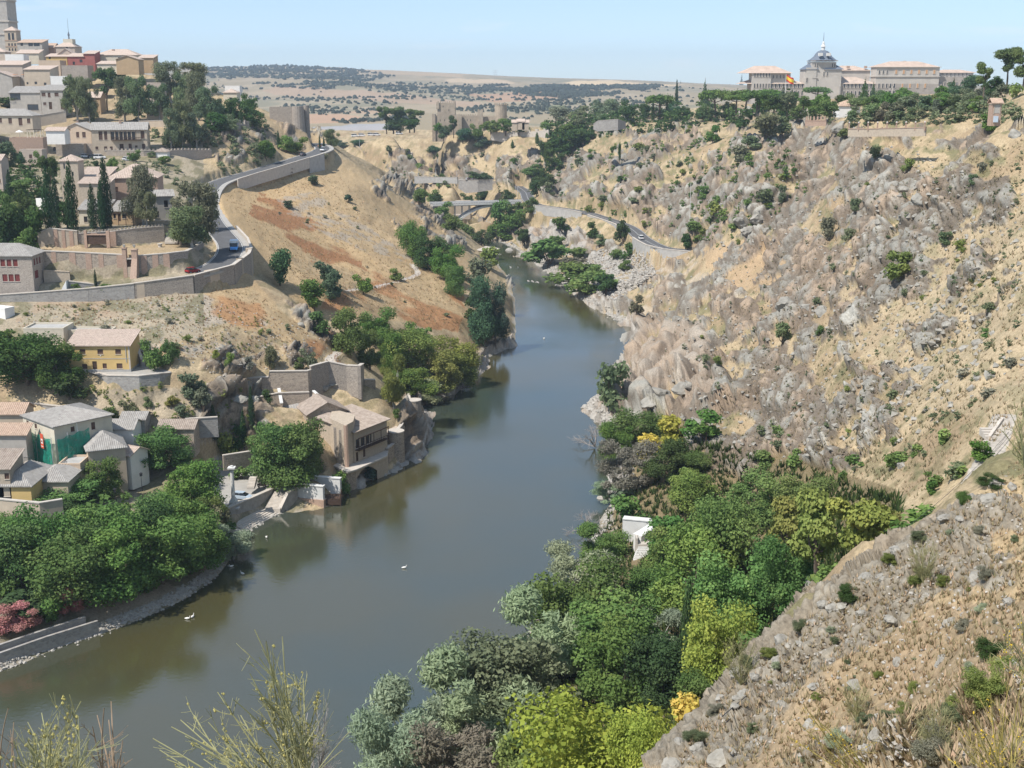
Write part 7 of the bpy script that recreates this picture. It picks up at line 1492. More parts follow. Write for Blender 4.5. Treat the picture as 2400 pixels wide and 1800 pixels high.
# bridge
zb=19.6; D=735; pL=wq(935,725,zb); pR=wq(1150,742,zb); br=empty('road_bridge',pL,math.atan2(pR.y-pL.y,pR.x-pL.x)); tag(br,'concrete arched road bridge crossing the river gorge','bridge'); L=math.hypot(pR.x-pL.x,pR.y-pL.y)
part('deck',br,M_CON,(0,L+6,0,9,-.9,0.3)); part('edge_beam',br,M_WST,(0,L+6,-.35,-.004,-.5,.55)); part('parapet',br,M_WST,(0,L+6,-.2,0.1,.9,1.15)); part('road_surface',br,M_ASP,(0,L+6,.6,8.4,.301,.33)); part('far_parapet',br,M_WST,(0,L+6,8.6,8.9,.31,1.2))
V_=[];Fc=[];n=24;cx_=L*.58;R_=26
for i in range(n+1):
    t=-1+2*i/n; x=cx_+R_*t; z=-1.0-14*t*t; 
    V_+=[(x,.8,z),(x,8.2,z),(x,.8,z-1.1-.5*abs(t)),(x,8.2,z-1.1-.5*abs(t))]
for i in range(n): k=4*i; Fc+=[(k,k+4,k+5,k+1),(k+2,k+3,k+7,k+6),(k,k+2,k+6,k+4),(k+1,k+5,k+7,k+3)]
mesh_obj('arch',V_,Fc,M_WST,br)
for i in range(2,n-1,2):
    t=-1+2*i/n
    if abs(t)<.3: continue
    x=cx_+R_*t; part('spandrel_column',br,M_CON,(x-.35,x+.35,1.2,2,-1.0-14*t*t,-.9))
for i in range(40): x=i*L/40; part('rail_post',br,M_WST,(x-.08,x+.08,-.18,.05,.3,.9))
part('abutment',br,M_STN,(-8,3,0.2,8.8,-14,-.92)); part('abutment',br,M_STN,(L-2,L+8,0.2,8.8,-14,-.92))
H('bridge_gatehouse','brick gatehouse of the old bridge seen above the arched bridge deck',(wq(983,790,zat(465,790)),wq(1016,790,zat(465,790)),zat(436,790)-zat(465,790)),8,'flat',0,M_BRKL,M_CAP,cat='gatehouse',simple=True,winpx=[(990,445,1,1.2,'dark')])
H('old_mill','ruined stone mill in the river under the bridge',(wq(980,745,0),wq(998,745,0),zat(466,745)),7,'flat',0,M_PNK,M_CAP,cat='ruin',simple=True,winpx=[(985,480,.8,1.2,'dark')])
H('old_mill','small ruined stone mill on the left shore at the river bend',(wq(1030,640,1),wq(1058,632,1),zat(540,640)-1),6,'shed',1.2,M_STR,M_CAP,cat='ruin',simple=True,winpx=[(1045,558,1.2,1.8,'dark')])
# ---------------- academy
Dq=960; zq=zat(232,Dq); ox=1620
ac=empty('academy_palace',wq(ox,Dq,zq)); tag(ac,'long stone palace with grey slate central dome and tiled wings on the skyline','palace')
kx=lambda u:(u-ox)/F*(Dq*CP_-(zq-HC)*SP_); kz=lambda v:zat(v,Dq)-zq
M_PAL=plain('palace_stone',(0.50,0.46,0.41),var=.1,scale=.15); M_PALD=plain('palace_stone_rough',(0.38,0.34,0.30),var=.12,scale=.3); M_PRF=plain('palace_tiles',(0.50,0.40,0.33),var=.15,scale=.3); M_PRR=plain('palace_red_tiles',(0.52,0.40,0.32),var=.12,scale=.3)
def block(nm,u0,u1,y0,y1,vt,mat,vb=None): return part(nm,ac,mat,(kx(u0),kx(u1),y0,y1,-8 if vb is None else kz(vb),kz(vt)))
def hiproof(nm,u0,u1,y0,y1,ve,vr,mat,inset=None,oh=1.0,par=ac):
    x0,x1=kx(u0)-oh,kx(u1)+oh; a,b=y0-oh,y1+oh; z0,z1=kz(ve),kz(vr); m_=min(x1-x0,b-a)/2 if inset is None else inset; ym=(a+b)/2
    V_=[(x0,a,z0),(x1,a,z0),(x1,b,z0),(x0,b,z0),(x0+m_,ym,z1),(x1-m_,ym,z1)]; mesh_obj(nm,V_,[(0,1,5,4),(2,3,4,5),(3,0,4),(1,2,5),(3,2,1,0)],mat,par)
block('main_wall',1620,2030,0,16,181,M_PALD); block('frieze',1620,1886,-.25,-.004,181,M_PAL,186); hiproof('main_roof',1600,1735,0,22,181,169,M_PRF); hiproof('main_roof',1785,1888,0,24,181,166,M_PRF)
block('left_pavilion_wall',1621,1662,-1,12,158,M_PAL,); hiproof('left_pavilion_roof',1600,1705,-1,20,158,142,M_PRR); block('left_pavilion_wall',1662,1705,1,18,158,M_PAL); [acw_ for acw_ in ()]
block('right_pavilion_wall',1887,2022,-1.5,14,145,M_PAL,181); block('right_pavilion_lower',1887,2022,-1.5,14,181,M_PALD); hiproof('right_pavilion_roof',1887,2022,-1.5,22,145,132,M_PRR,inset=14); part('cornice',ac,M_PAL,(kx(1885),kx(2024),-2.2,15,kz(166),kz(164.5)))
part('cornice',ac,M_CAP,(kx(1884.5),kx(2025),-2.6,15,kz(145.4),kz(144.3)))
block('link_wall',1805,1886,14,30,152,M_PAL); hiproof('link_roof',1800,1886,14,34,152,141,M_PRR)
block('right_wing_wall',2022,2105,8,20,157,M_PAL); hiproof('right_wing_roof',2022,2110,8,26,157,150,M_PRR); block('right_wing_lower',2022,2105,2,8,166,M_PALD)
# central tower block with concave slate dome
block('tower_wall',1734,1812,-2,16,150,M_PAL); block('tower_wall',1748,1800,-1,14,134,M_PAL); block('tower_wing',1736,1758,-2.6,6,146,M_PAL)
hiproof('slate_skirt',1734,1760,-2,14,150,136,M_SLATE); hiproof('slate_skirt',1776,1814,-2,14,150,134,M_SLATE)
V_=[];Fc=[];cx_=kx(1775);cy_=6;lv=[(13.2,130.5),(11.4,129),(7.9,122),(6.2,115),(4.6,111),(2.0,108)]
for r_,v_ in lv:
    z=kz(v_)
    for k in range(8): t=math.pi/8+k*math.pi/4; V_.append((cx_+r_*.82*math.cos(t)*1.08,cy_+r_*.82*math.sin(t)*1.08,z))
for i in range(len(lv)-1):
    for k in range(8): Fc.append((i*8+k,i*8+(k+1)%8,(i+1)*8+(k+1)%8,(i+1)*8+k))
Fc.append(tuple(range(7,-1,-1))); mesh_obj('dome',V_,Fc,M_SLATE,ac); part('dome_cornice',ac,M_PAL,(kx(1746),kx(1803),-2,14,kz(132.5),kz(131)))
V_,Fc=tube([(cx_,cy_,kz(108)),(cx_,cy_,kz(101)),(cx_,cy_,kz(100.5)),(cx_,cy_,kz(97)),(cx_,cy_,kz(93)),(cx_,cy_,kz(92)),(cx_,cy_,kz(88.5))],[1.5,1.3,2.0,1.2,.8,1.0,.25],8); mesh_obj('lantern',V_,Fc,M_WST,ac); V_,Fc=tube([(cx_,cy_,kz(89)),(cx_,cy_,kz(69))],[.22,.10],5); mesh_obj('mast',V_,Fc,M_IRON,ac)
for u in (1764,1781): part('dormer',ac,M_WST,(kx(u)-1.4,kx(u)+1.4,-4.2,-1,kz(121),kz(114.5)))
wm=bpy.data.meshes.new('window'); V_,Fc=join([boxv(-.95,.95,-.30,-.02,0,3.6)]); wm.from_pydata(V_,[],Fc); wm.materials.append(M_CAP)
pm=bpy.data.meshes.new('pane'); V_,Fc=join([boxv(-.5,.5,-.34,-.305,.3,3.3)]); pm.from_pydata(V_,[],Fc); pm.materials.append(M_GLASS)
pmo=bpy.data.meshes.new('pane'); V_,Fc=join([boxv(-.6,.6,-.34,-.305,.3,3.3)]); pmo.from_pydata(V_,[],Fc); pmo.materials.append(plain('orange_blind2',(0.55,0.32,0.17)))
def acw(u,y,v,sx=1,sz=1,p=None):
    o=link('window',wm,ac); o.location=(kx(u),y,kz(v)); o.scale=(sx,1,sz); q=link('pane',p or pm,o)
for i in range(46):
    u=1624+i*8.2
    if 1735<u<1812 and not (1790<u): continue
    if u>1886: continue
    acw(u,0,190.5 if u<1735 else 182.5+8.2); acw(u,0,206.5)
for i in range(9): acw(1894+i*8.3 if i<5 else 1928+(i-4)*16.3,-1.5,190.5,p=pm if i<5 else pmo); 
for i in range(5): acw(1894+i*8.3,-1.5,206)
for i in range(6): acw(1627+i*6.2,-1,167,.8,.9); acw(1627+i*6.2,-1,190.5,.8); acw(1627+i*6.2,-1,206,.8)
for i in range(8): acw(2030+i*8.6,8,164,.7,.6); acw(2030+i*8.6,2,186,.8,.9)
for i in range(5): acw(1668+i*7.5,1,170,.7,.8)
for i in range(3): acw(1893+i*8.3,-1.5,160.5,.8,.9)
for i in range(6): acw(1929+i*16.3,-1.5,160.5,1.1,1,pmo)
for u in (1740,1746,1774,1781): acw(u,-2,165,.7,1)
for u in (1755,1760,1792,1797): acw(u,-1,146,.7,.9)
acw(1755,-2,180,1.6,1.3); acw(1738,-2.6,178,.8,1)
part('pediment',ac,M_PAL,(kx(1749),kx(1761),-2.9,-2.01,kz(169),kz(167.6)))
for u in (1749,1808,1918,1924,2022): part('pilaster',ac,M_PAL,(kx(u)-.7,kx(u)+.7,-2.3 if u<1900 else -1.8,-1.51 if u>=1900 else -2.01,-6,kz(186)))
for u,v in ((1960,132),(1838,143),(1876,143)): part('chimney',ac,M_BRK,(kx(u)-1,kx(u)+1,14,16,kz(v+4),kz(v-1)))
# flag
fl=empty('flag_pole',wq(1694,700,zat(245,700))); tag(fl,'white flagpole with striped flag before the palace','flag'); hp=zat(160,700)-fl.location.z
V_,Fc=tube([(0,0,0),(0,0,hp)],[.16,.09],6); mesh_obj('pole',V_,Fc,M_WHT,fl)
MR=plain('flag_red',(0.62,0.05,0.04),var=.03); MY=plain('flag_yellow',(0.80,0.56,0.05),var=.03)
def fband(s0,s1,mat):
    V_=[];Fc=[];n=10
    for i in range(n+1):
        t=i/n; x=4.3*t; y=.35*math.sin(t*7); dz=-2.3*t+.2*math.sin(t*9)
        for s in (s0,s1): V_.append((x+.1,y,hp-.2-3.4*s+dz))
    for i in range(n): Fc.append((2*i,2*i+1,2*i+3,2*i+2))
    mesh_obj('flag_band',V_,Fc,mat,fl)
fband(0,.25,MR); fband(.25,.75,MY); fband(.75,1,MR)
part('flag_emblem',fl,MR,(1.2,1.9,-.05,.35,hp-2.8,hp-2.2)) if 0 else None
H('red_roofed_house','low white house with reddish tile roof among the olive trees',(wq(1812,500,zat(240,500)),wq(1858,500,zat(240,500)),zat(229,500)-zat(240,500)),9,'hip',2.2,M_WHT,M_ROOFR,rib=.7,winpx=[(1850,238,2.0,1.2,'dark')],simple=True)
# posts wall and brick battlement on the plateau
wl=[W3(1832,372,279,284),W3(1870,366,279,284),W3(1910,358,278,283),W3(1955,350,277,283),W3(2000,343,276,282)]
walline('low_brick_wall','low brick wall with small posts on the plateau edge',wl,th=.35,mat=M_BRKL,capm=M_BRK)
pb=bpy.data.meshes.new('post'); V_,Fc=join([boxv(-.17,.17,-.17,.17,-.5,1.5),boxv(-.24,.24,-.24,.24,1.5,1.7)]); pb.from_pydata(V_,[],Fc); pb.materials.append(M_BRK)
for i in range(9):
    u=1834+i*20.4; D=372-29*i/8; o=link('brick_post',pb); o.location=wq(u,D,zat(278,D)); tag(o,f'short brick post on the plateau wall, {ORD[i]}','post','brick posts on the plateau wall')
    cb=part('cap',o,M_WHT,(-.14,.14,-.14,.14,1.7,2.0))
walline('brick_battlement','brick battlement with six white topped merlons on the rocky knoll',[W3(1739,465,261,263),W3(1785,462,261,263)],th=.5,mat=M_BRK,capm=M_BRK,crenel=(1.25,.55,1.6))
# brick shrine pillar
zp_=zat(262,272); sh=empty('brick_shrine',wq(2141,272,zp_)); tag(sh,'tall brick shrine pillar with tiled cap and tile picture panel on the hill','shrine')
Wd=(2160-2141)/F*265; part('body',sh,M_BRK,(0,2.0,0,2.2,-1,zat(222,272)-zp_)); hh=zat(222,272)-zp_
V_,Fc=join([roofplane([(-.3,-.4,hh+.003),(2.3,-.4,hh+.003),(2.3,1.1,hh+1.0),(-.3,1.1,hh+1.0)],rib=.3,rr=.05),roofplane([(2.3,2.6,hh+.003),(-.3,2.6,hh+.003),(-.3,1.1,hh+1.0),(2.3,1.1,hh+1.0)],rib=.3,rr=.05)]); mesh_obj('roof',V_,Fc,M_ROOFR,sh)
part('picture_panel',sh,M_GRY,(.45,1.6,-.04,-.003,1.7,3.6)); part('panel_frame',sh,M_BRKL,(.3,1.75,-.10,-.041,3.6,3.8),(.3,.45,-.10,-.003,1.5,3.6),(1.6,1.75,-.10,-.003,1.5,3.6)); part('white_box',sh,M_BLUEW,(.4,1.3,-.5,-.02,-.2,1.1)); part('cornice',sh,M_BRKL,(-.12,2.12,-.12,2.32,hh-.35,hh-.2))
# scattered roofs right of the castle
for i,(u,v,w_) in enumerate([(1125,262,16),(1135,264,14),(1112,264,12)]):
    H('town_house',f'small tiled house roof in the trees right of the castle, {ORD[i]}',(wq(u-w_/2,850,zat(v+10,850)),wq(u+w_/2,850,zat(v+10,850)),3),6,'gable',1.6,M_BEI,M_ROOFP,simple=True,rib=None)
# pylon on the far ridge
py=empty('power_pylon',UDZ(1070,3900,zat(178,3900))); tag(py,'thin steel lattice pylon on the distant ridge','pylon')
for s in (-1,1): V_,Fc=tube([(s*5,0,0),(s*.6,0,36)],[.5,.3],4); mesh_obj('leg',V_,Fc,M_METAL,py)
for z in (24,29,34): part('crossarm',py,M_METAL,(-8,8,-.3,.3,z,z+.6))
# white stairs on the east shore
e=empty('white_steps',Vector(PZ(1370,1212,3))); tag(e,'white concrete river steps between the east shore trees','steps')
b0=Vector(PZ(1368,1212,2.2)); t0=Vector(PZ(1380,1180,4.6))
for i in range(9):
    p=b0.lerp(t0,i/9)-e.location; part('step',e,M_WST,(p.x,p.x+2.4,p.y,p.y+.9,-2,p.z+.25))
p=Vector(PZ(1380,1176,5))-e.location; part('landing',e,M_CAP,(p.x-.2,p.x+3.2,p.y,p.y+3.4,-2,p.z)); part('parapet',e,M_CAP,(p.x-.5,p.x-.2,p.y,p.y+3.4,-2,p.z+1.2))
walline('white_wall','white painted wall of the small landing on the east shore',[(*PZ(1345,1122,6.5)[:2],6.5,2),(*PZ(1408,1128,6.5)[:2],6.5,2)],th=1.6,mat=M_WST,capm=M_WST); walline('white_wall','short white wall beside the river steps on the east shore',[(*PZ(1385,1160,6)[:2],6,2),(*PZ(1418,1140,6.5)[:2],6.5,2)],th=1.8,mat=M_WST,capm=M_WST)
walline('dry_stone_wall','dry stone wall under the path bend in the ravine',[W3(1740,138,1245,1262),W3(1790,133,1258,1278),W3(1830,130,1275,1290)],th=.5,mat=M_STG,cap=False)
# stair path, right edge
sp_=empty('path_steps',at(2150,945)); tag(sp_,'three pale stone steps on the path at the right edge','steps')
for i in range(4): part('step',sp_,M_CAP,(-1.1,1.4,i*.55,i*.55+.5,-.3,.12+i*.16))
walline('path_kerb','low stone kerb along the right hand path',[(*at(2140,948)[:2],at(2140,948).z+.35,at(2140,948).z-.5),(*at(2168,908)[:2],at(2168,908).z+.35,at(2168,908).z-.5)],th=.35,mat=M_CAP,cap=False)
# power poles and wires
def upole(u,vt,D,h,label,arm=True,mat=M_METAL,r=.11):
    z=zat(vt,D); e=empty('power_pole',wq(u,D,z-h)); tag(e,label,'power pole','power poles'); V_,Fc=tube([(0,0,-.8),(0,0,h+.6)],[r*1.3,r],7); mesh_obj('pole',V_,Fc,mat,e)
    if arm: part('crossarm',e,M_METAL,(-1.0,1.0,-.06,.06,h-.05,h+.07)); part('brace',e,M_METAL,(-.3,.3,-.08,-.062,h-.9,h-.8)); [part('insulator',e,M_WHT,(x-.06,x+.06,-.06,.06,h+.07,h+.32)) for x in (-.9,0.32,.9)]
    return e
upole(1932,1172,112,7,'grey power pole with white crossarm above the ravine'); upole(1912,1190,108,5,'thin dark rusty post left of the power pole',False,M_WOOD,.06)
wires=empty('power_lines',(0,0,0)); tag(wires,'three thin dark power lines running down past the power pole','power line')
for k in range(3):
    a=wq(2260,150-k*2,zat(835,150)); b=wq(1922+k*10,112,zat(1168,112)); c_=wq(1560+k*8,48+k,zat(1520+k*14,48+k)-.6)
    pts=[a.lerp(b,t)-Vector((0,0,3.0*math.sin(math.pi*t)*.5)) for t in [i/12 for i in range(13)]]+[b.lerp(c_,t)-Vector((0,0,1.2*math.sin(math.pi*t))) for t in [i/14 for i in range(1,15)]]
    V_,Fc=tube(pts,[.022]*len(pts),4); mesh_obj('wire',V_,Fc,M_IRON,wires)
for i,(u,vt,vb) in enumerate([(1490,395,470),(1420,478,500),(1560,330,350),(1525,930,960)]):
    p=at(u,vb,100); e=empty('wooden_post',p); tag(e,f'thin post standing on the east slope, {ORD[i]}','post','thin posts on the east slope'); h=(vb-vt)/F*p.y; V_,Fc=tube([(0,0,-.3),(0,0,h)],[.12,.1],5); mesh_obj('pole',V_,Fc,M_WST if i==0 else M_WOOD,e)
for i,(u,vt,vb,D) in enumerate([(1113,400,425,800),(1118,402,428,790),(904,363,384,850),(941,363,386,845),(987,368,384,835),(620,345,358,575),(777,300,320,800)]):
    z=zat(vb,D); e=empty('street_lamp',wq(u,D,z)); tag(e,f'thin grey street lamp by the far road, {ORD[i]}','street lamp','street lamps by the far road'); h=zat(vt,D)-z; V_,Fc=tube([(0,0,0),(0,0,h)],[.16,.1],5); mesh_obj('pole',V_,Fc,M_METAL,e); part('lamp_arm',e,M_METAL,(0,1.4,-.08,.08,h-.1,h+.05))
# ================================================================ VEHICLES, BIRDS, ROCKS, GRASS, FOREGROUND
def carpaint(name,c): 
    m=plain(name,c,rough=.25,var=.03,spec=.6); return m
M_TYRE=plain('tyre',(0.02,0.02,0.02),var=.1,rough=.8); M_CARG=plain('car_glass',(0.02,0.025,0.03),var=.05,rough=.05,spec=.8); M_LITE=plain('lamp_lens',(0.7,0.7,0.68),var=.03,rough=.1); M_TAIL=plain('tail_lens',(0.35,0.02,0.02),var=.03,rough=.2)
def loft(sections):
    """sections: list of (x, [(y,z)...]) same count"""
    V_=[];Fc=[];n=len(sections[0][1])
    for x,ring in sections: V_+=[(x,y,z) for y,z in ring]
    for i in range(len(sections)-1):
        for k in range(n): Fc.append((i*n+k,i*n+(k+1)%n,(i+1)*n+(k+1)%n,(i+1)*n+k))
    Fc.append(tuple(range(n-1,-1,-1))); Fc.append(tuple(range((len(sections)-1)*n,len(sections)*n))); return V_,Fc
def ringp(w_,z0,z1,tw=1.0): return [(-w_*.92,z0),(w_*.92,z0),(w_,z0+.15),(w_,(z0+z1)*.55),(w_*tw,z1-.06),(w_*tw*.85,z1),(-w_*tw*.85,z1),(-w_*tw,z1-.06),(-w_,(z0+z1)*.55),(-w_,z0+.15)]
CARM={}
def car(label,loc,rz,color,kind='hatch',cat='car',group=None,scale=1.0,name='parked_car'):
    if kind not in CARM:
        L,Wd={'hatch':(4.0,.86),'van':(4.7,.95),'truck':(6.6,1.15)}[kind]
        d={}
        if kind=='hatch':
            body=loft([(-2.0,ringp(.72,.35,.75)),(-1.9,ringp(.84,.25,.95)),(-1.0,ringp(.86,.22,.98)),(.6,ringp(.86,.22,.96)),(1.5,ringp(.84,.22,.85)),(1.92,ringp(.78,.27,.70)),(2.0,ringp(.68,.35,.6))])
            cab=loft([(-1.85,ringp(.74,.9,1.02,.9)),(-1.5,ringp(.78,.9,1.42,.8)),(-.9,ringp(.8,.9,1.5,.78)),(.1,ringp(.8,.9,1.46,.78)),(1.05,ringp(.78,.88,.98,.9))]); top=[(-1.55,.45,-.6,.6,1.46,1.53)]
            wx=(-1.25,1.25); wr=.31
        elif kind=='van':
            body=loft([(-2.35,ringp(.85,.35,1.0)),(-2.25,ringp(.93,.25,1.15)),(1.0,ringp(.95,.25,1.15)),(1.9,ringp(.92,.25,1.05)),(2.35,ringp(.8,.35,.8))])
            cab=loft([(-2.28,ringp(.88,1.1,1.7,.92)),(-2.1,ringp(.9,1.1,1.9,.9)),(.6,ringp(.9,1.1,1.9,.88)),(1.6,ringp(.86,1.05,1.15,.9))]); top=[(-2.2,.6,-.74,.74,1.9,1.97)]
            wx=(-1.5,1.45); wr=.34
        else:
            body=loft([(-3.3,ringp(1.1,.5,1.3)),(-3.2,ringp(1.15,.45,2.6)),(1.1,ringp(1.15,.45,2.6)),(1.15,ringp(1.1,.4,1.6)),(2.9,ringp(1.05,.35,1.2)),(3.3,ringp(.9,.45,1.0))])
            cab=loft([(1.16,ringp(1.05,1.5,2.25,.92)),(1.7,ringp(1.05,1.4,2.2,.9)),(2.7,ringp(1.0,1.15,1.3,.9))]); top=[(-3.1,1.0,-1.0,1.0,2.6,2.75),(1.2,1.7,-.8,.8,2.2,2.3)]
            wx=(-2.2,2.2); wr=.42
        def mk(nm,vf,mat):
            me=bpy.data.meshes.new(nm); me.from_pydata([tuple(v) for v in vf[0]],[],vf[1]); me.materials.append(mat); me.polygons.foreach_set('use_smooth',[False]*len(me.polygons)); return me
        M_P=bpy.data.materials.get('car_paint')
        if not M_P:
            M_P,n_,b_=newmat('car_paint'); oi=n_.nodes.new('ShaderNodeObjectInfo'); n_.links.new(oi.outputs['Color'],b_.inputs['Base Color']); b_.inputs['Roughness'].default_value=.3; b_.inputs['Specular IOR Level'].default_value=.6
        d['body']=mk('body',body,M_P); d['cabin']=mk('window_band',cab,M_CARG); d['roof']=mk('roof',join([boxv(*t) for t in top]),M_P)
        wv=[];V_,Fc=tube([(0,-.1,0),(0,.1,0)],[wr,wr],14); Fc+=[tuple(range(13,-1,-1)),tuple(range(14,28))]; d['wheel']=mk('wheel',(V_,Fc),M_TYRE)
        V_,Fc=tube([(0,-.11,0),(0,.11,0)],[wr*.6,wr*.6],10); Fc+=[tuple(range(9,-1,-1)),tuple(range(10,20))]; d['rim']=mk('rim',(V_,Fc),M_METAL)
        d['hl']=mk('headlight',boxv(-.06,.06,-.16,.16,-.08,.08),M_LITE); d['tl']=mk('tail_light',boxv(-.05,.05,-.1,.1,-.12,.12),M_TAIL); d['bump']=mk('bumper',boxv(-.08,.08,-.7,.7,-.1,.1),M_TYRE)
        d['pil']=mk('pillar',join([boxv(-.05,.05,-.8,.8,.9,1.45)]) if kind=='hatch' else join([boxv(-.05,.05,-.91,.91,1.1,1.88)]),M_P)
        CARM[kind]=(d,wx,wr,L,Wd)
    d,wx,wr,L,Wd=CARM[kind]
    e=empty(name,loc,rz); e.scale=(scale,)*3; tag(e,label,cat,group)
    for k in ('body','cabin','roof'): o=link(d[k].name.split('.')[0],d[k],e); o.color=(*color,1)
    if kind!='truck': o=link('pillar',d['pil'],e); o.color=(*color,1); o.location=(-.35,0,0)
    for x in wx:
        for s in (-1,1): o=link('wheel',d['wheel'],e); o.location=(x,s*Wd*.93,wr); link('rim',d['rim'],o)
    for s in (-1,1):
        o=link('headlight',d['hl'],e); o.location=(L/2-.1,s*Wd*.68,.66); o=link('tail_light',d['tl'],e); o.location=(-L/2+.04,s*Wd*.74,.8)
    o=link('bumper',d['bump'],e); o.location=(L/2-.02,0,.4); o=link('bumper',d['bump'],e); o.location=(-L/2+.02,0,.4)
    return e
def roadpos(cl,u,D,off):
    i=min(range(len(cl)),key=lambda i:(proj(*cl[i])[0]-u)**2+((cl[i][1]-D)*3)**2); p=side(cl,off,i); q=Vector(cl[min(i+1,len(cl)-1)])-Vector(cl[max(i-1,0)]); return p+Vector((0,0,.03)),math.atan2(q.y,q.x)
car('silver blue hatchback parked on the plaza by the white column',atz(524,1078,zp+.01),-.25,(0.42,0.50,0.58),'hatch',scale=1.05)
p,a=roadpos(roadW,430,323,-1.2); car('dark red hatchback climbing toward the road bend',p,a,(0.28,0.015,0.02),'hatch',name='moving_car')
p,a=roadpos(roadW,472,352,1.0); e=car('bright blue and white box lorry coming round the road bend',p,a+math.pi,(0.05,0.30,0.75),'truck','lorry',name='blue_lorry'); 
[setattr(c_,'color',(.75,.8,.85,1)) for c_ in e.children if c_.name.startswith('roof')]
part('cargo_top',e,M_WHT,(-3.32,1.16,-1.18,1.18,1.5,2.64)); part('blue_stripe',e,plain('lorry_stripe',(0.08,0.42,0.8),var=.03),(-3.34,1.18,-1.2,1.2,1.7,2.0)); part('emblem',e,M_WHT,(1.9,2.4,-.3,.3,1.46,1.5))
p,a=roadpos(roadE,1382,560,-1.4); car('white van driving on the east bank road',p,a,(0.75,0.75,0.73),'van','van',name='moving_van')
p,a=roadpos(roadW,671,572,-1.7); car('dark blue car on the upper bend of the west road',p,a,(0.02,0.03,0.06),name='moving_car')
p,a=roadpos(roadW,689,588,1.7); car('white car coming down the upper bend of the west road',p,a+math.pi,(0.75,0.75,0.74),'van',name='moving_car')
p,a=roadpos(roadW,676,612,-1.0); car('pale orange car beyond the road bend trees',p,a,(0.6,0.35,0.22),name='moving_car')
row=[(131,345,515,(.03,.03,.04),'van','black van parked before the peach house'),(146,344,515,(.8,.8,.8),'van','white van parked before the peach house'),(175,345,512,(.6,.6,.6),'hatch','grey car parked left of the church tower top'),(187,348,508,(.7,.72,.75),'hatch','pale blue car in the car park row'),(202,346,508,(.03,.04,.06),'hatch','dark car beside the white delivery van'),(216,344,506,(.85,.85,.85),'van','large white delivery van in the car park'),(276,349,503,(.75,.76,.78),'hatch','white car parked by the round bush'),(282,353,501,(.5,.55,.6),'hatch','grey car parked by the round bush'),
 (50,352,480,(.25,.33,.42),'hatch','blue grey car parked at the left under trees'),(82,351,478,(.75,.75,.76),'hatch','white car parked at the left under trees')]
for u,v,D,c_,k,l in row: 
    p=at(u,v,300); q=wq(u,D,zat(v+2,D)); p=Vector((q.x,q.y,gz(q.x,q.y))); car(l,p,.1+.2*math.sin(u),c_,k,group='cars in the upper car park')
for i,(u,c_) in enumerate([(383,(.04,.04,.05)),(392,(.05,.05,.06)),(402,(.2,.4,.65)),(412,(.7,.75,.8)),(424,(.03,.05,.1)),(438,(.2,.42,.7)),(450,(.03,.05,.09)),(462,(.12,.3,.6)),(478,(.3,.5,.75)),(499,(.15,.32,.6))]):
    D=519+(u-383)*.13; q=wq(u,D,zat(351+(u-383)*.07,D)); car(f'{"dark" if sum(c_)<.3 else "blue"} parked car above the stepped wall, {ORD[i]}',Vector((q.x,q.y,q.z-.3)),1.2,c_,'hatch',group='cars parked above the stepped wall',scale=1.05)
zpk=zat(389,797)
for i in range(10):
    q=wq(1008+i*6.2,799+ (i%2),zpk); car(f'tiny car in the far car park under the shade tree, {ORD[i]}',q,1.5,[(.8,.8,.8),(.05,.05,.06),(.3,.3,.33)][i%3],'hatch',group='cars in the far car park',scale=.95)
o=put_tree('tree',1035,389,366,64,'dk',D=803); tag(o,'broad dark shade tree over the far car park','tree')
o=put_tree('tree',955,389,372,18,'md',D=850); tag(o,'small green tree by the far road wall','tree')
for i,(u,v,D,c_) in enumerate([(770,303,1080,(.8,.8,.8)),(785,302,1080,(.8,.8,.8)),(805,303,1080,(.75,.75,.75)),(817,303,1082,(.8,.8,.8)),(690,297,1090,(.05,.05,.06)),(865,297,1090,(.7,.7,.7))]):
    q=wq(u,D,0); car(f'distant car on the plain beyond the golden hill, {ORD[i]}',Vector((q.x,q.y,gz(q.x,q.y)+.05)),0.1,c_,'van',group='distant cars on the plain',scale=1.3)
# tarmac strip of the far plain
# ---- birds on the water
bm1=None
def bird(u,v,label,sc=1.0,rz=0.0,z=0.0):
    global bm1
    if bm1 is None:
        V_,Fc=tube([(-.34,0,.16),(-.22,0,.14),(0,0,.14),(.18,0,.16),(.26,0,.22)],[.02,.09,.14,.10,.04],10); bm1=[bpy.data.meshes.new('body')]; bm1[0].from_pydata([tuple(p) for p in V_],[],Fc); bm1[0].materials.append(M_WHT)
        V_,Fc=tube([(.22,0,.18),(.27,0,.30),(.28,0,.40),(.34,0,.42)],[.05,.035,.05,.03],8); m2=bpy.data.meshes.new('neck_and_head'); m2.from_pydata([tuple(p) for p in V_],[],Fc); m2.materials.append(M_WHT)
        V_,Fc=tube([(.34,0,.42),(.42,0,.41)],[.022,.006],6); m3=bpy.data.meshes.new('bill'); m3.from_pydata([tuple(p) for p in V_],[],Fc); m3.materials.append(plain('bill',(0.6,0.3,0.05),var=.05)); bm1+=[m2,m3]
    e=empty('white_duck',PZ(u,v,-.03),rz); e.scale=(sc,)*3; tag(e,label,'duck','white ducks on the river')
    for m_ in bm1: link(m_.name,m_,e)
for i,(u,v,l) in enumerate([(405,1338,'white duck near the left bank, the left of a close pair'),(416,1334,'white duck near the left bank, the right of a close pair'),(524,1241,'white duck off the shaded tree at the left bank'),(500,1225,'white duck at the edge of the tree shade'),(576,1162,'white duck in front of the landing steps'),(873,1228,'small white duck alone in mid river'),(1049,793,'white duck near the left thicket bend'),(1103,578,'white duck in the upper river'),(1119,578,'second white duck in the upper river'),(1175,732,'white duck in the middle of the upper river')]): bird(u,v,l,1.5,i*1.3)
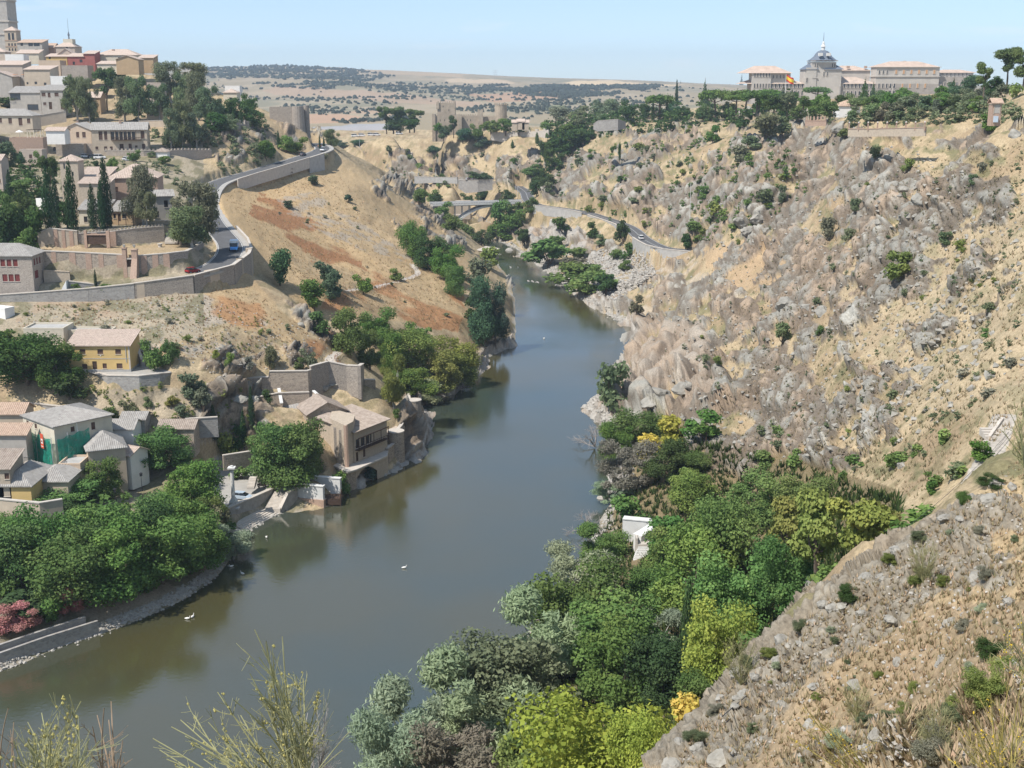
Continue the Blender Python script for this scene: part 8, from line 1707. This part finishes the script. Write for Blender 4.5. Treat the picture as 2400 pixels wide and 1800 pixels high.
# ---- boulders: singly countable
rng=np.random.default_rng(5); RKM=[]
M_RK=plain('boulder',(0.32,0.303,0.265),var=.25,scale=.7,bump=.8,det=8); M_RKP=plain('pale_boulder',(0.40,0.375,0.335),var=.15,scale=.9,bump=.6)
import bmesh
for k in range(7):
    bm=bmesh.new(); bmesh.ops.create_icosphere(bm,subdivisions=3,radius=1); r2=np.random.default_rng(40+k)
    pl=[(Vector(r2.normal(size=3)).normalized(),.55+.35*r2.random()) for _ in range(11)]
    for v_ in bm.verts:
        for n_,d_ in pl:
            t=v_.co.dot(n_)
            if t>d_: v_.co-=n_*(t-d_)
        v_.co*=1+.05*r2.normal()
        v_.co.z*=.72
    me=bpy.data.meshes.new('boulder'); bm.to_mesh(me); bm.free(); me.materials.append(M_RK); RKM.append(me)
RKP=[m.copy() for m in RKM[:4]]
for m in RKP: m.materials.clear(); m.materials.append(M_RKP)
def boulder(u,v,wpx,label,group,dmin,meshes=RKM,pos=None,i=0):
    P_=pos or at(u,v,dmin); dep=P_.y*CP_-(P_.z-HC)*SP_; s_=wpx*dep/F/2; rnd=random.Random(i*13+3)
    o=link('boulder',meshes[i%len(meshes)]); o.location=P_-Vector((0,0,.1*s_)); o.scale=(s_*rnd.uniform(.85,1.1),s_*rnd.uniform(.7,1),s_*rnd.uniform(.7,1.05)); o.rotation_euler=(rnd.uniform(-.3,.3),rnd.uniform(-.4,.2),rnd.random()*6); tag(o,label,'boulder',group); return o
big=[(1700,655,60,'large rounded grey boulder left of the flat lichen rocks'),(1745,668,52,'broad flat boulder right of the large rounded boulder'),(1780,672,44,'grey boulder at the right end of the flat lichen rocks'),(1618,497,46,'reddish square boulder under the rock stack'),(1636,470,44,'upright slab of the rock stack'),(1600,480,36,'leaning rock left of the reddish square boulder'),(1660,500,34,'small rock right of the reddish square boulder'),(1490,890-60,34,'rock at the foot of the pale cliff'),
 (1905,520,34,'pale boulder left of the round green bush'),(2045,700,24,'isolated grey boulder right of the rock band'),(2115,742,34,'dark topped boulder below the tiny green shrub'),(2085,752,30,'flat grey boulder left of the dark topped one'),(2105,520,20,'small dark boulder on the upper grass slope'),(2020,670,26,'pale round boulder on the open grass'),(2070,660,14,'little brown stone on the open grass'),(1900,480,30,'grey slab above the round green bush'),(1980,465,24,'split rock below the upper crag'),(1955,410,40,'upper crag boulder with shadowed face'),(1985,430,36,'tilted boulder right of the upper crag'),(1930,400,30,'upper crag boulder left of the tilted one'),
 (2150,275,36,'stacked flat rock below the brick shrine'),(2195,290,40,'banded dark rock right of the brick shrine'),(1815,275,44,'smooth domed rock beside the brick battlement'),(1775,305,30,'rock under the brick battlement'),(2100,228,26,'grey rock behind the olive grove'),(1955,800,34,'row of pale rocks, the left block'),(1985,795,34,'row of pale rocks, the middle block'),(2010,800,44,'row of pale rocks, the right block'),(1950,1010-5,30,'low rock at the hill foot'),(1420,850,60,'huge pale cliff block over the river'),(1475,835,60,'tan cliff block with shadowed cleft'),(1400,870,50,'sloping cliff slab above the bush'),
 (1610,1500,46,'grey rock on the edge of the near slope'),(1590,1525,30,'smaller edge rock below its bigger neighbour'),(1860,1325,30,'round lichen boulder beside the dark bush'),(1760,1480,40,'half buried grey boulder on the near slope'),(1850,1480,46,'flat lichen boulder in the middle of the near slope'),(1900,1580,60,'upright grey rock outcrop on the near slope'),(1880,1620,56,'lower part of the upright outcrop'),(2195,1440,50,'pale rounded rock at the right edge'),(1450,1655,60,'edge rock at the bottom of the near slope'),(2180,1300,34,'grey rock in the gravelly patch'),(2190,1260,30,'smaller rock in the gravelly patch'),(1940,1430,30,'small grey boulder upslope'),(1690,1520,26,'low stone beside the power line post'),
 (400,750,14,'grey boulder under the long wall slope, left'),(420,755,16,'grey boulder under the long wall slope, right'),(668,690,22,'overhanging rock on the ridge of the spur'),(650,700,18,'rock beside the overhanging one'),(725,830,44,'rocky outcrop with cave behind the river house'),(700,838,26,'small outcrop left of the cave rock'),(520,860,36,'brown boulder under the garden wall end'),(545,865,30,'smaller brown boulder right of the garden wall end')]
for i,(u,v,w_,l) in enumerate(big): boulder(u,v,w_,l,'boulders named one by one',14 if (v>1200 and u>1300) else 100,i=i,meshes=RKM)
for i,(u,v,D) in enumerate(SIL[:11]):
    for k in range(2):
        uu=u+(k*38-12)-8; p=at(uu+10,v+14+k*6,14); s_=random.Random(i*5+k).uniform(22,52)
        if p.y<120: boulder(uu,v,s_,f'grey rock on the irregular rim of the near slope, {ORD[(i*2+k)%20] if i*2+k<20 else "near the top" if k else "just below the top"}','rim rocks of the near slope',0,pos=p,i=i*2+k)
for i,(u,v,w_,c_) in enumerate([(1500,1600,60,'olv'),(1545,1540,50,'grey'),(1625,1440,60,'olv'),(1660,1415,46,'pny'),(1730,1360,50,'olv'),(1830,1290,66,'dk'),(1925,1215,50,'pny'),(1985,1165,44,'olv'),(2080,1085,50,'md'),(2140,1050,60,'dk'),(1990,1260,70,'pny'),(2020,1620,80,'grey'),(2060,1560,60,'olv'),(1870,1560,50,'olv'),(2140,1420,90,'dk')]):
    p=at(u,v,14)
    if p.y<120:
        o=link('shrub',PROTO['big'][i%4][0]); s_=w_*p.y/F*1.1; o.location=p-Vector((0,0,.12*s_)); o.scale=(s_,s_*.8,s_*.55); o.rotation_euler=(0,0,i); o.color=(*[q*.8 for q in G_[c_]],1); tag(o,(f'{WORD[c_]} dense shrub on the rim of the near slope, {ORD[i]}' if i<10 else f'{WORD[c_]} dense shrub inside the near slope, {ORD[i-10]}'),'shrub','dense shrubs on the near slope')
for i,(u,v,w_,l) in enumerate([(1265,880,26,'white rock spit in the river, the tip'),(1285,872,30,'white rock spit in the river, the middle'),(1290,888,24,'white rock spit in the river, the inner rock'),(1180,585,18,'pale rock at the east shore bend, left'),(1196,592,22,'pale rock at the east shore bend, middle'),(1210,598,18,'pale rock at the east shore bend, right'),(1100,540,20,'pale rock at the far shore, left'),(1142,518,34,'large pale rock at the far shore'),(905,940,30,'pale rock under the ruined turret'),(895,965,34,'pale slab under the ruined turret'),(850,1018,20,'white rock at the garden turret foot'),(830,1025,16,'white rock by the house pier'),(745,1045,18,'white rock at the white wall end'),(140,1388,16,'black rock at the left bank landing'),(1300,1075,20,'pale rock under the silvery shore tree')]):
    P_=Vector(PZ(u,v,0.2)); boulder(u,v,w_,l,'pale shore rocks',0,meshes=RKP,pos=P_,i=i)
# rip-rap along the left bank: uncountable small stones, and scree
def stones(name,label,pts,size,mat,seed):
    r=np.random.default_rng(seed); base=np.array([(1,0,0),(-1,0,0),(0,1,0),(0,-1,0),(0,0,1),(0,0,-1)],float); fc=[(0,2,4),(2,1,4),(1,3,4),(3,0,4),(2,0,5),(1,2,5),(3,1,5),(0,3,5)]
    V_=[];Q=[]
    for i,p in enumerate(pts):
        s_=size*(.5+r.random()); R_=np.linalg.qr(r.normal(size=(3,3)))[0]; V_.append((base*s_*(.6+.6*r.random((6,1))))@R_*np.array([1,1,.7])+np.array(p)); Q+= [tuple(6*i+k for k in f) for f in fc]
    me=bpy.data.meshes.new(name); me.from_pydata(np.concatenate(V_).tolist(),[],Q); me.materials.append(mat); o=link(name,me); tag(o,label,'stones',kind='stuff'); return o
r_=random.Random(4); pts=[]
for _ in range(2600):
    k=r_.uniform(2,9.99); i=int(k); t=k-i
    if i+1>=len(shoreL): continue
    a,b=shoreL[i],shoreL[i+1]; x=a[0]+(b[0]-a[0])*t+r_.gauss(0,.7)-.6; y=a[1]+(b[1]-a[1])*t+r_.gauss(0,.9)+.6; pts.append((x,y,max(.02,min(gz(x,y),.9))))
stones('shore_stones','pale loose stones along the left bank waterline',pts,.34,M_RKP,1)
pts=[]
for _ in range(4200):
    k=r_.uniform(15,len(shoreR)-2.01) if r_.random()<.6 else r_.uniform(4,15); i=int(k); t=k-i; a,b=shoreR[i],shoreR[i+1]; x=a[0]+(b[0]-a[0])*t+abs(r_.gauss(0,1.2)); y=a[1]+(b[1]-a[1])*t+r_.gauss(0,1.2); pts.append((x,y,max(.05,min(gz(x,y),2.5))))
stones('shore_stones','pale broken stones along the east waterline',pts,.6,M_RKP,2)
def inside(poly,n,dmin,seed,dmax=900):
    r=random.Random(seed); us=[p[0] for p in poly]; vs_=[p[1] for p in poly]; out=[]
    while len(out)<n:
        u,v=r.uniform(min(us),max(us)),r.uniform(min(vs_),max(vs_))
        if inpoly(np.array([u]),np.array([v]),poly)[0]:
            p=at(u,v,dmin)
            if p.z>.2 and p.y<dmax: out.append(p)
            else: n-=1
    return out
stones('scree_stones','pale scree stones under the east bank road',inside([(1240,570),(1300,540),(1390,545),(1420,590),(1330,650),(1290,640)],1500,300,3),.7,M_RKP,3)
stones('scree_stones','loose rocks strewn over the rocky east hill',inside([(1180,350),(1700,280),(2000,330),(2212,420),(2212,800),(1950,960),(1650,1000),(1450,900),(1400,700),(1250,560)],1300,150,4),.6,M_RK,4)
stones('scree_stones','white and grey stones on the near slope',inside([(1450,1640),(1700,1380),(1960,1170),(2212,1000),(2212,1659)],700,14,5),.09,M_RKP,5)
stones('scree_stones','loose pale stones on the slope below the long wall',inside([(40,670),(440,640),(700,720),(740,810),(520,830),(380,780),(40,700)],700,200,6),.28,M_RKP,6)
# ---- dry grass tufts
def tufts(name,label,pts,size,col,seed,blades=5,green=0.0):
    r=np.random.default_rng(seed); n=len(pts); P_=np.array([tuple(p) for p in pts]); V_=[];k=blades
    a=r.random((n,k))*6.283; l=size*(.5+r.random((n,k))); lean=.35+.5*r.random((n,k)); wd=size*.16
    d=np.stack([np.cos(a),np.sin(a),np.zeros_like(a)],-1); up_=np.array([0,0,1.0])
    b0=P_[:,None,:]+d*size*.10+np.stack([-np.sin(a),np.cos(a),0*a],-1)*wd-up_*.05*size; b1=P_[:,None,:]+d*size*.10-np.stack([-np.sin(a),np.cos(a),0*a],-1)*wd-up_*.05*size
    tp=P_[:,None,:]+d*(l*lean)[...,None]+up_*(l*np.sqrt(1-np.minimum(lean,.95)**2))[...,None]
    V_=np.stack([b0,b1,tp],2).reshape(-1,3); Q=np.arange(len(V_)).reshape(-1,3); me=np_mesh(name,V_,Q,M_LEAF); at2=me.attributes.new('tone','FLOAT','POINT'); at2.data.foreach_set('value',np.repeat(r.random(n*k),3).astype(np.float32)); o=link(name,me); o.color=(*col,1); tag(o,label,'grass',kind='stuff')
tufts('dry_grass','dry straw grass tufts on the near slope',inside([(1440,1659),(1570,1485),(1700,1370),(1790,1290),(1960,1165),(2212,985),(2212,1659)],3000,12,11,120),.22,(0.42,0.34,0.21),1,7)
tufts('dry_grass','dry straw tufts over the open east hill',inside([(1600,600),(1900,380),(2212,300),(2212,900),(2000,1080),(1600,1000),(1560,800)],3600,120,12),.5,(0.40,0.33,0.21),2)
tufts('dry_grass','olive brown scrub tufts over the rocky east hill',inside([(1200,260),(1750,270),(2212,330),(2212,700),(2000,1050),(1600,1000),(1500,850),(1550,600),(1200,450)],2200,120,13),.7,(0.24,0.22,0.13),3)
tufts('dry_grass','pale tufts on the golden west hill',inside([(480,420),(700,360),(960,500),(1000,720),(850,680),(700,660),(560,520)],3000,250,14),.6,(0.42,0.32,0.19),4)
tufts('dry_grass','rusty tufts on the slope below the long wall',inside([(40,665),(540,620),(740,780),(520,800),(380,770),(40,710)],1200,200,15),.5,(0.32,0.21,0.11),5)
tufts('green_undergrowth','green undergrowth in the ravine',inside([(1250,1180),(1400,930),(1550,950),(1950,1080),(1900,1250),(1650,1450),(1450,1600),(900,1659),(1100,1450)],4500,105,16,300),1.3,(0.07,0.10,0.035),6,7)
# ---- foreground broom branches in front of the water
M_BRM=plain('broom_stem',(0.31,0.30,0.15),var=.25,scale=6); M_BRF=plain('broom_bud',(0.40,0.35,0.12),var=.2,scale=8); M_BRD=plain('dry_stem',(0.30,0.22,0.15),var=.25,scale=6)
def broom(label,u,v,D,tips,mat,seed,r0=.012,buds=True,name='broom_bush',sub=5,fm=None):
    r0*=.55; sub=int(sub*1.5)
    """a whip bush: foot at (u,v), main stems reach the given picture points at distance D"""
    rg=np.random.default_rng(seed); foot=Vector(PD(u,v,D)); e=empty(name,foot); tag(e,label,'bush','broom bushes in the foreground'); px=D/F/CP_; allv=[];bv=[]
    for (tu,tv) in tips:
        tip=Vector(PD(tu,tv,D+rg.normal()*.25))-foot; sidev=Vector((rg.normal()*.08,rg.normal()*.08,0.0))*tip.length
        q0=Vector((0,0,0)); c1=Vector((tip.x*.25,tip.y*.25,tip.z*.45))+sidev; pts=[]
        for i in range(13):
            t=i/12; pts.append(q0*(1-t)**2+c1*2*t*(1-t)+tip*t*t)
        allv.append(tube(pts,[r0*(1-.8*i/12)+.0012 for i in range(13)],5))
        for k in range(sub):
            t=.25+.7*rg.random(); i=int(t*12); b=pts[i]; dirv=(pts[min(i+1,12)]-pts[i]).normalized(); l=tip.length*(.12+.2*rg.random())*(1.15-t*.6)
            dd=(dirv+Vector(rg.normal(size=3))*.42).normalized(); p2=[b+dd*l*s+Vector((0,0,.10*l*s*s)) for s in (0,.25,.5,.75,1)]
            allv.append(tube(p2,[r0*.42,r0*.34,r0*.27,r0*.2,.0012],4))
            for s in range(3):
                j=1+int(rg.random()*3); d3=(dd+Vector(rg.normal(size=3))*.45).normalized(); allv.append(tube([p2[j],p2[j]+d3*l*.25,p2[j]+d3*l*.5+Vector((0,0,.03*l))],[r0*.22,r0*.18,.001],4))
            if buds:
                for s in range(3 if rg.random()<.45 else 0):
                    q=p2[1+int(rg.random()*4)]+Vector(rg.normal(size=3))*.006; bs=.004+.005*rg.random(); bv.append(([q+Vector((bs,0,0)),q+Vector((-bs,0,0)),q+Vector((0,bs,0)),q+Vector((0,-bs,0)),q+Vector((0,0,bs*1.4)),q+Vector((0,0,-bs*1.4))],[(0,2,4),(2,1,4),(1,3,4),(3,0,4),(2,0,5),(1,2,5),(3,1,5),(0,3,5)]))
    V_,Fc=join(allv); o=mesh_obj('stems',V_,Fc,mat,e)
    if bv: V_,Fc=join(bv); ob_ = mesh_obj('buds',V_,Fc,fm or M_BRF,e); ob_['kind'] = 'stuff'
    return e
broom('tall yellow green broom branches rising over the river, centre left',655,1760,6.0,[(550,1360),(575,1385),(560,1420),(610,1375),(585,1440),(540,1455),(470,1495),(505,1512),(520,1545),(560,1500),(600,1480),(640,1460),(655,1465),(690,1500),(620,1520),(535,1600),(590,1570),(680,1560)],M_BRM,1,.014,sub=7)
broom('low spreading broom branch reaching left over the water',640,1800,5.6,[(330,1595),(345,1620),(370,1570),(390,1555),(420,1545),(450,1560),(480,1575),(400,1590),(420,1610),(360,1640),(380,1655),(440,1640),(490,1620),(520,1600),(540,1640),(470,1660)],M_BRM,2,.012,sub=5)
broom('feathery pale grey dry bush beside the tall broom',690,1790,6.4,[(665,1540),(680,1530),(690,1560),(700,1545),(710,1600),(655,1600),(675,1580),(700,1620),(715,1650),(690,1600)],plain('grey_stem',(0.34,0.31,0.28),var=.2),3,.007,buds=False,sub=12)
broom('bushy yellow green broom at the bottom left corner',100,1810,5.2,[(110,1560),(60,1560),(90,1540),(125,1540),(150,1500),(175,1515),(40,1610),(20,1640),(60,1600),(80,1590),(140,1570),(165,1580),(190,1600),(200,1640),(130,1600),(100,1610),(150,1620),(175,1640),(70,1630),(30,1600),(215,1600)],M_BRM,4,.010,sub=8)
broom('thin brown dry stems at the left edge of the broom',28,1800,5.4,[(18,1530),(30,1560),(24,1600)],M_BRD,5,.010,buds=False,sub=3)
broom('arching orange brown dry stem right of the corner broom',250,1800,5.3,[(210,1545),(225,1530),(240,1515),(235,1555),(265,1600),(200,1570),(255,1640)],M_BRD,6,.012,buds=False,sub=3)
broom('single long straw stem curving right over the water',590,1820,5.0,[(755,1580),(740,1620)],M_BRM,7,.006,sub=1)
# right-hand blurred broom: near camera slope
M_BRY=plain('yellow_broom_stem',(0.40,0.32,0.10),var=.2,scale=6)
broom('yellow flowering broom stems leaning across the near slope',1905,1760,9.0,[(1735,1520),(1750,1540),(1770,1560),(1790,1585),(1815,1590),(1840,1620),(1720,1560),(1800,1640),(1700,1590)],M_BRY,8,.013,sub=4,fm=plain('broom_flower',(0.62,0.42,0.04),var=.1))
broom('yellow broom stems at the lower right corner',2180,1760,8.0,[(2060,1560),(2100,1540),(2140,1500),(2180,1480),(2210,1450),(2120,1600),(2080,1620),(2200,1560),(2160,1590),(2040,1630)],M_BRY,9,.013,sub=6,fm=bpy.data.materials['broom_flower'])
broom('dark green and yellow broom at the right edge',2240,1500,11.0,[(2160,1340),(2190,1330),(2170,1370),(2150,1390),(2205,1320),(2210,1360),(2140,1410)],M_BRM,10,.013,sub=7,fm=bpy.data.materials['broom_flower'])
broom('upright yellow green broom by the stair path at the right edge',2212,1010,24.0,[(2175,880),(2190,870),(2205,860),(2212,880),(2185,920),(2165,930),(2200,900),(2180,950),(2170,960)],M_BRM,11,.03,sub=6)
for i,(u,v,h,l) in enumerate([(1600,1480,110,'leaning pale green broom on the edge of the near slope'),(1995,1260,95,'feathery yellow green broom on the near slope'),(2020,1640,120,'soft grey green broom at the foot of the near slope'),(1850,1560,90,'greyish broom beside the upright outcrop')]):
    p=at(u,v,14); tips=[(u+math.cos(a)*h*.55*(.5+.5*math.sin(a)),v-h*(.35+.65*abs(math.sin(a)))) for a in [j*math.pi/17 for j in range(18)]]
    broom(l,u,v,p.y,tips,M_BRM,20+i,.0006*p.y,buds=False,sub=14)
for i,(u,v,w_) in enumerate([(1800,1300,44),(1835,1285,34),(1868,1262,50),(1905,1240,36),(1935,1212,46),(1975,1190,34),(2010,1165,40),(1760,1340,38),(1715,1385,42),(1680,1420,50),(1650,1440,30),(1780,1400,56),(1840,1380,40),(1700,1470,60),(1930,1330,44),(2060,1340,50),(2120,1240,60),(2040,1420,50),(1760,1560,70),(1640,1600,60),(1560,1620,64)]):
    p=at(u,v,14)
    if p.y<120: boulder(u,v,w_,f'half buried lichen rock of the near slope, {ORD[i].replace(" from left","") if i<20 else "last"} counting along from the rim','half buried rocks of the near slope',14,pos=p-Vector((0,0,.25*w_*p.y/F)),i=i+3)
# footpath railings on the west paths
M_RST=plain('rusty_rail',(0.26,0.12,0.07),var=.2)
def fence_line(label,cl,off,i0,i1,mat,h=1.0):
    e=empty('path_railing',cl[i0]); tag(e,label,'railing','path railings'); o0=e.location.copy(); pts=[]
    for i in range(i0,i1): 
        p=side(cl,off,i); pts.append(Vector((p.x,p.y,gz(p.x,p.y)))-o0)
    for zz in (h,h*.5): V_,Fc=tube([p+Vector((0,0,zz)) for p in pts],[.035]*len(pts),4); mesh_obj('rail',V_,Fc,mat,e)
    for p in pts[::2]: part('post',e,mat,(p.x-.05,p.x+.05,p.y-.05,p.y+.05,p.z-.3,p.z+h))
fence_line('brown railing along the white path above the garden walls',pathW,1.3,0,len(pathW)-4,M_RST); fence_line('rusty railing along the footpath on the golden hill',pathB,1.3 if side(pathB,1,3).y<pathB[3].y else -1.3,0,len(pathB)-6,M_RST)
# green pole-net etc.: wooden rail below the yellow house
